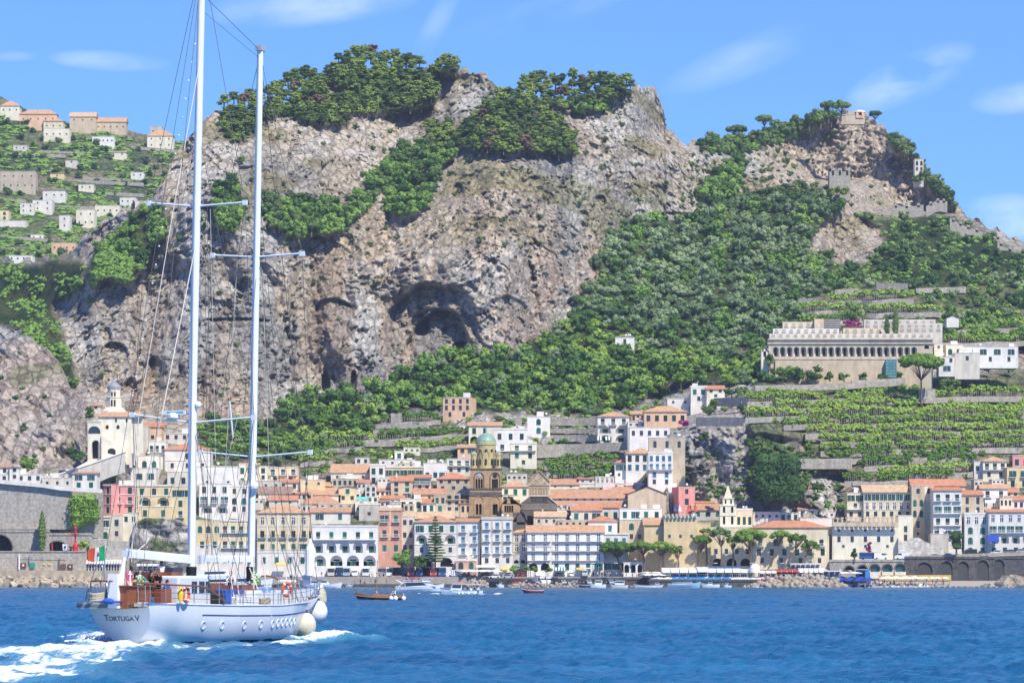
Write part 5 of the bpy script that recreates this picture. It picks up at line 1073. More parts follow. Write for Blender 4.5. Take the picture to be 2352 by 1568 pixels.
V2,lx2,lz2=arch_wall('lighter stone viaduct with glazed green arches behind the beach','E',268,940,1222,1372,1424.4,[(400,480,1330,1262),(520,600,1330,1255),(632,712,1340,1248),(742,824,1345,1248),(856,940,1345,1242)],M_gstone,dp=1.2)
for a,b in((632,712),(742,824),(856,940)):
 m=MB();m.box(lx2(a),lx2(b),.7,.8,lz2(1345),lz2(1250),0);m.box(lx2(a)-.3,lx2(b)+.3,-.7,-.1,lz2(1372),lz2(1312),1)
 for i in range(6):x=lx2(a+(b-a)*i/5);m.box(x-.06,x+.06,.55,.7,lz2(1312),lz2(1250),2)
 for i in range(4):z=lz2(1310-i*15);m.box(lx2(a),lx2(b),.56,.69,z-.05,z+.05,2)
 m.build('arch_glazing',[mat('green glass',(.10,.22,.20),.2,.2,spec=.5),ST['white'],M_green],V2)
X0,X1,zb,fx,fz=frame('E',290,882,905,1430.);t=thing('battlement','row of pale battlements along the top of the cream bastion','parapet',(X0,1430.,zb));m=MB();m.box(0,X1-X0,-.3,.3,0,1.5)
for i in range(15):
 x=(X1-X0)*i/14.5;m.box(x,x+.5,-.35,.35,1.5,fz(830)-zb);m.box(x-.3,x+.8,-.4,.4,fz(835)-zb,fz(825)-zb)
m.build('merlons',[ST['tan']],t)
X0,X1,zb,fx,fz=frame('D',305,565,1115,1429.);
for x,lb,c1 in((378,'blue flag on the battlemented ochre tower',(.05,.1,.4)),(415,'white and green flag on the battlemented ochre tower',(.7,.7,.7)),(488,'red and white flag on the battlemented ochre tower',(.6,.1,.08)),(540,'limp red flag at the right corner of the ochre tower',(.7,.12,.06))):
 f=thing('flag',lb,'flag',(fx(x),1436.,fz(1090)));h=fz(990)-fz(1090);m=MB();m.tube([(0,0,-1.5),(.8,0,h)],.08,5);m.build('pole',[M_iron],f);m=MB();m.add([(.7,-.05,h*.9),(1.5,.3,h*.5),(1.6,-.2,h*.25),(.4,0,h*.3),(.9,.2,h*.6)],[(0,1,4),(1,2,3,4),(0,4,3)]);m.build('cloth',[mat('flag '+lb[:6],c1,.8)],f)
t=thing('battlement','small battlements round the roof of the ochre tower','parapet',(X0,1429.,zb));m=MB()
for i in range(9):x=(X1-X0)*i/8.6;m.box(x,x+.8,-.25,.4,.4,fz(1086)-zb)
m.build('merlons',[ST['stone']],t)
wall_poly('buttress_wall','patchy whitewashed rock wall with stairs at the foot of the white block',zz('E',[(880,1010),(930,1060),(1000,1010),(1060,1005),(1120,1040),(1190,1070),(1300,1115)]),ry('E',1192),1429.5,mat('peeling whitewash',(.66,.62,.54),.95,.3,.6,bump=.1,dirt=(.25,.21,.17),dirtamt=.9,dscale=(.4,.4,.4)),3)
def outcrop(name,label,poly,Y,seed,amp=2.5,dpt=8):
 xs=[p[0]for p in poly];ys=[p[1]for p in poly];n=70;X=np.linspace(min(xs)-2,max(xs)+2,n);top=np.interp(X,[p[0]for p in poly],[p[1]for p in poly]);yb=1345
 s=np.linspace(0,1,60)[:,None];PXg=np.repeat(X[None],60,0);PYg=yb+(top[None]-yb)*s
 x=PX(PXg,Y);z=PZ(PYg,Y);e=np.sin(np.clip((PXg-min(xs))/(max(xs)-min(xs)),0,1)*math.pi)
 Yy=Y+dpt*(1-e**.35)+s*dpt*.6+amp*ridged(x/9,z/8,x*0+seed,4,.6)+.8*fbm(x/2.5,z/2,x*0+seed,4)
 V=np.stack([x,Yy,z],-1);n2=smooth(-.2,.3,fbm(x/3,z/3,x*0+seed,4));C=lerp3((.30,.28,.26),(.52,.49,.44),n2);C=lerp3(C,(.12,.17,.05),smooth(.12,.3,fbm(x/7,z/5,x*0+seed+3,3))*.8)
 last=V[-1].copy();last[:,1]+=12;V=np.concatenate([V,last[None]]);C=np.concatenate([C,C[-1:]])
 o=grid_mesh(name,V,C);o.data.materials.append(M_rock);o['kind']='structure';o['label']=label
outcrop('rock','grey rock between the stair ramp and the pink house at the left',[(196,1120),(205,1075),(225,1050),(262,1042),(285,1055),(296,1130)],1453.,8,1.0,4)
outcrop('rock',"grey rock outcrop carrying the yellow house behind the yacht's boom",[(282,1300),(290,1240),(305,1200),(330,1188),(380,1190),(405,1192),(430,1215),(438,1300)],1418.,3)
def pergola(x0,y0,x1,y1,fo,label,wl,hpx=9,seed=0,gap=.25):
 rng=np.random.RandomState(seed+100);xm=(x0+x1)/2;Y=float(Gbase(xm,(y0+y1)/2+6))-5;n=max(3,int((x1-x0)/9));t=thing('pergola',label,'pergola',tuple(P(xm,(y0+y1)/2,Y)))
 c=P(xm,(y0+y1)/2,Y);mb=MB();ps=MB();s=Y/F
 for i in range(n):
  u=(i+.5)/n;px=x0+(x1-x0)*u;py=y0+(y1-y0)*u+3.5*math.sin(px/37+seed)+2*math.sin(px/11+seed*2);k=float(fbm(np.array([px/30]),np.array([seed*3.1]),np.array([0.]),3)[0])
  if k<-gap:continue
  Yp=float(Gbase(px,py+6))-6;p=P(px,py,Yp)-c
  for j in range(2):leaves(mb,[(p.x+rng.uniform(-2,2)*s*2,p.y+j*2.6,p.z+j*1.0+rng.uniform(-.4,.4),6.5*s*rng.uniform(.7,1.5),hpx*.52*s*rng.uniform(.8,1.2))],22,1.5*s+.18,rng,up=.4)
 for i in range(int((x1-x0)/5)):
  px=x0+(x1-x0)*(i+.5)/int((x1-x0)/5);py=y0+(y1-y0)*(i/((x1-x0)/5));p=P(px,py,float(Gbase(px,py+6))-6)-c;ps.tube([p+Vector((0,-.8,-3.2)),p+Vector((rng.uniform(-.3,.3),-.8,.2))],.10,4)
 mb.build('canopy',[FO[fo]],t);ps.build('pole_frame',[mat('chestnut poles',(.38,.33,.26),.9)],t)
 wall_poly('terrace_wall',wl,(wp:=[(x0+(x1-x0)*k/8,y0+(y1-y0)*k/8+hpx*.9+1.5*math.sin(k*1.7+seed))for k in range(9)]),str(hpx*1.0),[float(Gbase(a,b+8))-3.5 for a,b in wp],M_gstone,1.5,'wall')
LABN=['topmost','second','third','fourth','fifth','sixth','seventh','eighth','ninth','tenth','eleventh','lowest']
RR=[(1703,910,2350,897),(1760,928,2110,922),(1712,946,2352,936),(1800,964,2352,955),(1850,985,2352,975),(1885,1003,2352,998),(1885,1024,2352,1016),(1900,1042,2230,1038),(1985,1058,2240,1054),(2020,1078,2235,1072),(1940,1094,2190,1090)]
for i,r in enumerate(RR):pergola(*r,'lime','%s long row of green lemon pergolas down the right hand slope below the arcade'%LABN[i],'grey terrace wall under the %s row of lemon pergolas on the right'%LABN[i],13,i,.5)
RU=[(1835,705,1985,700),(1990,708,2165,706),(1905,682,2100,674),(1835,730,1990,724),(2150,778,2352,772),(2200,748,2352,740)]
UL=['left part of the bright vine row above the arcade','right part of the bright vine row above the arcade','high vine row above the bright ones on the right hand slope','short vine row just above the tomb terraces','vine row above the long white house at the right edge','upper vine row at the right edge above the white house']
for i,r in enumerate(RU):pergola(*r,'lime',UL[i],'stone wall below the '+UL[i].replace('above the','over the'),12,30+i,.6)
RC=[(1250,1060,1420,1048),(1255,1076,1415,1066),(1262,1091,1412,1084),(700,1006,860,998),(692,1024,830,1016),(882,962,1012,955),(868,1000,1062,986),(905,1022,1062,1012),(690,1052,765,1046),(1090,980,1180,975)]
CL=['top green row of the lemon garden left of the white knoll houses','middle green row of the lemon garden left of the white knoll houses','bottom green row of the lemon garden left of the white knoll houses','upper garden row behind the second mast of the yacht','lower garden row behind the second mast of the yacht','highest garden row right of the second mast','long garden row above the yellow house','short garden row directly above the long yellow house','small garden row next to the second spreader','garden row left of the white cube house']
for i,r in enumerate(RC):pergola(*r,'lime',CL[i],'stone wall under the '+CL[i],11,50+i,.5)
def gwall(reg,pts,bot,label,dy=-3):
 p=zz(reg,pts);xm=sum(a for a,_ in p)/len(p);yb=[ry(reg,b)for b in bot]if isinstance(bot,list)else ry(reg,bot);y0=yb[len(yb)//2]if isinstance(yb,list)else yb
 wall_poly('terrace_wall',label,p,yb,[float(Gbase(a,(yb[i]if isinstance(yb,list)else yb)))+dy for i,(a,_)in enumerate(p)],M_gstone,3)
gwall('C',[(878,545),(1100,540),(1350,535),(1580,520)],[650,640,615,585],'long grey terrace wall below the white and orange villa')
gwall('C',[(985,340),(1200,335),(1350,330)],395,'upper terrace wall right of the tall white cube house')
gwall('C',[(990,420),(1180,415),(1345,410)],455,'middle terrace wall right of the tall white cube house')
gwall('C',[(1010,470),(1180,468),(1345,465)],520,'lower terrace wall right of the tall white cube house')
gwall('C',[(640,345),(760,330)],400,'short terrace wall above the broad bright white house')
gwall('D',[(1020,80),(1400,75),(1750,62),(2200,40)],[125,120,110,80],'long pale wall beneath the arcaded building')
gwall('D',[(700,180),(960,170)],245,'grey wall right of the hilltop cluster of white houses')
gwall('D',[(560,330),(930,330)],400,'ruined arched wall on top of the grey rock face')
gwall('D',[(1270,650),(1500,655),(1780,650)],735,'grey terrace wall beside the big dark ivy on the right')
gwall('E',[(470,510),(700,512),(990,505)],540,'grey wall just above the big cream convent hotel')
gwall('B',[(1180,385),(1400,380),(1600,395)],420,'upper pale terrace wall left of the peach house among trees')
gwall('B',[(1160,430),(1400,425),(1700,430)],460,'middle pale terrace wall left of the peach house among trees')
gwall('B',[(950,540),(1150,530),(1700,490)],560,'lower pale terrace wall above the yellow house')
gwall('B',[(1300,298),(1385,300)],380,'bright stone wall peeking from the wood left of the peach house')
gwall('K',[(1100,765),(1490,745)],800,'pale wall beneath the teal lift shaft')
gwall('K',[(1590,830),(1710,825)],930,'rough wall under the single umbrella pine')
gwall('K',[(710,172),(860,165)],215,'short grey wall at the left end of the bright vines above the arcade')
gwall('K',[(980,105),(1150,95)],135,'grey terrace wall high above the arcade at the left')
gwall('K',[(1280,58),(1510,60)],105,'grey terrace wall high above the arcade in the middle')
gwall('K',[(1570,95),(1930,85)],130,'grey terrace wall high above the arcade at the right')
rng=np.random.RandomState(21)
pts=scatter([[(1830,650),(2352,640),(2352,760),(2170,780),(2150,745),(1830,745)],[(1700,870),(1765,850),(1880,862),(1870,880)]],36,rng)
many(pts,'olive',17,'olive tree on the terraces above the arcaded building','olive trees on the terraces above the arcade')
pts=scatter([[(1710,905),(2352,885),(2352,1050),(1850,1090),(1840,1000),(1715,965)]],27,rng)
many(pts,'lime',14,'small green tree rising among the lemon pergolas on the right','small trees among the lemon pergolas')
pts=scatter([[(1060,940),(1370,950),(1360,1010),(1240,1030),(1080,1030)],[(830,1000),(1060,1030),(1060,1060),(700,1100),(690,1080)],[(1440,920),(1560,900),(1720,890),(1720,960),(1600,950),(1440,960)],[(1540,1110),(1900,1120),(2100,1100),(2330,1060),(2330,1080),(1900,1150),(1560,1150)]],30,rng)
many(pts,'lime',12,'round green garden tree between the houses of the upper town','garden trees between the upper houses',mix=('dark',.4,'dark green garden tree between the houses of the upper town','dark garden trees between the upper houses'))
def special(name,label,cat,x,y,Y):return thing(name,label,cat,tuple(P(x,y,Y)))
def umbrella_pine(reg,xa,xb,yt,yb_,bx,by,Y,label,bend=0,dark=False,seed=0):
 rng=np.random.RandomState(seed+7);X0,X1=rx(reg,xa),rx(reg,xb);yt,ybm=ry(reg,yt),ry(reg,yb_);bx,by=rx(reg,bx),ry(reg,by);base=P(bx,by,Y);t=thing('umbrella_pine',label,'pine tree',tuple(base));s=Y/F
 cx=((X0+X1)/2-bx)*s;rw=(X1-X0)/2*s;zt=(by-yt)*s;zl=(by-ybm)*s;th=(zt-zl)
 fork=Vector((cx*.55+bend*.4,0,zl*.72));mb=MB();mb.tube([(0,0,-1),(bend*.5,0,zl*.3),tuple(fork)],[.42,.34,.26],7)
 cl=[];n=int(16+rw*3.2)
 for i in range(n):
  a=rng.uniform(0,6.28);rr=math.sqrt(rng.uniform(.02,1))*.86;z=zl+th*(.30+.42*(1-rr*rr))+rng.uniform(-.15,.10)*th;k=rw*rng.uniform(.24,.36);cl.append((cx+rr*rw*math.cos(a),rr*rw*math.sin(a)*.9,z,k,min(k*.7,th*.34)))
 for c in cl[::2]:mb.tube([tuple(fork),(fork.x*.4+c[0]*.6,c[1]*.6,(fork.z+c[2])*.52),(c[0],c[1],c[2]-.2)],[.17,.11,.05],5)
 mb.build('trunk',[M_trunk],t);cm=MB();leaves(cm,cl,60,max(.2,rw*.045),rng,up=.5,cs=.85);cm.build('crown',[FO['dark' if dark else 'umb']],t)
YP=1428.
for i,(a,lb)in enumerate([(('C',1360,1645,1298,1400,1545,1525),'wide umbrella pine with a curved trunk in front of the white house with blue shutters'),(('C',1600,1805,1300,1372,1715,1500),'umbrella pine just left of the ochre battlemented tower group'),(('C',1745,1965,1298,1385,1840,1505),'broad umbrella pine in front of the ochre slit window wing'),(('C',1925,2027,1318,1425,1982,1502),'narrow umbrella pine in front of the arched door of the ochre tower'),
(('D',518,682,1238,1335,576,1490),'slender straight umbrella pine right of the ochre tower'),(('D',665,832,1168,1290,752,1485),'tallest dark umbrella pine under the pointed steeple'),(('D',775,905,1255,1335,842,1485),'small umbrella pine between the dark tall one and the widest one'),(('D',852,1112,1185,1335,980,1480),'widest umbrella pine with a thick straight trunk before the convent'),
(('D',1135,1302,1205,1295,1140,1478),'umbrella pine with a trunk leaning right before the convent windows'),(('D',1278,1425,1225,1322,1278,1475),'umbrella pine with a twisted trunk near the right end of the convent'),(('D',1378,1528,1288,1372,1395,1470),'last umbrella pine on the right over the restaurant parasols')]):
 umbrella_pine(*a,YP-2*(i%2),lb,dark=(i==5),seed=i,bend=(2.2 if i in(8,9)else(-1.5 if i==0 else .6)))
umbrella_pine('D',588,684,1188,1250,640,1480,YP+2,'small dark pine head left of the tallest umbrella pine',seed=31,dark=True)
umbrella_pine('K',1445,1762,553,700,1607,930,float(Gbase(2110,930))-4,'single large umbrella pine standing on the terraces right of the arcade',seed=40)
umbrella_pine('G',592,720,212,275,650,310,2186.,'flat topped umbrella pine on the left ridge of the right hand peak',seed=41,dark=True)
umbrella_pine('G',765,880,152,215,820,260,2189.,'second flat topped pine on the left ridge of the right hand peak',seed=42,dark=True)
umbrella_pine('G',1435,1518,128,180,1470,215,2198.,'little round pine beside the stone lookout on the peak',seed=43,dark=True)
umbrella_pine('G',1140,1265,68,150,1200,200,2195.,'dense dark pine left of the stone lookout on the peak',seed=44,dark=True)
umbrella_pine('G',1225,1330,64,140,1275,190,2196.,'domed dark pine touching the stone lookout on the peak',seed=45,dark=True)
def cone_tree(name,label,reg,x,yt,yb,w,Y,fo,layers=0,seed=0):
 rng=np.random.RandomState(seed);b=P(rx(reg,x),ry(reg,yb),Y);s=Y/F;h=(ry(reg,yb)-ry(reg,yt))*s;W=w/2/REG[reg][2]/1.7415*s;t=thing(name,label,'tree',tuple(b));mb=MB();mb.tube([(0,0,-.5),(0,0,h*.95)],[.35,.05],6);cl=[]
 if layers:
  for i in range(layers):
   u=i/(layers-1);z=h*(.10+.87*u);r=W*(1-u)**.8*rng.uniform(.8,1.1)+.25
   for k in range(6):
    a=k*1.047+i*.5+rng.uniform(-.15,.15);L_=r*rng.uniform(.8,1.1)
    mb.tube([(0,0,z),(L_*math.cos(a),L_*math.sin(a),z+.25)],.07,4)
    for q in(.3,.55,.8,1.0):cl.append((L_*q*math.cos(a),L_*q*math.sin(a),z+.1+.2*q,max(.32,r*.26),.34))
  leafn=9;sz=.22
 else:
  for i in range(26):u=i/25;r=W*math.sin(math.pi*min(1,(u*.85+.12)))**.7*(1-u*.35);cl.append((rng.uniform(-.15,.15)*r,rng.uniform(-.15,.15)*r,h*(.04+.92*u),r,h*.055))
  leafn=46;sz=.22
 mb.build('trunk',[M_trunk],t);cm=MB();leaves(cm,cl,leafn,sz,rng,up=.1,cs=.8);cm.build('crown',[FO[fo]],t)
cone_tree('conifer','tall layered dark conifer in front of the white villa','B',1648,1108,1500,150,1426.,'dark',17,1)
cone_tree('cypress','slim dark cypress against the grey road wall at the left','A',330,1062,1372,92,1415.,'dark',0,2)
cone_tree('cypress','tall dark cypress on the tomb terraces above the arcade','K',1420,222,432,66,float(Gbase(1950,862))+13,'dark',0,3)
cone_tree('cypress','shorter dark cypress beside the tall one above the arcade','K',1358,300,430,56,float(Gbase(1950,862))+13,'dark',0,4)
def bush(label,reg,x0,x1,y0,y1,Y,fo='broad',n=10,size=.3,name='tree',cat='tree',seed=0,trunk=True,leaf=50,flat=False):
 rng=np.random.RandomState(seed+3);X0,X1,yt,yb=rx(reg,x0),rx(reg,x1),ry(reg,y0),ry(reg,y1);b=P((X0+X1)/2,yb,Y);s=Y/F;W=(X1-X0)/2*s;h=(yb-yt)*s;t=thing(name,label,cat,tuple(b));cl=[]
 for i in range(n):
  k=min(W,h/2)*rng.uniform(.42,.6);u=rng.uniform(-1,1);z=rng.uniform(.2,1)*(h-k);e=math.sqrt(max(0,1-((z/h-.45)/.75)**2));cl.append((u*(W-k)*e,rng.uniform(-.5,.5)*(1.0 if flat else W),max(k*.6,z),k,k*.8))
 mb=MB();leaves(mb,cl,leaf,size,rng);mb.build('crown' if trunk else 'foliage',[FO[fo]],t)
 if trunk:mb=MB();mb.tube([(0,0,-.6),(0,0,h*.5)],[.4,.2],6);mb.build('trunk',[M_trunk],t)
bush('big round green tree left of the tall conifer','B',1290,1480,1345,1500,1424.,'broad',16)
bush('lower green tree tucked under the tall conifer','B',1455,1600,1405,1505,1423.,'broad',12,seed=2)
bush('dark leafy tree in front of the white block on the right road','E',1322,1482,925,1140,1422.,'dark',20,seed=3)
bush('thin dark tree beside the blue bus','E',455,520,1095,1205,1424.,'dark',8,seed=4)
bush('huge dark ivy curtain covering the rock face right of the steeple','D',970,1420,560,1010,1452.,'dark',60,.45,'ivy','climbing plant',5,False,60,True)
bush('green vine curtain hanging over the rubble wall at the left','A',515,805,885,1235,1423.,'lime',40,.35,'vine','climbing plant',6,False,60,True)
bush('olive brown tree at the edge of the terraces above the rock face','D',930,1180,330,480,1500.,'scrub',18,.4,seed=7)
bush('magenta bougainvillea below the orange villa','C',1985,2078,338,400,float(Gbase(1560,970))-4,'mag',8,.3,'bougainvillea','flowering plant',8,False)
bush('dark pink bougainvillea climbing the cream bastion','E',585,645,1035,1145,1428.,'mag',7,.25,'bougainvillea','flowering plant',9,False)
bush('magenta bougainvillea on the cemetery wall above the arcade','K',1030,1192,312,382,float(Gbase(1950,862))+22,'mag',9,.35,'bougainvillea','flowering plant',10,False)
bush('green shrub right of the red beacon','W0',1390,1620,470,690,1416.,'lime',8,.3,'shrub','shrub',11,False)
bush('green bush in front of the arched wall by the beacon','W0',1230,1310,590,700,1416.,'broad',4,.25,'shrub','shrub',12,False)
bush('dark cedar above the arcade beside the bougainvillea','K',1045,1160,140,380,float(Gbase(1950,862))+30,'dark',14,.4,seed=13)
bush('large dark tree right of the single umbrella pine','K',1725,1910,738,850,float(Gbase(2140,900))-3,'dark',14,.4,seed=14)
bush('green tree at the left end under the arcade','K',470,545,560,660,float(Gbase(1890,862))-6,'dark',6,.4,seed=15)
bush('tree cluster at the foot of the arcade wall','K',660,905,640,765,float(Gbase(1950,862))-8,'broad',16,.4,seed=16)
bush('clump of trees in front of the left end of the arcade wall','K',540,700,640,765,float(Gbase(1950,862))-8,'broad',14,.4,seed=17)
for i,(a,b,c,d,lb)in enumerate([(655,745,1475,1545,'clipped green bush left of the big hotel entrance'),(745,830,1490,1545,'long clipped hedge before the big hotel'),(835,895,1480,1545,'pointed bush right of the hotel hedge'),(925,1010,1500,1545,'round clipped bush before the hotel arches')]):bush(lb,'C',a,b,c,d,1420.,'broad',9,.22,'bush','bush',20+i,False)
for i,(a,b,c,d,lb)in enumerate([(1550,1640,980,1040,'green bush above the bright white cottage'),(1640,1740,1000,1050,'green bush left of the big cream convent hotel'),(1460,1560,830,910,'dark bush on the rock beside the ivy curtain'),(680,780,880,960,'bush at the foot of the grey rock face'),(560,660,430,520,'bush on the brow of the grey rock face'),(580,740,175,300,'dark tree below the hilltop cluster'),(745,930,80,180,'leafy tree right of the hilltop cluster')]):bush(lb,'D',a,b,c,d,float(Gbase(rx('D',(a+b)/2),ry('D',d)))-3,'broad' if i in(0,1,6)else 'dark',9,.35,'tree','tree',30+i,True)
bush('dark bushes at the foot of the white arched chapel on the peak','G',1685,1775,485,560,2168.,'dark',8,.5,'shrub','shrub',70,False)
bush('pines around the base of the ruined watch tower','G',1180,1350,575,660,1980.,'pine',12,.5,'shrub','shrub',71,False)
bush('large bush on the crag above the left road row','A',140,310,625,765,1438.,'broad',16,.35,'shrub','shrub',50,False)
bush('lone bush on the pale crag left of the hillside church','A',272,345,335,400,float(crag_Y(177,985)[0])-2,'broad',6,.35,'shrub','shrub',51,False)
bush('green bush on the crag top beside the dark ravine','A',500,620,20,110,float(crag_Y(180,905)[0]),'dark',8,.4,'shrub','shrub',52,False)
bush('low bush left of the hillside church walls','A',490,680,550,680,1447.,'dark',12,.35,'shrub','shrub',53,False)
bush('green bush under the tiny red roofed hut','A',665,760,240,340,1470.,'broad',8,.35,'shrub','shrub',54,False)
for i,(a,b,c,d)in enumerate([(560,640,680,760),(900,985,690,760),(1000,1090,700,765),(1150,1240,700,770),(1290,1370,705,770),(1400,1480,690,765),(1900,2010,600,690),(2040,2150,600,700),(2180,2300,620,700),(1770,1850,640,720)]):bush('%s of ten bushy trees lined up below the arcade and white houses'%['first','second','third','fourth','fifth','sixth','seventh','eighth','ninth','tenth'][i],'K',a,b,c,d,float(Gbase(rx('K',a),ry('K',d)))-4,'broad' if i%3 else 'dark',9,.4,seed=60+i)
rng=random.Random(4)
FH=[(0,45,230,243,262,'lcream','ho','3s','pale villa at the top left corner of the far hill'),(45,130,250,262,285,'peach','ho','5s','pink villa near the top left of the far hill'),(100,145,268,278,300,'cream','ho','3s','small orange roofed house left of the hilltop monastery'),
(160,220,256,268,300,'tan','gt','3s/0','large stone monastery with a long tiled roof on the skyline of the far hill'),(218,290,268,280,303,'tan','go','5s','low monastery wing right of the stone monastery'),(100,160,290,296,320,'lcream','t','4s','white ruined looking houses below the monastery'),(338,398,297,312,340,'lcream','ho','3s/3s','three storey villa with an orange roof right of the monastery'),(345,372,288,291,312,'grey','t','2s','grey box house behind the three storey villa'),
(212,262,312,314,332,'bwhite','t','5s','low white building on the far hill terraces'),(0,82,388,394,437,'stone','t','4s/5s','wide stone farmhouse at the left edge of the far hill'),(115,147,393,397,410,'yellow','sr','1s','small yellow house alone on the far terraces'),(98,150,430,436,460,'white','sb','3s','white house with a dark roof on the far hill'),(75,120,455,460,485,'white','t','2s/2s','white house with green shutters on the far hill'),(46,78,462,467,490,'white','t','2s/2s','small white house at the left of the green shuttered one'),
(136,160,488,495,526,'white','t','1s/1s','narrow white tower house on the far hill'),(175,218,476,482,520,'lcream','t','2s/3s','cream house of two floors beside the narrow tower house'),(218,275,465,472,495,'lcream','t','4s','pale long house right of the cream far house'),(275,312,448,454,470,'white','t','3s','little white house nearer to the tall mast'),(310,336,458,462,480,'white','t','1s','last white house at the foot of the far terraces'),
(0,20,478,484,505,'yellow','t','1a/1a','yellow arched house at the far left edge'),(0,60,505,507,520,'white','t','0','long white wall below the yellow arched house'),(118,175,552,558,580,'peach','t','4s','peach house on the wooded edge of the far hill'),(30,62,330,334,346,'offw','t','2s','tiny pale house on the upper left terraces of the far hill'),(250,290,345,349,360,'lcream','gt','2s','tiny cream farmhouse in the middle of the far hill'),(150,178,362,366,378,'offw','sr','1s','tiny house with a red roof above the yellow one on the far hill'),(300,330,392,396,408,'white','t','2s','tiny white house on the right terraces of the far hill'),(225,255,520,524,540,'offw','gt','2s','tiny pale house low on the far hill beside the crag'),(70,100,535,539,552,'white','t','2s','tiny white house below the long white wall on the far hill'),(180,215,420,424,436,'lcream','t','2s','tiny cream house right of the dark roofed far house'),(20,75,583,587,600,'bwhite','t','4s','long white shed above the dark trees at the left')]
for(a,b,yr,ye,yb,wl,rf,sp,lb)in FH:
 y=float(far_disp(np.array([(a+b)/2.]),np.array([float(yb)]))[0][0])-6;building('Z',a,b,yr,ye,yb,wl,rf,sp,lb,Y=y,D=12,z_ext=12,name='monastery' if lb.startswith('large stone')else 'house',cat='monastery' if lb.startswith('large stone')else 'house')
pts=scatter([[(0,270),(100,300),(330,345),(420,350),(400,420),(330,460),(200,440),(0,470)],[(0,520),(130,540),(300,480),(320,470),(200,590),(0,600)]],26,np.random.RandomState(8))
many(pts[:110],'dark',11,'dark green tree on the terraces of the far hill','trees on the far terraced hill',surf=lambda a,b:far_disp(a,b)[0])
for i,(x0,y0,x1,y1)in enumerate([(0,350,150,355),(90,345,230,352),(150,412,330,420),(180,405,300,412),(0,540,110,548),(230,440,330,445),(300,335,420,345),(100,470,300,478),(0,455,60,460)]):
 y=float(far_disp(np.array([(x0+x1)/2.]),np.array([float(y1)]))[0][0])-5;wall_poly('terrace_wall','%s of the pale dry stone walls on the far hill counted down from the top'%['first','second','third','fourth','sixth','seventh','eighth','ninth','tenth'][i],[(x0,y0),(x1,y1)],'8',y,M_gstone,2)
M_asph=mat('asphalt',(.07,.07,.07),.9);M_quay=mat('dark wet quay stone',(.10,.095,.09),.8,.35,.8,bump=.05);M_pave=mat('pale paving',(.36,.33,.29),.9)
M_sand=mat('grey beach shingle',(.36,.33,.29),.95,.25,3,bump=.05)
def struct(mb,name,m,label):o=mb.build(name,m);o['kind']='structure';o['label']=label;return o
m=MB();x0,x1=PX(-300,1424),PX(2700,1424);m.box(x0,x1,1424.6,1452,-3,3.9);struct(m,'promenade',[M_pave],'paved sea front promenade and road')
m=MB();m.box(PX(150,1400),PX(1420,1400),1398,1424.5,-3,1.25);m.box(PX(1420,1400),PX(2005,1400),1404,1424.5,-3,1.0);struct(m,'quay',[M_quay],'low stone quay along the harbour')
m=MB();m.box(PX(1100,1416),PX(2000,1416),1416,1424.55,1.27,3.3);struct(m,'quay_terrace',[M_asph],'raised asphalt parking terrace of the quay')
m=MB();m.add([(PX(1890,1395),1396,-.6),(PX(2320,1395),1396,-.6),(PX(2320,1424),1424.3,2.4),(PX(1890,1424),1424.3,2.4)],[(0,1,2,3)]);struct(m,'beach',[M_sand],'grey shingle beach below the viaduct')
m=MB();m.box(PX(2140,1396),PX(2320,1396),1393,1399,-2,.5);m.box(PX(2140,1396),PX(2320,1396),1392.9,1393.0,.2,.5);struct(m,'jetty',[mat('brown jetty stone',(.22,.16,.12),.9)],'low brown jetty at the right of the beach')
arch_wall('dark grey wall between the two quay levels in the middle of the harbour','W2',1195,2352,492,548,1415.8,[],M_quay,name='quay_wall',cat='wall')
arch_wall('dark grey quay wall beneath the beach club parasols','W3',-10,1440,482,545,1403.,[],M_quay,name='quay_wall',cat='wall')
def at(reg,x,y,Y):return P(rx(reg,x),ry(reg,y),Y)
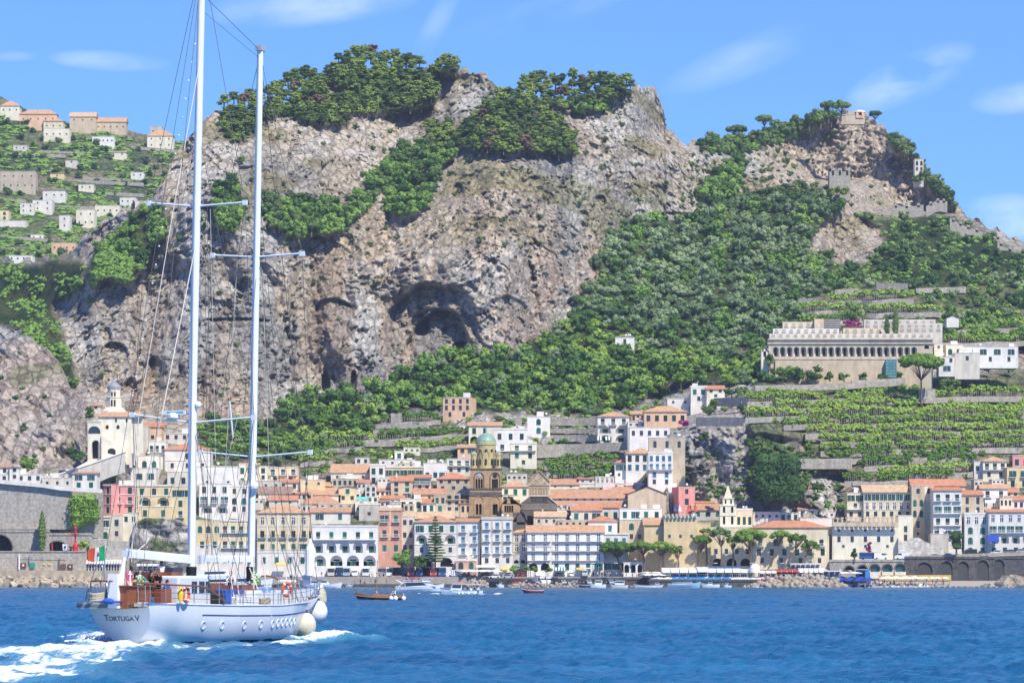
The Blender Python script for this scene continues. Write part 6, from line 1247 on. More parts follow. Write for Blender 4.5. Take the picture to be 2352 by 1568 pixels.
def car_proto(kind,L,W_,Hh,paint,glassH=.42):
 """x = length. parts: body, windows, wheel x4"""
 t=thing('car','x','car');b=MB();h0=.22;hb=Hh*(.58 if kind=='car' else .42)
 if kind=='car':prof=[(-L/2,h0),(-L/2,hb*.8),(-L*.47,hb),(-L*.36,hb*1.02),(-L*.27,Hh*.97),(L*.06,Hh),(L*.22,hb*1.05),(L*.45,hb*.86),(L/2,hb*.7),(L/2,h0)]
 elif kind=='van':prof=[(-L/2,h0),(-L/2,Hh*.95),(-L*.46,Hh),(L*.22,Hh),(L*.36,Hh*.62),(L*.48,Hh*.5),(L/2,Hh*.35),(L/2,h0)]
 else:prof=[(-L/2,h0+.1),(-L/2,Hh*.97),(-L*.48,Hh),(L*.47,Hh),(L/2,Hh*.93),(L/2,h0+.1)]
 b.prism([(x,z)for x,z in prof],-W_/2,W_/2)
 body=b.build('body',[paint],t)
 g=MB()
 if kind=='car':gp=[(-L*.34,hb*1.04),(-L*.26,Hh*.93),(L*.05,Hh*.95),(L*.19,hb*1.06)]
 elif kind=='van':gp=[(L*.02,Hh*.62),(L*.02,Hh*.9),(L*.24,Hh*.9),(L*.345,Hh*.64)]
 else:gp=[(-L*.47,Hh*.50),(-L*.47,Hh*.86),(L*.46,Hh*.86),(L*.46,Hh*.50)]
 g.prism(gp,-W_/2-.015,W_/2+.015)
 if kind=='car':g.box(L*.10,L*.21,-W_/2+.12,W_/2-.12,hb*1.06,Hh*.93);g.box(-L*.37,-L*.3,-W_/2+.12,W_/2-.12,hb*1.05,Hh*.92)
 else:g.box(L*.30 if kind=='van' else L/2-.05,L*.37 if kind=='van' else L/2+.02,-W_/2+.1,W_/2-.1,Hh*.45,Hh*.86);g.box(-L/2-.02,-L/2+.05,-W_/2+.2,W_/2-.2,Hh*.5,Hh*.85)
 g.build('windows',[M_glass],t)
 for sx in(-.31,.31):
  for sy in(-1,1):
   wm=MB();wm.tube([(0,-.1,0),(0,.1,0)],.32 if kind!='bus' else .48,10);wm.build('wheel',[M_dark],t,loc=(L*sx,sy*(W_/2-.05),.32 if kind!='bus' else .48))
 l=MB();l.box(L/2-.06,L/2+.02,-W_/2+.1,-W_/2+.4,hb*.62,hb*.8);l.build('headlight',[M_wht],t);l=MB();l.box(L/2-.06,L/2+.02,W_/2-.4,W_/2-.1,hb*.62,hb*.8);l.build('headlight',[M_wht],t)
 return t
PAINT={k:mat('car paint '+k,c,.25,.03,spec=.6)for k,c in dict(white=(.8,.8,.8),silver=(.45,.47,.49),grey=(.18,.19,.2),black=(.03,.03,.035),red=(.5,.04,.03),blue=(.03,.10,.35),lblue=(.35,.45,.62),cream=(.7,.62,.48),dblue=(.02,.05,.15)).items()}
_pc={}
def vehicle(kind,col,p,rz,label,group='vehicles parked along the harbour'):
 k=(kind,col);cat={'car':'car','van':'van','bus':'bus'}[kind]
 if k not in _pc:
  t=car_proto(kind,*{'car':(4.1,1.7,1.5),'van':(5.2,1.95,2.4),'bus':(11,2.5,3.3)}[kind],PAINT[col]);t.name={'car':'parked_car','van':'van','bus':'bus'}[kind];_pc[k]=t
  t.location=p;t.rotation_euler.z=rz
 else:t=dup(_pc[k],p,rz)
 t['label']=label;t['category']=cat;t['group']={'car':'cars parked on the harbour quay and road','van':'vans parked on the harbour quay and road','bus':'coaches parked on the sea front'}[kind]
 return t
F_=R(-90)
for x,y,k,c,rz,lb in[(220,430,'bus','cream',F_,'cream coach at the left end of the coach park'),(315,440,'bus','dblue',F_,'dark coach between the cream and the pale blue ones'),(402,452,'bus','lblue',F_,'pale blue coach seen from the front'),(500,455,'van','white',F_,'white van between the pale blue coach and the white one'),(628,455,'bus','white',F_,'white coach seen from the front above the wooden boat'),(815,452,'bus','white',R(-60),'white coach standing slightly turned behind the wooden mast'),(1000,445,'bus','dblue',R(-20),'long dark coach seen from the side'),(1160,452,'bus','red',F_,'red coach seen from the front'),(1258,455,'bus','blue',F_,'bright blue coach seen from the front'),(1362,448,'bus','red',R(-70),'second red coach right of the bright blue one'),(1450,440,'bus','white',R(-60),'white coach behind the white ferry'),(1530,450,'bus','blue',F_,'blue coach with a picture on its back left of the white minibus')]:
 vehicle(k,c,(at('W1',x,y,1427).x,1427+(3 if k=='bus' else 0),3.93),rz,lb)
cars=[('W1',1670,437,'van','white',0,1427,'white minibus parked right of the archway'),('W1',2045,437,'van','white',R(8),1427,'white minibus in front of the cream awnings'),('W1',2140,487,'car','white',R(180),1418,'small white hatchback on the terrace above the dark boat shed'),('W1',2300,497,'car','silver',0,1418,'pale silver estate car right of the small white hatchback'),('W1',2040,440,'car','red',0,1426,'red car beside the white minibus'),('W1',2330,545,'car','black',0,1410,'black car at the left end of the lower quay'),
('W2',250,440,'car','silver',0,1426,'silver car before the yellow awning'),('W2',415,462,'car','red',0,1427,'dark red car in front of the clipped hedge'),('W2',500,465,'car','grey',0,1427,'grey car right of the dark red one'),('W2',585,455,'car','white',R(-80),1427,'white car seen from the front before the hotel hedge'),('W2',845,455,'car','grey',0,1427,'grey car below the striped awning'),('W2',905,460,'car','black',0,1428,'black car right of the striped awning'),('W2',970,455,'car','white',R(-70),1427,'white car before the hotel arcade'),('W2',1145,458,'van','silver',F_,1426,'silver lorry seen from the front before the hotel'),
('W2',355,542,'car','red',R(180),1409,'bright red car on the lower quay behind the dark red boat'),('W2',430,540,'car','white',R(150),1409.5,'white car right of the bright red one on the lower quay'),('W2',540,545,'car','white',R(200),1408,'white car behind the canopy of the dark red boat'),('W2',622,545,'van','white',R(-60),1409,'white van on the lower quay, left of two'),('W2',705,545,'van','white',R(-70),1410,'white van on the lower quay, right of two'),('W2',790,545,'van','black',R(-95),1409,'black van on the lower quay'),('W2',890,548,'car','silver',R(-80),1408,'silver car right of the black van on the lower quay'),('W2',965,548,'car','grey',R(-85),1408,'first grey car in the middle of the lower quay row'),('W2',1035,545,'van','grey',R(-95),1409,'grey van in the middle of the lower quay row'),('W2',1110,548,'car','black',R(-90),1408,'black car left of the white cabin cruiser'),('W2',1190,548,'car','silver',R(-80),1408,'silver car behind the white cabin cruiser'),('W2',1372,545,'van','black',R(-90),1409,'black van right of the white cabin cruiser'),('W2',1450,545,'car','lblue',R(-80),1409,'pale blue car at the right end of the lower quay row'),('W2',510,548,'car','dblue',R(0),1407,'dark blue car behind the bow of the dark red boat'),
('E',725,1200,'van','white',R(3),1427,'white van behind the blue bus on the right road'),('E',912,1200,'van','white',R(180),1427,'white van below the bastion on the right road'),('E',1200,1188,'car','silver',R(180),1427,'silver hatchback beside the green hedge on the viaduct'),('E',1335,1182,'car','silver',0,1427,'silver car under the dark leafy tree on the viaduct'),('E',1520,1168,'van','black',R(180),1427,'black van on the viaduct'),('E',1638,1160,'car','black',0,1427,'black car right of the black van on the viaduct'),('E',1755,1155,'car','white',R(180),1427,'white car under the blue awning on the viaduct'),('E',1878,1148,'car','grey',R(180),1427,'grey car below the hotel loggias on the viaduct'),('E',1990,1142,'car','silver',0,1427,'silver car at the right edge of the viaduct road')]
for r,x,y,k,c,rz,Y,lb in cars:
 z=3.93 if Y>1424 and r!='E' else(PZ(ry('E',y),Y)if r=='E' else(3.32 if Y>1415 else 1.26));p=at(r,x,y,Y);p.z=z if r!='E' else z;vehicle(k,c,p,rz,lb)
m=MB();a=at('E',940,1195,1424.2);b=at('E',2250,1150,1424.2)
m.add([(a.x,1424.3,a.z-.2),(b.x,1424.3,b.z-.2),(b.x,1440,b.z-.2),(a.x,1440,a.z-.2),(a.x,1424.3,-1),(b.x,1424.3,-1)],[(0,1,2,3),(0,4,5,1)]);struct(m,'road',[M_asph],'coast road on top of the dark viaduct')
m=MB();m.add([a+Vector((0,-.1,0)),b+Vector((0,-.1,0)),b+Vector((0,-.1,1.0)),a+Vector((0,-.1,1.0)),a+Vector((0,.3,1.0)),b+Vector((0,.3,1.0))],[(0,1,2,3),(3,2,5,4)]);tag(m.build('parapet',[M_gstone]),'low stone parapet of the viaduct road','wall')
t=vehicle('bus','blue',(at('E',620,1200,1428).x,1428,PZ(ry('E',1203),1428)),R(180),'bright blue bus on the road below the cream bastion');t.scale=(.66,.8,.8)
def small_person(cl,sk,lg,sit=False):
 m=MB()
 if not sit:
  for s in(-1,1):m.tube([(s*.10,0,0),(s*.10,.02,.45),(s*.08,0,.88)],[.055,.07,.10],6,2);m.tube([(s*.2,0,1.42),(s*.27,.02,1.12),(s*.26,-.08,.86)],[.06,.05,.04],5,0 if s>0 else 0);m.sphere((s*.26,-.09,.82),.045,6,4,1)
  m.lathe([(.13,.82),(.16,.95),(.14,1.12),(.19,1.35),(.17,1.45),(.07,1.5),(.05,1.56)],(0,0,0),8,0,sy=.65);m.sphere((0,0,1.64),.11,8,6,1,1.15);m.sphere((0,.02,1.68),.115,8,5,3,.95)
 else:
  for s in(-1,1):m.tube([(s*.1,0,.5),(s*.11,-.4,.5),(s*.11,-.42,.05)],[.09,.07,.05],6,2);m.tube([(s*.2,0,1.0),(s*.26,-.1,.75),(s*.15,-.3,.65)],[.06,.05,.04],5,0)
  m.lathe([(.15,.42),(.16,.6),(.15,.75),(.19,.95),(.16,1.02),(.07,1.07),(.05,1.13)],(0,0,0),8,0,sy=.65);m.sphere((0,0,1.22),.11,8,6,1,1.15);m.sphere((0,.02,1.26),.115,8,5,3,.95)
 return m.mesh('person body',[mat('cloth '+str(cl),cl,.9),mat('skin',(.50,.30,.20),.6),mat('cloth '+str(lg),lg,.9),mat('hair',(.05,.03,.02),.8)])
PM=[small_person(c,0,l)for c,l in[((.75,.75,.75),(.03,.04,.1)),((.6,.08,.06),(.3,.25,.2)),((.05,.15,.45),(.5,.45,.4)),((.03,.03,.03),(.03,.03,.03)),((.75,.6,.2),(.05,.08,.2)),((.5,.3,.22),(.06,.3,.5))]]
PS=[small_person(c,0,l,True)for c,l in[((.75,.75,.75),(.03,.04,.1)),((.6,.1,.08),(.3,.25,.2)),((.1,.2,.45),(.5,.45,.4)),((.45,.28,.2),(.5,.1,.1))]]
def people(pts,label,group,ms=PM,Y=None,z=None):
 for i,(p)in enumerate(pts):
  o=inst(random.choice(ms),'person',None,p,random.uniform(0,6.28),random.uniform(.92,1.08));tag(o,label,'person',group)
rr=random.Random(3)
people([(PX(rr.uniform(1340,1430),1426),1424.8+rr.random(),3.93)for _ in range(10)],'visitor standing on the promenade between the coaches and the conifer','visitors by the coaches')
people([(PX(rx('W2',rr.uniform(1230,1450)),1425),1424.8+rr.random()*2,3.93)for _ in range(16)],'visitor in the crowd before the hotel on the promenade','crowd before the hotel')
people([(PX(rx('W2',rr.uniform(1600,1960)),1421),1418+rr.random()*4,3.4)for _ in range(16)],'passenger waiting on the quay terrace under the umbrella pines','passengers waiting on the terrace')
people([(PX(rx('W1',rr.uniform(480,920)),1410),1404+rr.random()*6,1.26)for _ in range(8)],'person walking on the landing stage behind the wooden boat','people on the landing stage')
people([(PX(rx('W3',rr.uniform(60,260)),1408),1406,1.02)for _ in range(6)],'person standing on the low quay behind the pale blue boat','people behind the pale blue boat')
people([(PX(rx('W3',rr.uniform(720,960)),1408),1406,1.02)for _ in range(9)],'person waiting on the low quay right of the small white boat','people right of the small white boat')
people([(PX(rx('E',rr.uniform(420,1350)),1408),(yy:=1400+rr.random()*18),-.6+3*(yy-1396)/28.3)for _ in range(60)],'bather on the grey shingle beach','bathers on the beach')
people([(PX(rx('W3',rr.uniform(1480,1760)),1412),1409+rr.random()*2,3.15)for _ in range(12)],'sunbather on the deck of the right end of the beach club','sunbathers on the deck')
people([(PX(rx('W1',rr.uniform(60,1100)),1424),1424.8+rr.random()*2,3.93)for _ in range(26)],'visitor walking along the coach park railing','visitors along the coach park')
people([(PX(rx('W2',rr.uniform(100,1200)),1424),1425+rr.random()*4,3.93)for _ in range(26)],'pedestrian on the promenade pavement left of the umbrella pines','pedestrians left of the umbrella pines')
people([(PX(rx('W3',rr.uniform(60,1900)),1424),1425+rr.random()*2,3.93)for _ in range(34)],'pedestrian on the upper promenade before the ochre tower and convent','pedestrians before the convent')
def parasol_mesh(m1,m2=None,r=1.5,h=2.3,sq=False):
 m=MB();n=4 if sq else 8;m.tube([(0,0,-.3),(0,0,h+.45)],.04,5,1);vs=[(0,0,h+.5)]+[(r*math.cos(2*math.pi*(i+.5)/n),r*math.sin(2*math.pi*(i+.5)/n),h-.02*(i%2))for i in range(n)]
 o=len(m.v)
 for i in range(n):m.add([vs[0],vs[1+i],vs[1+(i+1)%n]],[(0,1,2)],0 if(i%2==0 or not m2)else 2);m.add([vs[1+i],vs[1+(i+1)%n],(vs[1+(i+1)%n][0],vs[1+(i+1)%n][1],h-.22),(vs[1+i][0],vs[1+i][1],h-.22)],[(0,3,2,1)],0)
 return m.mesh('parasol',[m1,M_wht]+([m2]if m2 else[]))
MW=mat('white canvas',(.78,.76,.72),.8,.05);MBl=mat('blue canvas',(.03,.22,.55),.8,.1,obj_rand=.2);MRd=mat('red canvas',(.62,.06,.04),.8);MGn=mat('lime canvas',(.45,.52,.1),.8);MDB=mat('royal blue canvas',(.02,.06,.38),.8)
PAR={'w':parasol_mesh(MW),'b':parasol_mesh(MBl),'r':parasol_mesh(MW,MRd),'g':parasol_mesh(MGn),'d':parasol_mesh(MDB),'W':parasol_mesh(MW,None,3.2,2.6,True)}
def parasols(k,pts,label,group):
 for p in pts:tag(inst(PAR[k],'parasol',None,p,random.uniform(0,1)),label,'parasol',group)
zt=PZ(1330.5,1406)
parasols('b',[(PX(rx('W3',265+i*26),1408),1407+(i%3)*2.2,.7)for i in range(25)],'blue parasol packed with others along the quay terrace of the beach club','blue parasols of the beach club')
parasols('w',[(PX(rx('W3',905+i*25),1408),1407+(i%3)*2.2,.7)for i in range(13)],'white parasol in the row right of the blue ones at the beach club','white parasols of the beach club')
parasols('r',[(PX(rx('W3',1222+i*24),1408),1407+(i%3)*2.2,.7)for i in range(9)],'red and white parasol at the right end of the quay terrace row','red and white parasols on the terrace')
parasols('g',[(PX(rx('W3',150+i*32),1408),1407+(i%2)*2,.6)for i in range(3)],'lime green parasol at the left end of the beach club row','lime parasols of the beach club')
parasols('W',[(PX(rx('W3',95+i*100),1410),1409,.6)for i in range(2)],'big white square parasol in front of the beach club pavilion','big square parasols of the beach club')
parasols('W',[(PX(rx('W2',1885+i*75),1413),1413,1.9)for i in range(3)],'big white square parasol left of the beach club pavilion','big parasols left of the beach club')
parasols('W',[(PX(rx('D',1465+i*75),1427),1427,3.4+(i%2)*.4)for i in range(5)],'cream parasol of the restaurant terrace below the right end of the convent','cream parasols of the restaurant terrace')
parasols('W',[(PX(rx('D',395+i*75),1427),1426.5,2.9)for i in range(4)],'cream parasol in front of the ochre battlemented tower','cream parasols before the ochre tower')
parasols('W',[(PX(rx('D',170+i*70),1427),1425.8,2.6)for i in range(3)],'white parasol in front of the ochre slit window wing','white parasols before the ochre wing')
parasols('W',[(PX(rx('W1',1785+i*70),1426),1425.4,3.2)for i in range(6)],'cream parasol on the pavement under the white hotel front','cream parasols under the hotel front')
parasols('w',[(PX(rx('E',735+i*27),1410),1408+(i%3)*2,.95+(i%3)*.2)for i in range(13)],'white parasol in the long row on the right half of the beach','white parasols on the beach')
parasols('w',[(PX(rx('E',x),1410),1410,1.1)for x in(1088,1125,1185,1235,1300)],'white parasol standing apart at the right end of the beach','single white parasols at the end of the beach')
parasols('W',[(PX(rx('E',405+i*80),1412),1412,2.6)for i in range(2)],'big cream parasol beside the blue kiosk on the beach','cream parasols by the blue kiosk')
parasols('d',[(PX(rx('E',330+i*21),1408),1402+(i%4)*4,.2+(i%4)*.35)for i in range(15)],'royal blue parasol on the left half of the beach','royal blue parasols on the beach')
sb=MB();sb.box(-.3,.3,-.9,.5,.28,.36,0);sb.add([(-.3,.5,.36),(.3,.5,.36),(.3,.95,.75),(-.3,.95,.75)],[(0,1,2,3),(3,2,1,0)],0)
for a in(-.25,.25):
 for b_ in(-.8,.4):sb.box(a-.03,a+.03,b_-.03,b_+.03,0,.28,1)
sbm={'d':sb.mesh('sunbed',[MDB,M_wht]),'w':sb.mesh('sunbed',[MW,M_wht])}
for i in range(46):yy=1400+rr.random()*18;tag(inst(sbm['d'],'sunbed',None,(PX(rx('E',rr.uniform(330,640)),1408),yy,-.6+3*(yy-1396)/28.3),rr.uniform(-.3,.3)),'royal blue sunbed on the left half of the beach','sunbed','royal blue sunbeds on the beach')
for i in range(34):yy=1400+rr.random()*16;tag(inst(sbm['w'],'sunbed',None,(PX(rx('E',rr.uniform(700,1250)),1408),yy,-.6+3*(yy-1396)/28.3),rr.uniform(-.3,.3)),'white sunbed under the white parasols of the beach','sunbed','white sunbeds on the beach')
def pavilion(reg,x0,x1,yt,ym,yb,Y,label,awn=MW,bays=4,roofm=None,deep=6,dark=M_dark):
 X0,X1,zb,fx,fz=frame(reg,x0,x1,yb,Y);W=X1-X0;h=fz(yt)-zb;hm=fz(ym)-zb;t=thing('pavilion',label,'pavilion',(X0,Y,zb))
 m=MB();m.box(-.2,W+.2,-.2,deep,h-.35,h);m.build('roof',[roofm or M_wht],t)
 m=MB();m.box(0,W,deep-.3,deep,0,h-.35);m.build('back_wall',[mat('shaded timber',(.22,.17,.13),.8)],t)
 m=MB();m.box(0,W,-.3,deep,-.5,0);m.build('deck',[M_wht],t)
 m=MB()
 for i in range(bays+1):x=W*i/bays;m.box(x-.14,x+.14,-.1,.14,0,h-.35)
 m.build('frame',[M_wht],t)
 for i in range(bays):
  a,b=W*i/bays+.2,W*(i+1)/bays-.2;m=MB();m.add([(a,-.15,h-.4),(b,-.15,h-.4),(b,-1.7,hm),(a,-1.7,hm),(b,-1.7,hm-.25),(a,-1.7,hm-.25)],[(0,1,2,3),(3,2,4,5)]);m.build('awning',[awn],t)
 m=MB();m.box(0,W,-.28,-.22,.95,1.02);n=int(W/.7)
 for i in range(n):x=W*i/n;m.box(x,x+.07,-.28,-.22,0,.95)
 m.build('railing',[M_wht],t)
pavilion('W3',130,520,330,380,432,1413,'left white pavilion of the beach club with wide awnings',bays=4)
pavilion('W3',520,640,322,372,432,1412,'narrow white glazed bay of the beach club',bays=1)
pavilion('W3',640,1000,326,378,432,1413,'white pavilion with a bright blue roof strip in the beach club',bays=4,roofm=mat('blue roof sheet',(.05,.2,.6),.6))
pavilion('W3',1000,1160,345,380,432,1412.6,'low white pavilion left of the white dome',bays=2)
pavilion('W3',1210,1400,350,385,432,1412.8,'beach bar with red and white parasols right of the dome',bays=3,roofm=mat('reed roof',(.25,.15,.09),.9))
pavilion('W3',1400,1640,345,372,432,1413.2,'beach bar with a dark brown reed roof',bays=4,roofm=mat('reed roof',(.25,.15,.09),.9),awn=MRd)
pavilion('W3',1645,1920,335,378,432,1413,'right white pavilion of the beach club',bays=5)
pavilion('W3',1920,2110,362,372,428,1412,'blue awninged bar at the right end of the beach club',bays=3,awn=MDB,roofm=M_wht)
m=MB();m.lathe([(1.9,0),(1.9,1.5),(1.6,2.4),(.9,3.0),(.01,3.3)],(0,0,0),14);tag(m.build('dome',[M_wht],loc=(PX(rx('W3',1160),1411),1411,PZ(ry('W3',385),1411)),smooth=True),'white domed pavilion in the middle of the beach club','dome')
pavilion('W3',1560,1885,282,300,340,1420,'glass walled terrace above the beach club',bays=6,awn=M_glass)
pavilion('W0',1540,2240,840,905,1040,1412,'long white glazed restaurant behind the breakwater',bays=14,awn=MW)
pavilion('A',1075,1240,1478,1490,1535,1411,'striped awning kiosk behind the yacht',bays=4,awn=MW)
m=MB();m.box(0,4.6,0,3,0,3.3,0);m.box(.9,3.2,-.06,0,0,2.5,1);m.box(-.3,3.6,-1.8,0,3.3,3.45,2);tag(m.build('kiosk',[MBl,M_dark,M_wht],loc=(PX(rx('E',505),1418),1418,PZ(ry('E',1375),1418))),'bright blue beach kiosk under the glazed viaduct','kiosk')
m=MB();m.box(0,26,0,.3,0,1.9,0);tag(m.build('fence',[mat('ochre boards',(.6,.42,.12),.8)],loc=(PX(rx('E',705),1421),1421,PZ(ry('E',1388),1421))),'ochre board fence behind the white parasols of the beach','fence')
def awning(reg,x0,x1,yt,yb,Y,label,mt,m2=None):
 X0,X1,zb,fx,fz=frame(reg,x0,x1,yb,Y);W=X1-X0;h=fz(yt)-zb;t=MB();n=max(4,int(W/.5))if m2 else 1
 for i in range(n):a,b=W*i/n,W*(i+1)/n;t.add([(a,0,h),(b,0,h),(b,-1.6,.25),(a,-1.6,.25),(b,-1.6,0),(a,-1.6,0)],[(0,3,2,1),(3,5,4,2)],i%2)
 tag(t.build('awning',[mt,m2 or mt],loc=(X0,Y-.02,zb)),label,'awning')
MY=mat('yellow canvas',(.72,.50,.12),.8)
awning('W1',2225,2305,340,380,1429.5,'yellow awning on the grey ground floor left of the clipped bushes',MY)
awning('W1',1925,2160,320,348,1429.5,'long cream awning along the ground floor of the white hotel front',mat('cream canvas',(.66,.63,.5),.8))
awning('W2',798,930,345,388,1426.4,'white and green striped awning under the hotel arch',MW,M_green);awning('W2',1045,1135,350,376,1426.4,'cream awning left of the lorry before the hotel',MY);awning('W2',1140,1225,350,364,1426.4,'pale awning over the hotel shops',MW);awning('W2',1255,1350,345,357,1426.4,'green shop awning before the hotel',M_green)
awning('E',1685,1780,985,1048,1431,'big royal blue rounded awning on the large right hand hotel',MDB);awning('E',1655,1790,670,698,1452,'white awnings under the bright white gabled house',MW);awning('C',1392,1488,848,882,1428+60,'left pale pink awning on the knoll terrace',mat('pink canvas',(.72,.42,.42),.8));awning('C',1572,1705,840,866,1428+58,'right pale pink awning on the knoll terrace',mat('pink canvas',(.72,.42,.42),.8))
awning('C',1352,1392,480,512,float(Gbase(rx('C',1476),ry('C',528)))-4.1,'left green striped awning on the white and orange villa',MW,M_green);awning('C',1415,1462,480,512,float(Gbase(rx('C',1476),ry('C',528)))-4.1,'right green striped awning on the white and orange villa',MW,M_green)
awning('B',1030,1125,952,978,1470,'turquoise terrace awning in the upper town',mat('turquoise canvas',(.15,.5,.48),.8));awning('B',396,490,1468,1490,1428,'yellow awning behind the bow of the yacht',MY)
building('W1',180,720,268,278,345,'yellow','t','0','long low yellow wall with faded paintings under the arcaded white palace',Y=1430.5,D=3,z_ext=2,name='wall',cat='wall')
building('W1',1685,1925,248,258,375,'rose','t','2a','red and white striped ground floor shop with two awnings',Y=1428.5,D=3,z_ext=2,band=True)
building('W2',1600,1830,280,290,410,'bwhite','t','3A','white pavilion with wavy roof edge and blue doors under the pines',Y=1426.5,D=4,z_ext=2)
building('W2',300,455,190,196,300,'grey','t','0/2A','grey carved portal left of the big hotel',Y=1430,D=3,z_ext=2,name='portal',cat='portal')
M_block=mat('tan concrete block',(.46,.38,.28),.95,.2,.5,bump=.06,dirt=(.24,.18,.12))  # tan concrete of the breakwater and its blocks
M_tetra=mat('concrete tetrapod',(.36,.31,.25),.95,.2,.8,bump=.04,dirt=(.2,.16,.11))
X0,X1,zb,fx,fz=frame('W0',-800,1542,1040,1410);m=MB();m.box(X0,X1,1410,1413,-2,fz(688));m.box(X0,X1,1409.7,1413.2,fz(700),fz(683),1);tag(m.build('harbour_wall',[M_gstone,M_concrete]),'grey rubble harbour wall behind the concrete blocks at the left','wall')
m=MB();m.box(X0,PX(rx('W0',2250),1404),1398,1410,-2,fz(1035));struct(m,'breakwater',[M_block],'flat top of the breakwater')
bm=MB();
def blk():
 m=MB();m.box(-1.7,1.7,-1.0,1.0,-1.4,1.4,0);m.box(-.35,.35,-1.03,-1.0,.3,.6,1);bm2=bmesh.new();me=m.mesh('block',[M_block,M_dark]);bm2.from_mesh(me);bmesh.ops.bevel(bm2,geom=[e for e in bm2.edges if e.calc_length()>1.5],offset=.18,segments=2,affect='EDGES');bm2.to_mesh(me);bm2.free();return me
BK=blk();r3=random.Random(12)
for i in range(54):
 px=-60+i*7.7+r3.uniform(-3,3);row=i%3;Y=1395+row*1.9-r3.random();o=inst(BK,'concrete_block',None,(PX(px,Y),Y,.55+row*1.15+r3.uniform(-.3,.3)),0,r3.uniform(.85,1.1));o.rotation_euler=(r3.uniform(-.5,.5),r3.uniform(-.8,.8),r3.uniform(-.9,.9));tag(o,'big notched concrete block tumbled on the left breakwater','concrete block','concrete blocks of the left breakwater')
def tetra():
 m=MB();d=[Vector((0,0,1)),Vector((.94,0,-.33)),Vector((-.47,.82,-.33)),Vector((-.47,-.82,-.33))]
 for v in d:m.tube([(0,0,0),tuple(v*.9),tuple(v*1.25)],[.62,.42,.36],9)
 return m.mesh('tetrapod',[M_tetra],True)
TM=tetra()
def tets(reg,x0,x1,y0,y1,n,Y,label,group,seed,sc_=1.0):
 r=random.Random(seed);k=0
 for i in range(n):
  u=(i+.5)/n;x=x0+(x1-x0)*u+r.uniform(-8,8);top=ry(reg,y0+(y1-y0)*.9*(1-math.sin(math.pi*min(1,max(0,u)))**.5));y=r.uniform(top,ry(reg,y1));o=inst(TM,'tetrapod',None,P(rx(reg,x),y,Y-3*(y-1335)/15.),0,sc_*r.uniform(.9,1.2));o.rotation_euler=(r.uniform(0,6),r.uniform(0,6),r.uniform(0,6));tag(o,label,'tetrapod',group)
tets('W3',1180,2140,458,582,105,1403,'four armed concrete tetrapod in the big heap left of the beach','tetrapods heaped beside the beach',1,1.9)
tets('W3',1030,1200,545,582,10,1401,'tetrapod at the low left end of the big heap','tetrapods trailing off the big heap',2,1.1)
tets('W1',1850,2050,520,590,22,1398,'tetrapod in the heap behind the white tour boat','tetrapods behind the tour boat',3,1.2)
tets('W2',260,1060,560,600,34,1397,'tetrapod along the foot of the lower parking quay','tetrapods along the parking quay',4,1.2)
m=MB();m.sphere((0,0,0),1,16,10);me=m.mesh('boulder',[M_rock],True);co=np.array([v.co for v in me.vertices]);dn=fbm(co[:,0]*2,co[:,1]*2,co[:,2]*2,4)*.55+1
for v,k in zip(me.vertices,dn):v.co*=k
a=me.attributes.new('col','FLOAT_COLOR','POINT');a.data.foreach_set('color',np.tile([.45,.39,.31,1],len(me.vertices)).astype(np.float32))
for i,(x,w,hh)in enumerate([(1850,60,6.5),(1900,80,7),(1960,80,6),(1800,40,3),(2010,60,5.5),(1720,50,1.8)]):
 o=inst(me,'boulder',None,P(rx('E',x),1346,1396+i%2*3),i,(w/60*4.2,3.5,hh*.55));tag(o,['tallest sea rock at the right end of the beach','broad sea rock right of the tallest one','third pale sea rock at the right edge','low rock left of the tall sea rocks','last sea rock at the right edge of the picture','flat dark rock beside the jetty'][i],'rock')
m=MB();
t=special('harbour_light','red harbour beacon on a thick base with a caged lamp','beacon',*[rx('W0',1352),ry('W0',700)],1411.5);s=1411.5/F;u=lambda y:(700-y)/4.48/1.7415*s
M_red=mat('red paint',(.62,.03,.03),.4);m=MB();m.lathe([(1.0,0),(1.0,u(590)),(.75,u(560)),(.3,u(555)),(.28,u(400)),(1.1,u(395)),(1.1,u(380)),(.35,u(375)),(.35,u(295)),(.5,u(285)),(.42,u(262)),(.2,u(245)),(.05,u(228))],(0,0,0),14);m.build('body',[M_red],t)
m=MB()
for k in range(8):a=k*math.pi/4;m.tube([(1.25*math.cos(a),1.25*math.sin(a),u(380)),(1.25*math.cos(a),1.25*math.sin(a),u(295))],.04,4)
m.tube([(1.25*math.cos(a),1.25*math.sin(a),u(296))for a in[k*math.pi/6 for k in range(13)]],.05,4);m.build('cage',[M_iron],t)
m=MB()
for x in(-2.3,-1.5):m.tube([(x,0,u(570)),(x,0,u(345))],.07,5)
for k in range(8):z=u(570)+(u(345)-u(570))*k/7;m.tube([(-2.3,0,z),(-1.5,0,z)],.05,4)
m.tube([(-1.5,0,u(385)),(-.9,0,u(385))],.08,4);m.tube([(-1.5,0,u(565)),(-.9,0,u(565))],.08,4);m.build('ladder',[M_red],t)
m=MB();m.tube([(0,0,0),(0,0,2.4)],.22,8);m.tube([(0,0,2.4),(0,0,2.9)],[.22,.02],8);tag(m.build('post',[M_red],loc=tuple(P(rx('W0',935),ry('W0',690),1411.5))),'short red pointed post on the harbour wall','post')
t=special('flag','small white flag with blue marks on the harbour wall','flag',rx('W0',1212),ry('W0',690),1411.4);m=MB();m.tube([(0,0,-.3),(0,0,3.4)],.05,5);m.build('pole',[M_iron],t);m=MB();m.add([(-.05,0,2.6),(-.9,.2,2.5),(-1.85,-.1,2.65),(-1.7,.0,.5),(-.9,.2,.35),(-.05,0,.5)],[(0,1,4,5),(1,2,3,4)]);m.box(-1.3,-.5,-.25,-.22,1.2,2.0,1);m.build('cloth',[MW,MDB],t)
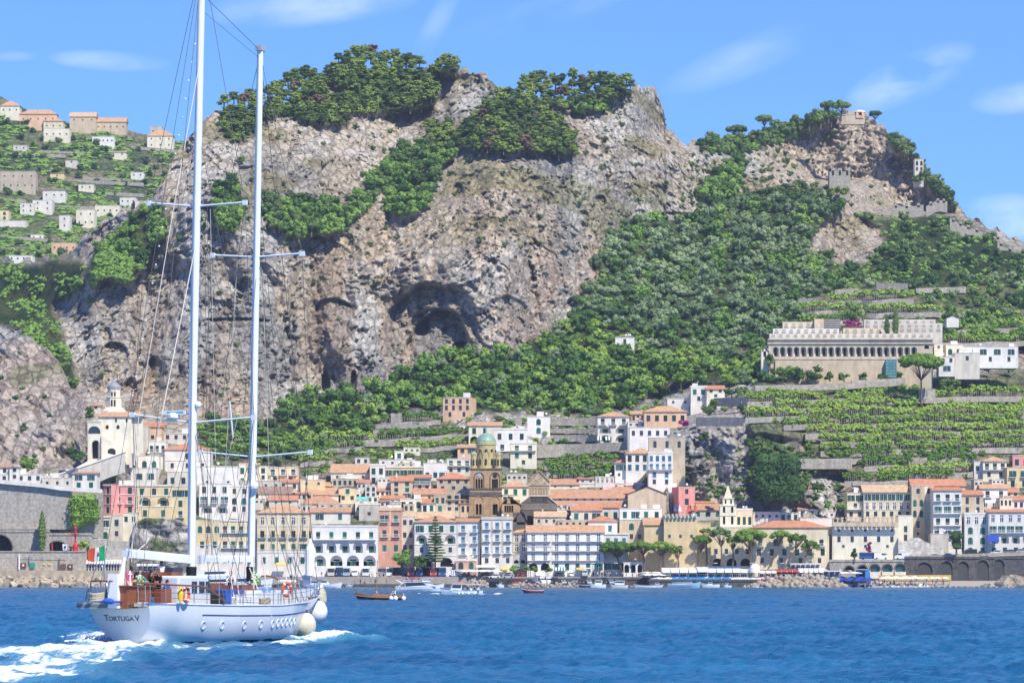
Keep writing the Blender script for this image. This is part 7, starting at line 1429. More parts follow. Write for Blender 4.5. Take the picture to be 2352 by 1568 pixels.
for x,y,w_,h_,c,lb in[(418,940,95,85,(.14,.05,.04),'dark red box with a white label hung on the harbour wall'),(578,945,90,90,(.02,.25,.2),'green box hung on the harbour wall'),(1135,958,95,85,(.16,.07,.06),'plain dark red box hung on the harbour wall'),(1258,965,90,90,(.06,.05,.06),'black box with a yellow label hung on the harbour wall')]:
 p=P(rx('W0',x),ry('W0',y),1409.8);q=MB();a=w_/2/4.48/1.7415*s;b_=h_/2/4.48/1.7415*s;q.box(-a,a,-.3,.1,-b_,b_,0);
 if 'label' in lb:q.box(-a*.4,a*.35,-.33,-.3,-b_*.3,b_*.4,1)
 tag(q.build('cabinet',[mat('cab '+str(c),c,.5),MY if 'yellow' in lb else M_wht],loc=tuple(p)),lb,'cabinet')
for i,x in enumerate((785,885)):q=MB();q.box(-.45,.45,-.1,.1,-.3,.3);tag(q.build('sign',[mat('yellow sign',(.75,.6,.03),.6)],loc=tuple(P(rx('W0',x),ry('W0',918),1409.8))),['left','right'][i]+' one of two small yellow signs on the harbour wall','sign')
m=MB();q=lambda x,y:tuple(P(rx('W0',x),ry('W0',y),1409.3));m.tube([q(343,1020),q(343,745)],.3,6,1);m.tube([q(360,782),q(1215,800)],.09,5);m.tube([q(530,760),q(530,880)],.25,5,0);m.tube([q(1060,815),q(1060,1035)],.15,5,2);m.tube([q(475,810),q(475,1020)],.06,5,0);tag(m.build('pipe_frame',[mat('galvanised pipe',(.4,.41,.42),.4,metal=.6),M_wht,M_dark]),'white post with a long galvanised pipe along the harbour wall','pipe')
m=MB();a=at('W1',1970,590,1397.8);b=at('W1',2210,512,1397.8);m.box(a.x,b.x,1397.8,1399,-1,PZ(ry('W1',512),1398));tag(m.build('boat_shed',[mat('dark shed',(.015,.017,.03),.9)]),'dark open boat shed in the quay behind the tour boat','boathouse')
lp=MB();lp.tube([(0,0,0),(0,0,5)],[.12,.06],6);
for a in range(4):lp.tube([(0,0,4.4),(.5*math.cos(a*1.57),.5*math.sin(a*1.57),4.6)],.04,4);lp.sphere((.5*math.cos(a*1.57),.5*math.sin(a*1.57),4.8),.2,6,4,1)
lm=lp.mesh('street lamp',[M_iron,M_wht])
for i,(r_,x,nb)in enumerate([('W1',1280,'left of the conifer among the coaches'),('W1',1655,'beside the dark archway'),('W2',505,'before the left hotel arch'),('W2',710,'between the clipped bushes and the hotel'),('W2',1240,'before the middle of the hotel'),('W2',1510,'beside the widest curved pine trunk'),('W3',725,'before the convent at the second pine'),('W3',1130,'right of the thickest pine trunk'),('W3',1465,'before the right half of the convent')]):
 tag(inst(lm,'street_lamp',None,(PX(rx(r_,x),1425),1425,3.9)),'iron street lamp with white globes '+nb,'street lamp','street lamps of the promenade')
def hull_mesh(L_,B,fb,sheer=.35,tr=.75,rake=.6,n=16):
 """boat hull, x forward from -L/2 to L/2; returns MB pieces: hull"""
 m=MB();rows=[]
 for i in range(n+1):
  u=i/n;x=-L_/2+L_*u;w=B/2*(tr+(1-tr)*math.sin(min(1,u/.45)*math.pi/2))*(1-max(0,(u-.45)/.55)**2.2);z=fb*(1+sheer*(2*u-1)**2*(1.4 if u>.5 else .5));ck=x-(0 if u<.5 else 0)
  rows.append([(x+rake*0,w,z),(x-rake*max(0,u-.6)/.4*.4,w*.93,z*.5),(x-rake*max(0,u-.6)/.4,w*.72,0),(x-rake*max(0,u-.6)/.4*1.2,w*.35,-.4),(x-rake*max(0,u-.6)/.4*1.2,-w*.35,-.4),(x-rake*max(0,u-.6)/.4,-w*.72,0),(x-rake*max(0,u-.6)/.4*.4,-w*.93,z*.5),(x,-w,z)])
 vs=[v for r in rows for v in r];fs=[]
 for i in range(n):
  for j in range(7):a=i*8+j;fs.append((a,a+8,a+9,a+1))
 fs.append(tuple(range(7,-1,-1)));m.add(vs,fs,0)
 dk=[]
 for i in range(n):a=i*8;dk.append((a,a+7,a+15,a+8))
 m.add([(v[0],v[1],v[2]-.08)for v in vs],dk,1)
 m.tube([rows[i][0]for i in range(n+1)]+[rows[i][7]for i in range(n,-1,-1)],.05,5,2)
 return m
M_varn=mat('varnished wood',(.38,.17,.06),.35,.2,1.5,spec=.5);M_navy=mat('navy hull paint',(.02,.03,.07),.3);M_whull=mat('white gelcoat',(.80,.81,.82),.25,.04,spec=.5);M_lb=mat('pale blue hull',(.28,.48,.66),.35);M_dred=mat('dark red hull',(.22,.025,.03),.35)
def boat(label,reg,xa,xb,yw,hull,deck,trim,fb,nose,Y=None,beam=.3,cabin=None,extra=None,rz=None,name='motor_boat',cat='boat'):
 Xa,Xb=rx(reg,xa),rx(reg,xb);Y=Y or F*H/(ry(reg,yw)-HY);L_=(Xb-Xa)/F*Y*1.03;t=thing(name,label,cat,(PX((Xa+Xb)/2,Y),Y,0),R(180+8)if nose=='L' else R(-8));t.rotation_euler.y=R(-1.5)
 hull_mesh(L_,L_*beam,fb).build('hull',[hull,deck,trim],t,smooth=False)
 if cabin:
  x0,x1,h=cabin;w=L_*beam*.36;z=fb*.95;m=MB();m.prism([(L_*x0,z),(L_*x0,z+h),(L_*(x1-.05),z+h),(L_*x1,z)],-w,w);m.build('cabin',[M_whull],t)
  m=MB();m.prism([(L_*x0+.15,z+h*.5),(L_*x0+.15,z+h*.85),(L_*(x1-.052),z+h*.85),(L_*(x1-.028),z+h*.5)],-w-.02,w+.02);m.build('cabin_window',[M_glass],t);m=MB();m.box(L_*x0-.2,L_*x1-.2,-w-.1,w+.1,z+h,z+h+.08);m.build('cabin_roof',[M_whull],t)
 return t,L_,fb
def riders(t,L_,x0,x1,w,z,n,label,group,ms=PS):
 for i in range(n):
  p=t.matrix_basis@Vector((0,0,0));a=t.rotation_euler.z;lx_,ly=L_*random.uniform(x0,x1),random.uniform(-w,w);q=(t.location.x+lx_*math.cos(a)-ly*math.sin(a),t.location.y+lx_*math.sin(a)+ly*math.cos(a),z)
  tag(inst(random.choice(ms),'person',None,q,random.uniform(0,6.28)),label,'person',group)
def fender(p,label,mt=M_wht,r=.35):m=MB();m.sphere((0,0,0),r,10,8,0,1.15);m.tube([(0,0,r),(0,0,r+.5)],.03,4);tag(m.build('fender',[mt],loc=p,smooth=True),label,'fender')
t,L_,fb=boat('small varnished wooden sailing boat with a black hull and a bare mast','W1',500,1090,735,M_navy,M_varn,M_varn,.75,'L',name='sailing_boat')
m=MB();m.tube([(0.6,0,.5),(.6,0,6.3)],[.09,.05],6);m.tube([(L_/2-.1,0,1.1),(L_/2+.9,0,1.9)],.05,5);m.tube([(L_/2+.9,0,1.9),(.6,0,6.2)],.015,4);m.tube([(-L_/2,0,.9),(.6,0,6.2)],.015,4);m.build('mast',[M_varn],t)
m=MB();n=16;pts=[(-L_/2+L_*i/n*.97,L_*.15*(.78+.22*math.sin(min(1,i/n/.45)*1.57))*(1-max(0,(i/n-.45)/.55)**2.2)+.02,.52*(1+.35*(2*i/n-1)**2*(1.4 if i>8 else .5)))for i in range(n+1)];m.tube(pts,.17,5);m.tube([(a,-b,c)for a,b,c in pts],.17,5);m.build('wooden_strake',[M_varn],t)
m=MB();m.box(-1.6,1.2,-.6,.6,.7,.95);m.build('cockpit',[M_varn],t);riders(t,L_,-.3,.15,.5,.45,3,'person sitting in the small wooden sailing boat','crew of the wooden boat')
for i,x in enumerate((925,978,1072)):fender(tuple(P(rx('W1',x),ry('W1',712),F*H/(ry('W1',735)-HY)-1.4)),['long white fender','round white fender between two others','sternmost round white fender'][i]+' on the wooden boat')
t,L_,fb=boat('white passenger ferry with a crowded open top deck','W1',990,1548,655,M_whull,M_wht,M_whull,1.25,'R',Y=1010,beam=.26,name='ferry',cat='ferry')
z=fb;m=MB();w=L_*.1;m.prism([(-L_*.30,z),(-L_*.30,z+1.15),(L_*.12,z+1.15),(L_*.30,z+.2),(L_*.34,z)],-w,w);m.build('saloon',[M_whull],t)
m=MB();m.prism([(-L_*.29,z+.15),(-L_*.29,z+1.0),(L_*.06,z+1.0),(L_*.16,z+.35)],-w-.03,w+.03);m.build('saloon_window',[M_glass],t)
m=MB();m.box(-L_*.34,L_*.20,-w-.2,w+.2,z+1.15,z+1.27);m.build('top_deck',[M_whull],t);m=MB();m.box(L_*.05,L_*.24,-w*.8,w*.8,z+1.3,z+1.9);m.box(L_*.02,L_*.27,-w,w,z+1.9,z+2.0);m.build('bridge',[M_whull],t)
m=MB();
for i in range(16):x=-L_*.34+L_*.4*i/15;m.box(x,x+.05,-w-.22,-w-.16,z+1.27,z+1.75)
m.box(-L_*.34,L_*.06,-w-.22,-w-.16,z+1.7,z+1.77);m.build('railing',[M_wht],t)
m=MB();m.tube([(-L_*.36,0,z+.9),(-L_*.5,-.3,z+1.9)],.08,5);m.tube([(-L_*.36,1,z+.9),(-L_*.5,.7,z+1.9)],.08,5);m.tube([(-L_*.32,0,z+1.3),(-L_*.47,0,z+.1)],.08,5);m.build('gangway',[M_wht],t)
riders(t,L_,-.30,.04,w,z+1.25,20,'passenger on the crowded top deck of the white ferry','passengers on the ferry top deck')
t,L_,fb=boat('white tour boat with a wheelhouse and orange lifebuoys on its roof','W1',1500,1990,676,M_whull,M_wht,mat('blue trim',(.15,.3,.5),.5),1.0,'L',beam=.30)
z=fb;w=L_*.12;m=MB();m.prism([(0,z-.2),(0,z+1.25),(L_*.2,z+1.25),(L_*.27,z-.1)],-w,w);m.build('wheelhouse',[M_whull],t);m=MB();m.prism([(.15,z+.45),(.15,z+1.05),(L_*.205,z+1.05),(L_*.235,z+.45)],-w-.03,w+.03);m.build('wheelhouse_window',[M_glass],t)
m=MB();m.box(-L_*.44,L_*.24,-w-.15,w+.15,z+1.25,z+1.33);
for x in(-.42,-.2):
 for s_ in(-1,1):m.tube([(L_*x,s_*w,z-.3),(L_*x,s_*w,z+1.25)],.03,4)
m.build('sun_roof',[M_wht],t)
for i in range(4):q=MB();q.tube([(.33*math.cos(a),.33*math.sin(a),0)for a in[k*math.pi/6 for k in range(13)]],.09,5);q.build('lifebuoy',[mat('orange',(.75,.17,.03),.5)],t,loc=(L_*(-.02+.05*i),(.3 if i%2 else-.3),z+1.45))
riders(t,L_,-.42,-.05,w*.8,z-.5,14,'passenger crowded under the sun roof of the white tour boat','passengers of the tour boat')
for i,x in enumerate((1722,1765,1833,1905)):fender(tuple(P(rx('W1',x),ry('W1',655),F*H/(ry('W1',676)-HY)-1.5)),['first','second','third','last'][i]+' white fender along the side of the tour boat',r=.22)
t,L_,fb=boat('small dark red launch with a red canopy','W2',405,655,657,M_dred,M_varn,M_wht,.7,'L',beam=.34,name='launch')
m=MB();m.box(-L_*.42,L_*.3,-.75,.75,2.15,2.22);
for x in(-.4,.0,.28):
 for s_ in(-1,1):m.tube([(L_*x,s_*.7,.6),(L_*x,s_*.7,2.15)],.03,4)
m.build('canopy',[mat('red canopy',(.5,.05,.06),.7)],t);riders(t,L_,-.3,.2,.4,.35,3,'person aboard the small dark red launch','crew of the red launch')
boat('white boat with a long cabin moored at the pier behind the yacht','W1',-60,350,588,M_whull,M_wht,M_whull,1.2,'R',Y=1329,beam=.28,cabin=(-.4,.12,1.5))
boat('small dark blue and white boat moored left of the cabin cruiser','W2',1065,1205,606,M_navy,M_wht,M_wht,.8,'L',Y=1385,beam=.34)
boat('white cabin cruiser with a tall wheelhouse moored at the quay','W2',1200,1388,615,M_whull,M_wht,M_whull,1.1,'L',Y=1345,beam=.3,cabin=(-.25,.2,1.6))
boat('white and cream cruiser with a red deckhouse moored at the quay','W2',1440,1645,622,mat('cream hull',(.7,.66,.55),.4),M_wht,M_navy,1.1,'L',Y=1300,beam=.3,cabin=(-.3,.25,1.5))
boat('long open white boat with a standing helmsman','W2',1720,1972,608,M_whull,M_varn,M_wht,.8,'L',Y=1350,beam=.25)
boat('pale blue speedboat with a white covered deck','W3',205,562,578,M_lb,M_wht,M_wht,1.3,'R',Y=1360,beam=.26,cabin=(-.35,.25,.7))
boat('small white boat right of the pale blue one','W3',565,765,580,M_whull,M_wht,M_wht,1.1,'L',Y=1362,beam=.3,cabin=(-.1,.15,.8))
boat('white motorboat moored bow out at the left end of the parking quay','W2',100,190,600,M_whull,M_wht,M_whull,.9,'L',Y=1375,beam=.36,cabin=(-.2,.15,.9))
boat('blue hulled motorboat moored beside the landing stage','W1',395,480,592,M_lb,M_wht,M_wht,.8,'R',Y=1380,beam=.36,cabin=(-.2,.15,.8))
boat('small brown open boat moored left of the long open white boat','W2',1650,1715,604,M_varn,M_varn,M_wht,.6,'L',Y=1378,beam=.38)
boat('white motorboat moored in front of the left end of the beach club','W3',40,150,580,M_whull,M_wht,M_navy,.9,'R',Y=1368,beam=.34,cabin=(-.3,.1,.9))
boat('white motorboat moored right of the small white one','W3',800,900,582,M_whull,M_wht,M_lb,.8,'L',Y=1370,beam=.34,cabin=(-.1,.2,.8))
boat('tiny dinghy off the rocks','W3',1160,1200,583,M_whull,M_wht,M_wht,.5,'L',Y=1340,beam=.4,name='dinghy')
boat('white motorboat drawn up in front of the beach','E',792,862,1462,M_whull,M_wht,M_wht,.5,'L',Y=1390,beam=.35)
t,L_,fb=boat('large white ferry with a dark window band moored behind the yacht','Z',436,626,1352,M_whull,M_wht,M_whull,1.9,'R',Y=1270,beam=.22,name='ferry',cat='ferry')
z=fb;w=L_*.09;m=MB();m.prism([(-L_*.45,z),(-L_*.45,z+2.4),(L_*.15,z+2.4),(L_*.32,z+.4),(L_*.34,z)],-w,w);m.build('saloon',[M_whull],t);m=MB();m.prism([(-L_*.44,z+.3),(-L_*.44,z+1.2),(L_*.24,z+1.2),(L_*.29,z+.3)],-w-.03,w+.03);m.build('window_band',[M_glass],t)
m=MB();m.prism([(-L_*.4,z+2.4),(-L_*.4,z+4.0),(-L_*.1,z+4.0),(-L_*.02,z+2.4)],-w*.7,w*.7);m.build('bridge',[M_whull],t);m=MB();m.prism([(-L_*.30,z+2.9),(-L_*.30,z+3.7),(-L_*.08,z+3.7),(-L_*.05,z+2.9)],-w*.7-.03,w*.7+.03);m.build('bridge_window',[M_glass],t)
def text(s_,size,parent,loc,rot,mt,name='lettering',shear=0,sx=1):
 cu=bpy.data.curves.new(name,'FONT');cu.body=s_;cu.size=size;cu.extrude=.012;cu.shear=shear;cu.align_x='CENTER';cu.materials.append(mt);q=bpy.data.objects.new(name,cu);COL.objects.link(q);bpy.context.view_layer.update();me=bpy.data.meshes.new_from_object(q.evaluated_get(bpy.context.evaluated_depsgraph_get()));bpy.data.objects.remove(q);me.materials.clear();me.materials.append(mt);o=bpy.data.objects.new(name,me);COL.objects.link(o);o.parent=parent;o.location=loc;o.rotation_euler=rot;o.scale=(sx,1,1);return o
text('RAID',1.5,t,(-L_*.28,-w-.06,z+1.35),(R(90),0,0),MBl,shear=.3)
for i,x in enumerate((1190,1527,1870)):q=MB();q.sphere((0,0,0),.5,8,6);tag(q.build('buoy',[mat('orange',(.75,.17,.03),.5)],loc=tuple(P(rx('E',x),1347.5,1380))),['left','middle','right'][i]+' orange swimming buoy off the beach','buoy')
qb=MB();qb.sphere((0,0,0),.22,6,4);qbm=qb.mesh('small buoy',[M_wht])
for i in range(26):tag(inst(qbm,'buoy',None,tuple(P(rx('E',620+i*52),1347.6,1378))),'small white marker buoy in the line off the beach','buoy','white buoys off the beach')
h=BLD['narrow centre of the big white hotel carrying its name'];text('HOTEL RESIDENCE',1.35,h[0],(h[1]/2,-.2,h[2]*.60),(R(90),0,0),ST['grey'],sx=1.0)
h=BLD['large white hotel at the right edge with a red roof strip']
def wk(reg,x0,y0,x1,y1,w0,w1,f0,f1,l=.1):WAKE.append((rx(reg,x0),ry(reg,y0),rx(reg,x1),ry(reg,y1),w0,w1,f0,f1,l))
WAKE=[]
wk('W1',1500,672,1300,680,2.2,1.2,1,.6,.35);wk('W1',1980,672,2352,668,1.5,2.5,1,.75,.15);wk('W2',0,668,380,666,2.2,1.2,.8,.8,.1);wk('W2',340,664,660,664,1.5,1.2,.9,.7,.15);wk('W2',660,664,800,664,1.2,1.0,.7,.3,.05);wk('W1',990,655,1540,662,1.2,1.6,.7,.9,.15);wk('W1',560,735,1060,740,.9,.9,.8,.8,.1);wk('W1',990,640,780,640,1.5,2.,.7,.4,.05)
TH=R(25);Y0=213.0;X0s=PX(272,Y0);ST_,CT_=math.sin(TH),math.cos(TH)
yacht=thing('sailing_yacht','large white two masted sailing yacht under way in the left foreground','sailing yacht',(X0s,Y0,0),R(90)-TH)
def Lp(px,py,t=0.0,s=None):
 """full-view pixel -> yacht local point, at lateral offset t (starboard +) or at station s"""
 k=(px-CX)/F
 if s is None:s=(k*Y0-k*t*ST_-X0s-t*CT_)/(ST_-k*CT_)
 else:t=(k*Y0+k*s*CT_-X0s-s*ST_)/(CT_+k*ST_)
 Y=Y0+s*CT_-t*ST_;return Vector((s,-t,PZ(py,Y)))
def S(reg,x,y,t=0.0,s=None):return Lp(rx(reg,x),ry(reg,y),t,s)
LH=23.2
_bs=[0,1.5,4,8,11.5,15,18,20.3,22,22.9,23.2];_bb=[1.86,2.2,2.65,3.02,3.08,2.65,1.95,1.25,.62,.2,.03]
_zs=[0,4,8,13,18,23.2];_zz=[2.24,2.14,2.07,2.05,2.2,2.56]
bd=lambda s:float(np.interp(s,_bs,_bb));zd=lambda s:float(np.interp(s,_zs,_zz))
zk=lambda s:float(np.interp(s,[0,2,6,12,19,23.2],[-.02,-.35,-.85,-.95,-.8,-.5]))
def sec(u,v):
 s=u*LH;b=bd(s);zt=zd(s);zb_=zk(s);z=zt-v*(zt-zb_);w=smooth(.62,1.0,np.array(u)).item()
 full=(1-min(1,v)**(2.9 if u>.12 else 2.5))**(.52);vee=max(0,1-v)**.72*(1-.18*math.sin(math.pi*v))
 tr=(1-v**2.3)**.62
 st=smooth(.0,.15,np.array(u)).item();f=(tr*(1-st)+full*st)*(1-w)+vee*w
 x=s+.42*(zt-z)*(1-min(1,u/.25))**1.5-1.05*(zt-z)*w**2.2*.95
 return x,b*f,z
def hull_y(s,z):
 u=s/LH
 for _ in range(6):
  zt=zd(u*LH);v=(zt-z)/(zt-zk(u*LH));v=min(max(v,0),1);x,y,_z=sec(u,v);u+=(s-x)/LH;u=min(max(u,0),1)
 return y
M_hull=mat('glossy white hull paint',(.63,.67,.72),.22,.03,.4,spec=.5,dirt=(.60,.58,.52),dirtamt=.28,dscale=(.8,.8,.25));M_boot=mat('dark antifouling',(.02,.025,.06),.5);M_teak=mat('teak deck',(.36,.26,.17),.7,.15,3)  # hull white lowered to blue grey to carry its skylit shade
M_mah=mat('varnished mahogany',(.25,.075,.025),.28,.2,1.5,spec=.6);M_steel=mat('stainless steel',(.55,.56,.58),.25,.05,metal=.9);M_mast=mat('white mast paint',(.78,.80,.83),.28,.04,.5,spec=.5);M_rope=mat('beige rope',(.52,.44,.32),.9);M_wire=mat('dark rigging wire',(.10,.095,.09),.5);M_lrope=mat('light rope',(.55,.52,.47),.8)
M_blu=mat('blue tarpaulin',(.03,.10,.42),.6,.25,2);M_grey=mat('grey painted metal',(.40,.41,.41),.5)
m=MB();nu,nv=90,60;V=[]
for i in range(nu+1):
 for j in range(nv+1):V.append(sec(i/nu,j/nv))
for sd_ in(1,-1):
 vs=[(x,-sd_*y,z)for x,y,z in V];fs=[];mi=[]
 for i in range(nu):
  for j in range(nv):
   a=i*(nv+1)+j;f=(a,a+nv+1,a+nv+2,a+1);zc=sum(vs[k][2]for k in f)/4;bl=.12+.12*(i/nu)
   m.add([vs[k]for k in f],[(0,1,2,3)if sd_>0 else(3,2,1,0)],1 if zc<bl else 0)
ring=[(x,-y,z)for x,y,z in V[:nv+1]]+[(x,y,z)for x,y,z in reversed(V[:nv])]
m.add(ring,[tuple(range(len(ring)))],0)
m2=bpy.data.meshes.new('hull');bmx=bmesh.new();m2=m.mesh('hull',[M_hull,M_boot]);bmx.from_mesh(m2);bmesh.ops.remove_doubles(bmx,verts=bmx.verts,dist=.002);bmesh.ops.recalc_face_normals(bmx,faces=bmx.faces)
for f in bmx.faces:f.smooth=len(f.verts)<6
for e in bmx.edges:
 if any(len(f.verts)>6 for f in e.link_faces):e.smooth=False
bmx.to_mesh(m2);bmx.free();inst(m2,'hull',yacht)
m=MB();pts=[(x,y,z)for x,y,z in[sec(i/40,0)for i in range(41)]]
for a,b in zip(pts[:-1],pts[1:]):m.quad((a[0],-a[1],a[2]-.03),(b[0],-b[1],b[2]-.03),(b[0],b[1],b[2]-.03),(a[0],a[1],a[2]-.03))
m.build('deck',[M_teak],yacht)
m=MB();
for sg in(1,-1):m.tube([(a[0],sg*a[1],a[2]+.02)for a in pts],.055,6)
m.tube([(0,-1.86,2.26),(0,1.86,2.26)],.055,6);m.build('toe_rail',[M_hull],yacht)
m=MB()
sp=[]
for i in range(30):
 s=4.4+i*.63;z=zd(s)-.54;sp.append((s,-hull_y(s,z)-.012,z))
for a,b in zip(sp[:-1],sp[1:]):m.quad((a[0],a[1],a[2]-.035),(b[0],b[1],b[2]-.035),(b[0],b[1],b[2]+.035),(a[0],a[1],a[2]+.035))
m.build('stripe',[mat('navy stripe',(.03,.05,.16),.4)],yacht)
for px,py in[(467,1435),(510,1435),(561,1435),(599,1433),(626,1432),(638,1430),(648,1429),(658,1428),(668,1427),(676,1426)]:
 t=2.9
 for _ in range(12):p=Lp(px,py,t);t=hull_y(p.x,p.z)
 p=Lp(px,py,t);dy=(hull_y(p.x+.2,p.z)-hull_y(p.x-.2,p.z))/.4;dz=(hull_y(p.x,p.z+.1)-hull_y(p.x,p.z-.1))/.2
 n=Vector((-dy,-1,-dz)).normalized();q=MB();q.lathe([(.001,-.05),(.16,-.045)],(0,0,0),18,1);q.lathe([(.16,-.045),(.17,.02),(.225,.025),(.24,-.02)],(0,0,0),18,0);o=q.build('porthole',[M_hull,mat('porthole glass',(.30,.33,.36),.15,spec=.6)],yacht);o.location=p+n*.01;o.rotation_euler=n.to_track_quat('Z','Y').to_euler()
def tr_pt(y,z):return Vector((.42*(2.24-z),y,z))
xa=Vector((0,-1,0));up=Vector((-.42,0,1)).normalized();nn=xa.cross(up).normalized()
for ch,y,sz in(('T',.93,.46),('O',.66,.34),('R',.40,.34),('T',.16,.34),('U',-.09,.34),('G',-.36,.34),('A',-.63,.34),('V',-.98,.42)):
 lt=text(ch,sz*1.12,yacht,(0,0,0),(0,0,0),mat('dark lettering',(.13,.13,.135),.5));Mx=Matrix((xa,up,nn)).transposed().to_4x4();Mx.translation=tr_pt(y,1.30)+Vector((-.02,0,0));lt.matrix_local=Mx
def mast(name,pts,r,steps=()):
 m=MB();m.tube(pts,r,12);b=m.build(name,[M_mast],yacht,smooth=False)
 return b
b1=S('S1',1540,485,0);s1=b1.x;b2=Lp(576,1300,0);s2=b2.x;print('mast stations',s1,s2)
def mpt(pts,py,s):
 px=float(np.interp(py,[a for a,_ in pts],[b for _,b in pts]));return Lp(px,py,0,s=s)
MP1=[(-120,465.5),(0,462),(172,458.5),(861,443),(1320,439.5)];MP2=[(100,598),(113,597.8),(500,591),(861,584),(1320,575.5)]
q=lambda P_,py,s:mpt(P_,py,s)
m=MB();m.tube([q(MP1,1345,s1),q(MP1,900,s1),q(MP1,300,s1),q(MP1,-110,s1)],[.235,.235,.22,.19],14);mo=m.build('mast',[M_mast],yacht)
m=MB();a_=[q(MP1,y,s1)+Vector((-.23,0,0))for y in(1290,600,0,-100)];m.tube(a_,.045,6);m.build('sail_track',[M_grey],mo)
m=MB();m.lathe([(.27,-.4),(.30,.55),(.26,.6)],tuple(q(MP1,1325,s1)),14);m.build('mast_boot',[mat('black boot',(.02,.02,.02),.5)],mo)
m=MB();m.tube([q(MP2,1345,s2),q(MP2,700,s2),q(MP2,115,s2)],[.215,.205,.18],14);mo2=m.build('mast',[M_mast],yacht)
m=MB();a_=[q(MP2,y,s2)+Vector((-.2,0,0))for y in(1290,600,125)];m.tube(a_,.04,6);m.build('sail_track',[M_grey],mo2)
m=MB();p=q(MP2,115,s2);m.box(p.x-.28,p.x+.28,p.y-.2,p.y+.2,p.z-.05,p.z+.22);m.sphere((p.x+.3,p.y,p.z-.1),.1,8,5);m.build('masthead',[M_grey],mo2)
m=MB();m.lathe([(.24,-.4),(.26,.4),(.2,.45)],tuple(q(MP2,1318,s2)),14);m.build('mast_boot',[mat('black boot',(.02,.02,.02),.5)],mo2)
def spreader(ptL,ptC,ptR,s,mst,r=.055,plate=True):
 a,c,b=Lp(*ptL,s=s),Lp(*ptC,s=s),Lp(*ptR,s=s);m=MB();m.tube([a,c,b],r,8)
 if plate:
  for e in(a,b):m.box(e.x-.06,e.x+.06,e.y-.14,e.y+.14,e.z-.15,e.z+.12)
 m.build('spreader',[M_mast],mst);return a,c,b
f=lambda x,y:(rx('F',x),ry('F',y));A_=lambda x,y:(rx('A',x),ry('A',y));B_=lambda x,y:(rx('B',x),ry('B',y))
u1=spreader(f(1165,1003),f(1530,1030),f(1920,998),s1,mo);u2=spreader(A_(1040,308),A_(1505,372),A_(1990,328),s1,mo,.05)
u3=spreader(f(1668,1412),f(2010,1427),(694,582),s2,mo2);u4=spreader(A_(1570,600),A_(1985,640),B_(668,600),s2,mo2,.05)
p=Lp(*A_(1362,335),s=s1);m=MB();m.lathe([(.02,-.2),(.18,-.15),(.34,.0),(.34,.18),(.2,.28),(.02,.3)],tuple(p),12);m.build('radar_base',[M_wht],mo)
m=MB();p=Lp(*A_(1372,292),s=s1);m.box(p.x-.12,p.x+.12,p.y-.72,p.y+.72,p.z-.12,p.z+.1,0);m.box(p.x-.125,p.x+.125,p.y-.6,p.y+.45,p.z-.05,p.z+.04,1);m.build('radar_scanner',[M_wht,mat('blue label',(.05,.35,.55),.5)],mo)
p=Lp(*A_(1552,232),s=s1);m=MB();m.sphere(tuple(p),.2,10,6);m.build('radar_dome',[M_wht],mo);p=Lp(*A_(2005,868),s=s2+.0);m=MB();m.sphere(tuple(p+Vector((-.25,0,0))),.28,10,6);m.build('radar_dome',[M_wht],mo2)
def boom(p0,p1,w,h,mst,name='boom'):
 m=MB();d=(p1-p0);L_=d.length;Mt=Matrix.Translation((p0+p1)/2)@d.to_track_quat('X','Z').to_matrix().to_4x4();m.obox(Mt,L_,w,h);m.obox(Mt@Matrix.Translation((0,0,h*.5+.06)),L_*.98,w*.5,.12);o=m.build(name,[M_mast],mst);return o
e0=S('S1',690,218,0);e1=S('S1',1530,300,0);boom(e0,Vector((s1-.2,e1.y,e1.z)),.34,.36,mo)
bb=MB();bb.obox(Matrix.Translation(e0),.1,.5,.42);bb.build('boom_end',[M_mast],mo)
g0=S('S2',20,292,0);g1=S('S2',690,292,0);boom(g0,Vector((s2-.2,g1.y,g1.z)),.3,.28,mo2);bx_=MB();bx_.obox(Matrix.Translation(g0),.5,.34,.5);bx_.build('boom_end',[M_mast],mo2)
def line(pts,r=.012,m_=None,name='stay'):
 q=MB();q.tube(pts,r,4,cap=False);q.build(name,[m_ or M_wire],yacht)
dk=lambda s,sd_:Vector((s,-sd_*(bd(s)-.05),zd(s)+.1))
T1=q(MP1,-100,s1);T2=q(MP2,125,s2);R_=.018
for tip,tip2,sd_ in((u1[0],u2[0],-1),(u1[2],u2[2],1)):
 line([T1,tip,tip2,dk(s1-.2,sd_)],R_,name='shroud');line([q(MP1,300,s1),tip2+Vector((.1,0,0)),dk(s1+.6,sd_)],R_*.8,name='shroud');line([q(MP1,480,s1),tip2,dk(s1-1.0,sd_)],R_*.8,name='shroud');line([q(MP1,965,s1),dk(s1+1.2,sd_)],R_,name='shroud');line([q(MP1,965,s1),dk(s1-1.2,sd_)],R_,name='shroud')
for tip,tip2,sd_ in((u3[0],u4[0],-1),(u3[2],u4[2],1)):
 line([T2,tip,tip2,dk(s2,sd_)],R_,name='shroud');line([q(MP2,590,s2),tip2,dk(s2+.7,sd_)],R_*.8,name='shroud');line([q(MP2,1040,s2),dk(s2+1.3,sd_)],R_,name='shroud');line([q(MP2,1040,s2),dk(s2-1.1,sd_)],R_,name='shroud')
line([q(MP1,0,s1)+Vector((.2,0,.3)),T2+Vector((0,0,.2))],R_);line([q(MP1,25,s1)+Vector((.2,0,0)),q(MP2,135,s2)],R_*.7)
bow=Vector((23.0,0,2.75))
line([T2,bow],R_*1.1);line([q(MP2,420,s2),Vector((20.5,0,2.6))],R_);line([T1,Vector((.1,1.3,2.5))],R_);line([T1,Vector((.1,-1.3,2.5))],R_)
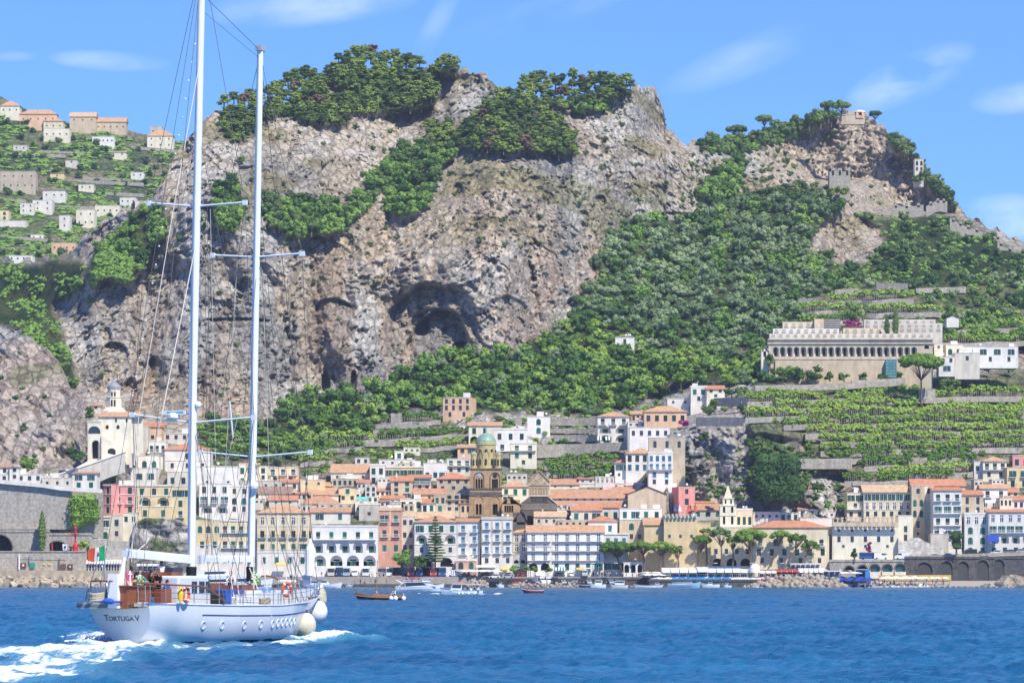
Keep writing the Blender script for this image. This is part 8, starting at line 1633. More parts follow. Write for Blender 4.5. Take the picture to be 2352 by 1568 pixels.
line([q(MP1,560,s1),Lp(372,950,0,s=1.0),Lp(300,1262,0,s=.6)],R_*1.7,M_lrope,'topping_lift');line([q(MP1,140,s1),Lp(395,500,0,s=4),Lp(318,960,0,s=1.6),Lp(302,1290,0,s=1.0)],R_*1.5,M_lrope,'topping_lift')
line([S('S1',990,0,0),S('S1',940,80,0),S('S1',850,160,0),S('S1',760,180,0)],.03,M_lrope,'sheet')
for(x0,y0,x1,y1,sa)in[(470,480,478,1270,s1+.5),(476,470,486,1275,s1+.8),(483,480,500,1290,s1+1.2),(560,480,470,1290,s1+1.0),(545,600,505,1290,s1+2),(600,600,640,1290,s2+.8),(603,620,625,1290,s2+.9),(606,700,660,1300,s2+1.5),(588,640,545,1100,s2-1),(520,960,560,1290,s2-.5),(610,1045,690,1290,s2+2.5),(545,960,470,1285,s1+1.4),(660,640,700,1290,s2+3)]:line([Lp(x0,y0,0,s=sa),Lp(x1,y1,0,s=sa)],R_*.9,M_lrope if(x0%2)else M_wire,'halyard')
m=MB();a=q(MP1,60,s1);b=Vector((.2,1.2,3.2))
for i in range(30):p=a.lerp(b,i/30)+Vector((0,.15,0));m.sphere(tuple(p),.055,6,4)
m.build('string_lights',[M_wht],yacht)
a=S('A',1797,180,0);b=S('A',1828,505,0);m=MB();m.tube([a,b],.06,6,0);m.tube([a,a+(b-a)*.05],.1,6,1);m.tube([b+(a-b)*.05,b],.1,6,1);m.build('spinnaker_pole',[M_mast,mat('dark red',(.2,.02,.02),.5)],yacht)
def lbox(name,mt,p0,p1,t0,t1,zb_,zt,taper=0,par=None):
 q=MB();s0,s1_=p0,p1;q.add([(s0,-t0,zb_),(s1_,-t0,zb_),(s1_,-t1,zb_),(s0,-t1,zb_),(s0,-t0,zt),(s1_-taper,-t0,zt),(s1_-taper,-t1,zt),(s0,-t1,zt)],[(0,1,2,3),(4,7,6,5),(0,4,5,1),(1,5,6,2),(2,6,7,3),(3,7,4,0)]);return q.build(name,mt if isinstance(mt,list)else[mt],par or yacht)
td=1.75;sA=S('S1',1385,888,td).x;sB=S('S1',1885,888,td).x;zr=S('S1',1600,505,td).z;print('deckhouse',sA,sB,zr)
dh=lbox('deckhouse',M_hull,sA,sB,.5,td,2.0,zr,taper=.9)
bv=dh.modifiers.new('b','BEVEL');bv.width=.14;bv.segments=3
zw0=S('S1',1600,735,td).z;zw1=S('S1',1600,580,td).z
for a,b in((1558,1628),(1656,1728)):lbox('window',M_glass,S('S1',a,650,td).x,S('S1',b,650,td).x,td,td+.015,zw0,zw1,par=dh)
q=MB();sa=sB-.9*(zw1-2)/(zr-2);sb=sB-.9*(zw0-2)/(zr-2);q.add([(sb+.02,-td+.12,zw0),(sb+.02,-.65,zw0),(sa+.02,-.65,zw1),(sa+.02,-td+.12,zw1)],[(0,1,2,3)]);q.build('windscreen',[M_glass],dh)
q=MB();q.add([(S('S1',1742,650,td).x,-td-.01,zw0),(sb-.08,-td-.01,zw0),(sa-.08,-td-.01,zw1),(S('S1',1742,650,td).x,-td-.01,zw1)],[(0,1,2,3)]);q.build('window',[M_glass],dh)
p=S('S1',700,870,1.2);a=p.x;b=S('S1',1020,870,1.2).x;lbox('aft_cabin',M_mah,a,b,.35,1.2,2.0,S('S1',860,648,1.2).z);lbox('cabin_top',M_mah,a-.15,b+.3,.25,1.32,S('S1',860,648,1.2).z,S('S1',860,632,1.2).z)
lbox('cockpit_bench',M_mah,S('S1',1100,780,1.1).x,S('S1',1370,780,1.1).x,.9,1.3,2.0,S('S1',1200,640,1.1).z-.15)
lbox('helm_console',M_mah,S('S1',930,460,-.3).x,S('S1',1200,460,-.3).x,-1.0,.2,2.6,S('S1',1000,455,-.3).z)
lbox('white_locker',M_wht,S('S1',620,800,1.0).x,S('S1',695,800,1.0).x,.15,.75,2.0,S('S1',660,480,1.0).z)
o=lbox('companion_hatch',M_mah,S('S1',1225,470,.2).x,S('S1',1370,470,.2).x,-.4,.5,zr,S('S1',1300,455,.2).z);lbox('hatch_window',M_glass,S('S1',1240,430,.2).x,S('S1',1375,430,.2).x,-.35,.5,S('S1',1300,455,.2).z,S('S1',1300,395,.2).z)
m=MB();m.tube([S('S1',590,790,.6),S('S1',612,560,.6),S('S1',660,262,.6)],[.22,.2,.1],8);m.build('furled_mizzen',[mat('cream canvas cover',(.66,.62,.54),.8)],yacht)
fs=lambda x,t:S('S2',x,880,t).x
lbox('trunk_cabin',M_hull,fs(840,1.5),fs(1330,1.2),-1.2,1.35,2.0,S('S2',1000,730,1.3).z);lbox('trunk_cabin',M_hull,fs(1050,1.2),fs(1430,.9),-.9,.95,2.0,S('S2',1200,692,1.0).z)
for x0,x1,y0,y1,t0,t1,mt,nm in((130,335,738,600,-.9,1.2,M_mah,'bench'),(560,850,700,628,-1.2,.6,M_mah,'bench'),(620,830,770,700,-.5,1.0,M_wht,'hatch_box')):
 lbox(nm,mt,S('S2',x0,y0,t1).x,S('S2',x1,y0,t1).x,t0,t1,2.0,S('S2',(x0+x1)/2,y1,t1).z)
def rail_pts(s0,s1_,h,sd_=1,n=24,inn=.06):return[Vector((s,-sd_*(bd(s)-inn),zd(s)+h))for s in np.linspace(s0,s1_,n)]
for sd_ in(1,-1):
 for h in(.33,.62,.9):m=MB();m.tube(rail_pts(.15,22.6,h,sd_,40),.014,5);m.build('guard_rail',[M_steel],yacht)
 for s in list(np.arange(.2,22.6,1.18)):m=MB();p=Vector((s,-sd_*(bd(s)-.06),zd(s)));m.tube([p,p+Vector((0,0,1.12 if s<9 else .95))],.026,6);m.build('stanchion',[M_steel],yacht)
sW0=S('S1',770,590,2.4).x;sW1=S('S1',1690,640,2.9).x;rp=[S('S1',770,592,2.3),S('S1',1000,608,2.5),S('S1',1300,628,2.8),S('S1',1600,640,2.9),S('S1',1700,648,2.95),S('S1',1800,690,2.97),S('S1',1900,760,2.98),S('S1',2000,850,3.0)]
m=MB();m.tube(rp,.05,8);m.build('wooden_handrail',[M_mah],yacht)
m=MB();m.tube([S('S1',215,577,-1.8),S('S1',330,573,-1.0),S('S1',495,578,.6)],.045,8);m.build('wooden_handrail',[M_mah],yacht)
m=MB();m.tube([S('S2',820,510,-1.6),S('S2',900,505,-1.6),S('S2',1000,530,-1.4),S('S2',1120,610,-1.2)],.045,8);m.build('wooden_handrail',[M_mah],yacht)
m=MB();
for y in np.linspace(-1.8,1.8,9):m.tube([(-.15,y,2.2),(-.25,y,3.2)],.022,5)
for z in(2.5,2.8,3.1):m.tube([(-.2,-1.8,z),(-.25,0,z),(-.2,1.8,z)],.016,5)
for s in(.3,.9,1.5):m.tube([(s,1.8,2.2),(s,1.85,3.2)],.022,5)
m.build('pulpit',[M_steel],yacht)
m=MB();m.box(-.95,.35,-1.2,2.05,2.02,2.20);m.box(-.95,-.85,-1.0,2.05,1.98,2.3);m.build('passerelle',[M_grey],yacht)
m=MB();m.box(-.4,.5,-1.86,-1.1,2.08,2.24);m.build('platform',[M_grey],yacht)
m=MB();m.tube([(-.2,-1.6,2.3),(-.35,-1.0,2.0),(-.3,0,1.92),(0.1,-1.7,2.05),(.6,-2.0,2.25)],.035,5);m.build('mooring_rope',[M_rope],yacht)
m=MB();m.tube([S('S1',395,100,-.4),S('S1',388,560,-.4)],.035,6);m.build('flagpole',[M_steel],yacht)
m=MB();m.tube([S('S1',205,590,-1.9),S('S1',140,830,-1.9)],.05,5);m.tube([S('S1',290,350,-1.3),S('S1',215,590,-1.8)],.03,5);m.build('davit_rope',[M_rope],yacht)
for i,(x0,y0,x1,y1)in enumerate([(380,300,470,930),(470,400,520,760),(660,400,790,720),(715,250,720,900),(820,220,905,760),(1170,220,1300,830),(1220,250,1380,830),(1120,370,1190,720),(1240,250,1400,600),(540,820,555,990),(1240,540,1245,900)]):line([S('S2',x0,y0,1.8),S('S2',x1,y1,2.5 if x1<1200 else 1.6)],.035,M_lrope,'rope')
m=MB();m.tube([Lp(712,1236,0,s=21.6),Lp(713,1262,0,s=21.6),Lp(711,1322,0,s=21.4)],[.05,.3,.24],10);m.build('furled_sail',[mat('white sailcloth',(.74,.74,.72),.8)],yacht)
m=MB()
for y in(-.35,.35):m.tube([(21.6,y*2.2,2.6),(22.6,y,3.5),(23.3,y*.3,3.5)],.03,6);m.tube([(20.6,y*3.4,2.5),(20.7,y*3.2,3.45),(22.6,y,3.5)],.026,6)
m.build('bow_pulpit',[M_steel],yacht)
m=MB();m.lathe([(.02,-.2),(.3,0),(.36,.3),(.2,.55),(.02,.6)],(21.8,.2,3.2),10);m.box(21.2,22.2,-.3,.3,2.5,3.0);m.build('windlass',[M_hull],yacht)
m=MB();a=S('S2',1535,690,0);b=S('S2',1625,650,0);m.tube([a,b],.1,8);m.build('bow_roller',[M_wht],yacht)
YM=Matrix.Translation((X0s,Y0,0))@Matrix.Rotation(R(90)-TH,4,'Z')
yacht.rotation_euler.z=R(90)-TH
def W(p):return YM@Vector(p)
def aboard(mb,name,mats,p,label,cat,smooth=False,rz=0,group=None):o=mb.build(name,mats,loc=tuple(W(p)),smooth=smooth,rz=R(90)-TH+rz);return tag(o,label,cat,group)
M_or=mat('orange lifebuoy',(.72,.11,.03),.5)
def buoy(p,label,rzz):
 t=thing('lifebuoy',label,'lifebuoy',tuple(W(p)),R(90)-TH+rzz);q=MB();q.tube([(.30*math.cos(a),0,.37*math.sin(a))for a in[k*math.pi/10 for k in range(21)]],.085,8);q.build('ring',[M_or],t,smooth=True)
 q=MB()
 for k in range(4):a=k*math.pi/2+.6;q.tube([(.30*math.cos(a-.12),0,.37*math.sin(a-.12)),(.30*math.cos(a+.12),0,.37*math.sin(a+.12))],.092,8)
 q.build('band',[M_wht],t)
buoy(S('S1',1485,760,2.66),'orange lifebuoy hanging on the starboard rail beside the deckhouse',0);buoy(S('S2',1158,690,2.3),'orange lifebuoy hanging on the rail near the bow',R(-25))
q=MB();q.lathe([(.13,-.45),(.17,-.1),(.15,.05),(.09,.1),(.09,.42),(.02,.45)],(0,0,0),10);aboard(q,'rescue_lamp',[mat('yellow plastic',(.75,.5,.05),.5)],S('S1',1408,730,2.6),'yellow rescue lamp beside the stern lifebuoy','lamp',True)
def ballf(x,y,rad,label,mt,t,hang):
 p=S('S2',x,y,t);th=thing('fender',label,'fender',tuple(W(p)));q=MB();q.lathe([(rad*math.sin(a),-rad*math.cos(a)*1.05)for a in np.linspace(.02,2.75,14)],(0,0,0),18);q.build('ball',[mt],th,smooth=True);q=MB();q.lathe([(rad*.42,rad*.93),(rad*.2,rad*1.28),(.02,rad*1.35)],(0,0,0),12);q.build('cap',[M_navy2],th);q=MB();q.tube([(0,0,rad*1.3),(0,0,rad*1.3+hang)],.02,5);q.build('rope',[M_rope],th)
M_navy2=mat('navy fender cap',(.04,.03,.16),.6)
ballf(1548,985,.68,'clean white round fender hanging at the bow',M_wht,.4,.5);ballf(1385,1160,.72,'yellowed cream round fender hanging at the bow below the white one',mat('yellowed vinyl',(.62,.58,.44),.5,.1,2),1.5,.7)
q=MB();q.lathe([(.03,-.85),(.35,-.6),(.42,-.1),(.36,.3),(.2,.6),(.05,.95)],(0,0,0),12);aboard(q,'sail_bag',[mat('beige net bag',(.5,.46,.35),.9,.3,5)],S('S2',1600,790,-.4),'beige bagged fender hanging in front of the bow','bag',True)
fl=MB();nx,ny=18,8;gr=[]
hoist_t=S('S1',392,98,-.4);hoist_b=S('S1',398,290,-.4);fly_t=S('S1',178,165,.35);fly_b=S('S1',165,288,.35)
top_=[hoist_t,S('S1',300,125,-.1),S('S1',195,160,.2)]
for i in range(nx+1):
 u=i/nx;a=S('S1',392-u*207,98+62*u+10*math.sin(u*6),-.4+u*.6);b=S('S1',398-u*228,292+(30*math.sin(u*2.7)),-.4+u*.6)
 for j in range(ny+1):v=j/ny;p=a.lerp(b,v);gr.append(p+Vector((.10*math.sin(u*9+v*2),.06*math.sin(u*8+v*3),0)))
for i in range(nx):
 for j in range(ny):a=i*(ny+1)+j;fl.add([gr[a],gr[a+ny+1],gr[a+ny+2],gr[a+1]],[(0,1,2,3)],0 if i<6 else(1 if i<11 else 2))
for(du,dv,sz,mi)in((8.6,3.4,.07,2),(8.6,4.3,.09,3)):
 p=gr[int(du)*(ny+1)+int(dv)]+Vector((-.03,-.03,0));fl.box(p.x-.02,p.x+.02,p.y-sz,p.y+sz,p.z-sz,p.z+sz,mi)
o=fl.build('flag',[mat('flag green',(.01,.34,.10),.8),mat('flag white',(.76,.74,.70),.8),mat('flag red',(.66,.09,.03),.8),mat('flag blue',(.05,.10,.35),.8)],loc=(X0s,Y0,0),rz=R(90)-TH,smooth=True);tag(o,'green white and red flag with a small crest flying from the stern pole','flag')
def gear(name,label,cat,mt,x0,x1,y0,y1,t0,t1,reg='S2',zb_=None):
 s0,s1_=S(reg,x0,y1,t1).x,S(reg,x1,y1,t1).x;z0=S(reg,x0,y1,t1).z if zb_ is None else zb_;z1=S(reg,(x0+x1)/2,y0,t1).z;q=MB();w=(s1_-s0);q.box(-w/2,w/2,0,(t1-t0),0,z1-z0);o=q.build(name,[mt],loc=tuple(W(((s0+s1_)/2,-t1,z0))),rz=R(90)-TH);b=o.modifiers.new('b','BEVEL');b.width=.05;b.segments=2;return tag(o,label,cat)
gear('storage_box','large white storage box on the starboard side deck','box',M_wht,500,790,785,905,1.9,2.7);gear('loudspeaker','black loudspeaker standing forward of the deckhouse','loudspeaker',M_dark,232,312,730,882,1.6,2.2);gear('cover','bright blue tarpaulin over gear in front of the loudspeaker','cover',M_blu,352,450,690,890,1.6,2.3)
gear('cover','blue cloth draped on the rail beside the tarpaulin','cover',M_blu,450,590,700,750,1.6,2.2);gear('cool_box','pale blue box on the trunk cabin','box',mat('pale blue plastic',(.22,.36,.62),.5),862,950,652,740,.6,1.2);gear('board','pink board with a white anchor standing on the aft cabin','board',mat('pink board',(.62,.10,.20),.6),695,775,452,630,.55,.62,'S1')
q=MB();c=S('S1',735,540,.64);q.tube([(0,0,-.42),(0,0,.42)],.05,6);q.tube([(-.2,0,.22),(.2,0,.22)],.04,6);q.tube([(.26*math.cos(a),0,-.12+.3*math.sin(a))for a in np.linspace(math.pi*1.05,math.pi*1.95,9)],.05,6);aboard(q,'anchor_emblem',[M_wht],c,'white anchor emblem on the pink board','emblem')
def flowers(reg,x,y,t,w_,h_,cols,label,seed):
 rng=np.random.RandomState(seed);p=S(reg,x,y,t);th=thing('flower_arrangement',label,'flowers',tuple(W(p)),R(90)-TH);
 for k,(cn,c)in enumerate(cols):
  q=MB()
  for i in range(60):a=rng.normal(size=3);a/=np.linalg.norm(a);rr_=rng.uniform(.5,1);q.sphere((a[0]*w_*rr_,a[1]*.3*rr_,abs(a[2])*h_*rr_),.055,5,3)
  q.build('blossoms' if k else 'leaves',[mat('petals '+cn,c,.8)],th)
flowers('S1',865,625,1.0,.55,.5,[('leaf',(.12,.25,.05)),('white',(.75,.75,.65)),('turq',(.05,.45,.55)),('yel',(.65,.6,.1))],'white and turquoise flower arrangement on the aft cabin top',1)
flowers('S2',735,620,.5,.4,.75,[('leaf',(.2,.35,.05)),('yel2',(.6,.62,.12)),('white',(.75,.75,.65)),('turq',(.05,.45,.55))],'tall yellow green flower bouquet on the foredeck bench',2)
def coil(reg,x,y,t,label,n=7,r_=.38):
 q=MB();pts=[]
 for i in range(n*14):a=i*2*math.pi/14;pts.append((r_*(1-.04*math.sin(i*.7))*math.cos(a),r_*.8*math.sin(a),i*.42/(n*14)+.02*math.sin(i*1.3)))
 q.tube(pts,.035,5);aboard(q,'rope_coil',[M_rope],S(reg,x,y,t),label,'rope')
coil('S2',860,900,2.4,'coiled beige rope on the side deck abreast the trunk cabin');coil('S1',310,840,-.6,'big coil of beige rope on the stern deck',9,.55)
q=MB();q.sphere((0,0,0),.42,12,6,0,.45);aboard(q,'cushion',[M_blu],S('S1',465,845,.2),'small blue cushion on the stern platform','cushion',True)
gear('tender','dark blue covered dinghy edge on the stern','cover',M_blu,520,680,838,862,-.2,.9,'S1')
gear('cool_box','white cool box lid among the ropes near the bow','box',M_wht,1180,1290,560,600,.1,.8)
M_skin=mat('sun tanned skin',(.48,.27,.18),.55,.06);
def figure(label,p,face,pose='stand',top=(.8,.8,.8),bottom=(.02,.02,.03),hair=(.03,.02,.015),bald=False,arms=None,sleeve=.5,lean=0.,cap=None,vest=None,sc_=1.0,female=False):
 """one skinned body; local frame: looks along -y, x to its left"""
 J={};sit=pose=='sit';hz=.50 if sit else .92;ln=lean
 f_=lambda x,y,z:(x,y-math.sin(ln)*max(0,z-hz),hz+(z-hz)*math.cos(ln)if z>hz else z)
 sh=.165 if female else .185
 P_={'pel':(0,0,hz),'wai':(0,0,hz+.17),'che':(0,0,hz+.38),'nec':(0,0,hz+.53),'hd0':(0,-.01,hz+.61),'hd1':(0,-.015,hz+.70),'hd2':(0,-.0,hz+.775),'nos':(0,-.105,hz+.685)}
 V_=[];E_=[];Rr=[];idx={};mt=[]
 def add(k,co,r,par=None,mi=0):
  idx[k]=len(V_);V_.append(f_(*co));Rr.append(r)
  if par is not None:E_.append((idx[par],idx[k]));mt.append(mi)
 add('pel',P_['pel'],(.15,.11));add('wai',P_['wai'],(.125 if female else .14,.10),'pel',0);add('che',P_['che'],(.155 if female else .17,.115),'wai',0);add('nec',P_['nec'],(.055,.055),'che',0);add('hd0',P_['hd0'],(.07,.075),'nec',1);add('hd1',P_['hd1'],(.078,.095),'hd0',1);add('hd2',P_['hd2'],(.07,.085),'hd1',1);add('nos',P_['nos'],(.018,.02),'hd1',1)
 for s,k in((1,'l'),(-1,'r')):
  add('hip'+k,(s*.09,0,hz-.03),(.10,.10),'pel',2)
  if sit:kn=(s*.12,-.44,hz+.02);an=(s*.12,-.46,.09);
  else:kn=(s*.11,-.03,.49);an=(s*.12,.02,.09)
  add('kne'+k,kn,(.065,.07),'hip'+k,2);add('ank'+k,an,(.042,.045),'kne'+k,2);add('toe'+k,(an[0],an[1]-.17,.04),(.04,.03),'ank'+k,3)
  add('sho'+k,(s*sh,0,hz+.47),(.062,.065),'che',0)
  a=(arms or{}).get(k,((s*.26,-.02,hz+.22),(s*.24,-.16,hz+.0)))
  el,wr=a;add('elb'+k,el,(.045,.045),'sho'+k,0);add('wri'+k,wr,(.028,.026),'elb'+k,0 if sleeve>=1 else 1)
  w=Vector(wr);d=(w-Vector(el)).normalized();sd2=d.cross(Vector((0,0,1)));sd2=sd2.normalized()if sd2.length>.1 else Vector((1,0,0))
  pm=w+d*.07;add('pal'+k,tuple(pm),(.036,.018),'wri'+k,1)
  for q_,(o_,ln_)in enumerate(((-.030,.060),(-.011,.075),(.009,.070),(.028,.052))):
   b0=pm+sd2*o_+d*.03;add('f%s%d'%(k,q_),tuple(b0),(.0095,.0095),'pal'+k,1);add('g%s%d'%(k,q_),tuple(b0+d*ln_*.6+Vector((0,-.008,-.012))),(.0085,.0085),'f%s%d'%(k,q_),1);add('h%s%d'%(k,q_),tuple(b0+d*ln_+Vector((0,-.02,-.03))),(.0075,.0075),'g%s%d'%(k,q_),1)
  tb=w+d*.03+sd2*(-.03);add('t'+k,tuple(tb),(.012,.011),'pal'+k,1);add('u'+k,tuple(tb+d*.035-sd2*.03),(.009,.009),'t'+k,1)
 me=bpy.data.meshes.new('body');me.from_pydata(V_,E_,[]);o=bpy.data.objects.new('tmp',me);COL.objects.link(o)
 o.modifiers.new('s','SKIN');sb_=o.modifiers.new('u','SUBSURF');sb_.levels=1;sb_.render_levels=1
 sv=me.skin_vertices[0].data
 for i,r_ in enumerate(Rr):sv[i].radius=r_
 sv[0].use_root=True
 bpy.context.view_layer.update();bm_=bpy.data.meshes.new_from_object(o.evaluated_get(bpy.context.evaluated_depsgraph_get()));bpy.data.objects.remove(o)
 topm=mat('shirt '+str(top),top,.85,.12,6);bom=mat('trousers '+str(bottom),bottom,.85,.1,6)
 bm_.materials.clear()
 for x in(topm,M_skin,bom,mat('shoe',(.03,.025,.02),.5)):bm_.materials.append(x)
 A=np.array([V_[a]for a,b in E_]);B=np.array([V_[b]for a,b in E_]);D=B-A;D2=(D**2).sum(1)+1e-9
 for f in bm_.polygons:
  c=np.array(f.center);t=np.clip(((c-A)*D).sum(1)/D2,0,1);dd=((A+D*t[:,None]-c)**2).sum(1);k=int(dd.argmin());mi=mt[k]
  if sleeve<1 and E_[k][1]in(idx['elbl'],idx['elbr'])and t[k]>sleeve:mi=1
  if E_[k][1]in(idx['wai'],)and t[k]<.35:mi=2
  f.material_index=mi;f.use_smooth=True
 th=bpy.data.objects.new('person',bm_);COL.objects.link(th);th.location=W(p);th.rotation_euler.z=R(90)-TH+face;th.scale=(sc_,)*3;tag(th,label,'person')
 hc=Vector(f_(0,-.005,hz+.735));
 q=MB()
 if not bald:q.lathe([(.092*math.sin(a)*1.02,.118*math.cos(a))for a in np.linspace(.01,1.75,8)],(hc.x,hc.y+.018,hc.z-.01),12,0);
 else:q.lathe([(.094*math.cos(.2),-.05),(.096,-.01)],(hc.x,hc.y+.02,hc.z-.03),12,0,R(-20),R(200))
 if female:q.sphere((hc.x,hc.y+.10,hc.z+.06),.05,8,5)
 q.build('hair',[mat('hair '+str(hair),hair,.8)],th,smooth=True)
 q=MB();
 for s in(-1,1):q.sphere((s*.032,f_(0,-.094,hz+.70)[1],f_(0,0,hz+.70)[2]),.011,6,4)
 q.box(-.022,.022,f_(0,-.100,hz+.65)[1],f_(0,-.09,hz+.65)[1],f_(0,0,hz+.643)[2],f_(0,0,hz+.65)[2]);q.build('face',[mat('dark eyes',(.06,.03,.02),.4)],th)
 q=MB()
 for s in(-1,1):q.sphere((s*.085,hc.y+.01,hc.z-.045),.022,6,4)
 q.build('ears',[M_skin],th)
 if cap:q=MB();q.lathe([(.112,-.02),(.115,.03),(.09,.10),(.01,.13)],(hc.x,hc.y,hc.z),12);q.box(hc.x-.07,hc.x+.07,hc.y-.2,hc.y-.05,hc.z-.02,hc.z-.005);q.build('cap',[mat('cap '+str(cap),cap,.8)],th)
 if vest:
  q=MB();q.lathe([(.155,hz+.05),(.150,hz+.17),(.19,hz+.36),(.17,hz+.48)],(0,-.0-math.sin(ln)*.25,0),14,0,R(-250),R(70),.78);q.build('waistcoat',[mat('waistcoat',vest,.8)],th)
 return th
fz_=lambda reg,x,y,t,h:(lambda p:Vector((p.x,p.y,p.z-h)))(S(reg,x,y,t))
fwd_arms={'l':((.25,-.10,1.15),(.14,-.34,1.10)),'r':((-.25,-.10,1.15),(-.14,-.34,1.10))}
figure('balding older man in a white shirt standing behind the flowers on the yacht',fz_('S1',865,425,-.2,1.72),R(10),top=(.78,.80,.84),bald=True,hair=(.12,.10,.09),arms=fwd_arms,sleeve=.45)
figure('woman in a black suit looking down, her dark hair in a bun',fz_('S1',1003,445,.1,1.66),R(20),top=(.02,.02,.025),hair=(.02,.015,.012),female=True,arms=fwd_arms,sleeve=1,lean=.12,sc_=.97)
figure('person with brown hair in a dark suit bending forward on the yacht',fz_('S1',1120,455,.5,1.62),R(-75),top=(.02,.02,.025),hair=(.09,.045,.025),arms={'l':((.2,-.15,1.15),(.1,-.4,1.12)),'r':((-.2,-.15,1.15),(-.1,-.4,1.12))},sleeve=1,lean=.4)
figure('man in a white shirt seen from behind reaching up to the boom',fz_('S1',1160,308,-.1,1.72),R(165),top=(.80,.80,.82),hair=(.08,.05,.03),arms={'r':((-.30,-.02,1.62),(-.30,-.02,1.88)),'l':((.32,.0,1.2),(.42,-.12,1.02))},sleeve=.6,lean=.06)
figure('person in a blue jacket sitting on the cockpit bench of the yacht',fz_('S1',1228,562,1.1,1.30),R(160),'sit',top=(.02,.08,.38),bottom=(.03,.05,.12),hair=(.04,.025,.02),arms={'r':((-.3,-.05,.82),(-.5,-.15,.80)),'l':((.24,-.1,.75),(.15,-.3,.6))},sleeve=1)
figure('man in a white T-shirt seated at the stern rail of the yacht',fz_('S1',428,535,-.6,1.32),R(30),'sit',top=(.80,.80,.80),bottom=(.05,.02,.02),bald=True,hair=(.3,.2,.15),sleeve=.4)
figure('bearded waiter in white shirt and dark waistcoat leaning forward on the foredeck',fz_('S2',405,445,-.4,1.7),R(-50),top=(.80,.80,.80),hair=(.35,.33,.3),arms=fwd_arms,sleeve=1,lean=.25,vest=(.02,.02,.025))
figure('dark haired waiter in a black waistcoat beside the yellow green bouquet',fz_('S2',660,465,-.4,1.7),R(-60),top=(.80,.80,.80),hair=(.03,.02,.015),arms=fwd_arms,sleeve=1,lean=.15,vest=(.02,.02,.025))
figure('man in a khaki shirt and cap crouching near the bow of the yacht',fz_('S2',1230,575,.1,1.28),R(-50),'sit',top=(.25,.21,.14),bottom=(.2,.17,.12),cap=(.10,.09,.07),arms={'l':((.25,-.1,.85),(.15,-.4,.75)),'r':((-.25,-.1,.85),(-.15,-.4,.75))},sleeve=.6,lean=.3)
figure('child in a navy shirt sitting beside the pale blue box',fz_('S2',998,615,.6,1.2),R(170),'sit',top=(.03,.06,.18),bottom=(.03,.03,.05),sc_=.85)
figure('man in a dark cap standing half hidden behind the rigging at the bow',fz_('S2',1222,505,-.7,1.72),R(-30),top=(.4,.12,.08),cap=(.03,.03,.06))
figure('second waiter sitting low beside the bearded one on the foredeck',fz_('S2',410,535,.3,1.28),R(-140),'sit',top=(.05,.07,.2),bottom=(.03,.03,.05),hair=(.6,.58,.55))
Z_=lambda x0,y0,x1,y1,w0,w1,f0,f1,l:WAKE.append((x0,y0,x1,y1,w0,w1,f0,f1,l))
Z_(330,1480,-60,1504,2.4,9.5,1.3,1.0,.14);Z_(300,1488,-40,1560,1.4,5.5,1.15,.9,.1);Z_(690,1477,825,1474,1.3,2.3,1.2,1.1,.9);Z_(700,1478,400,1496,1.0,2.2,.8,.75,.10);Z_(420,1492,0,1530,.8,4,.7,.65,.06);Z_(265,1476,180,1466,1.0,3.0,1,.8,.55);Z_(560,1488,120,1500,.8,3.2,.75,.7,.05)
rng=np.random.RandomState(2);q=MB()
for i in range(1100):
 u=rng.uniform(0,1);px=705+u*128;py=1476-rng.uniform(0,1)**1.5*(27*math.sin(math.pi*min(1,u*1.05))**.6+3);p=P(px,py,229+rng.uniform(-1.5,1.5));r_=rng.uniform(.03,.14)*(1.4 if py>1462 else .7);q.sphere(tuple(p),r_,5,3,0,rng.uniform(.5,1.1))
for i in range(420):
 u=rng.uniform(0,1);px=150+u*118;py=1474-rng.uniform(0,1)**1.5*(20*u**1.2)-1;p=P(px,py,216+rng.uniform(0,3));q.sphere(tuple(p),rng.uniform(.03,.10),5,3)
o=q.build('spray',[mat('white spray',(.88,.90,.92),.9,.02)]);o['kind']='stuff';o['label']='white spray and foam thrown up by the bow and stern of the yacht'
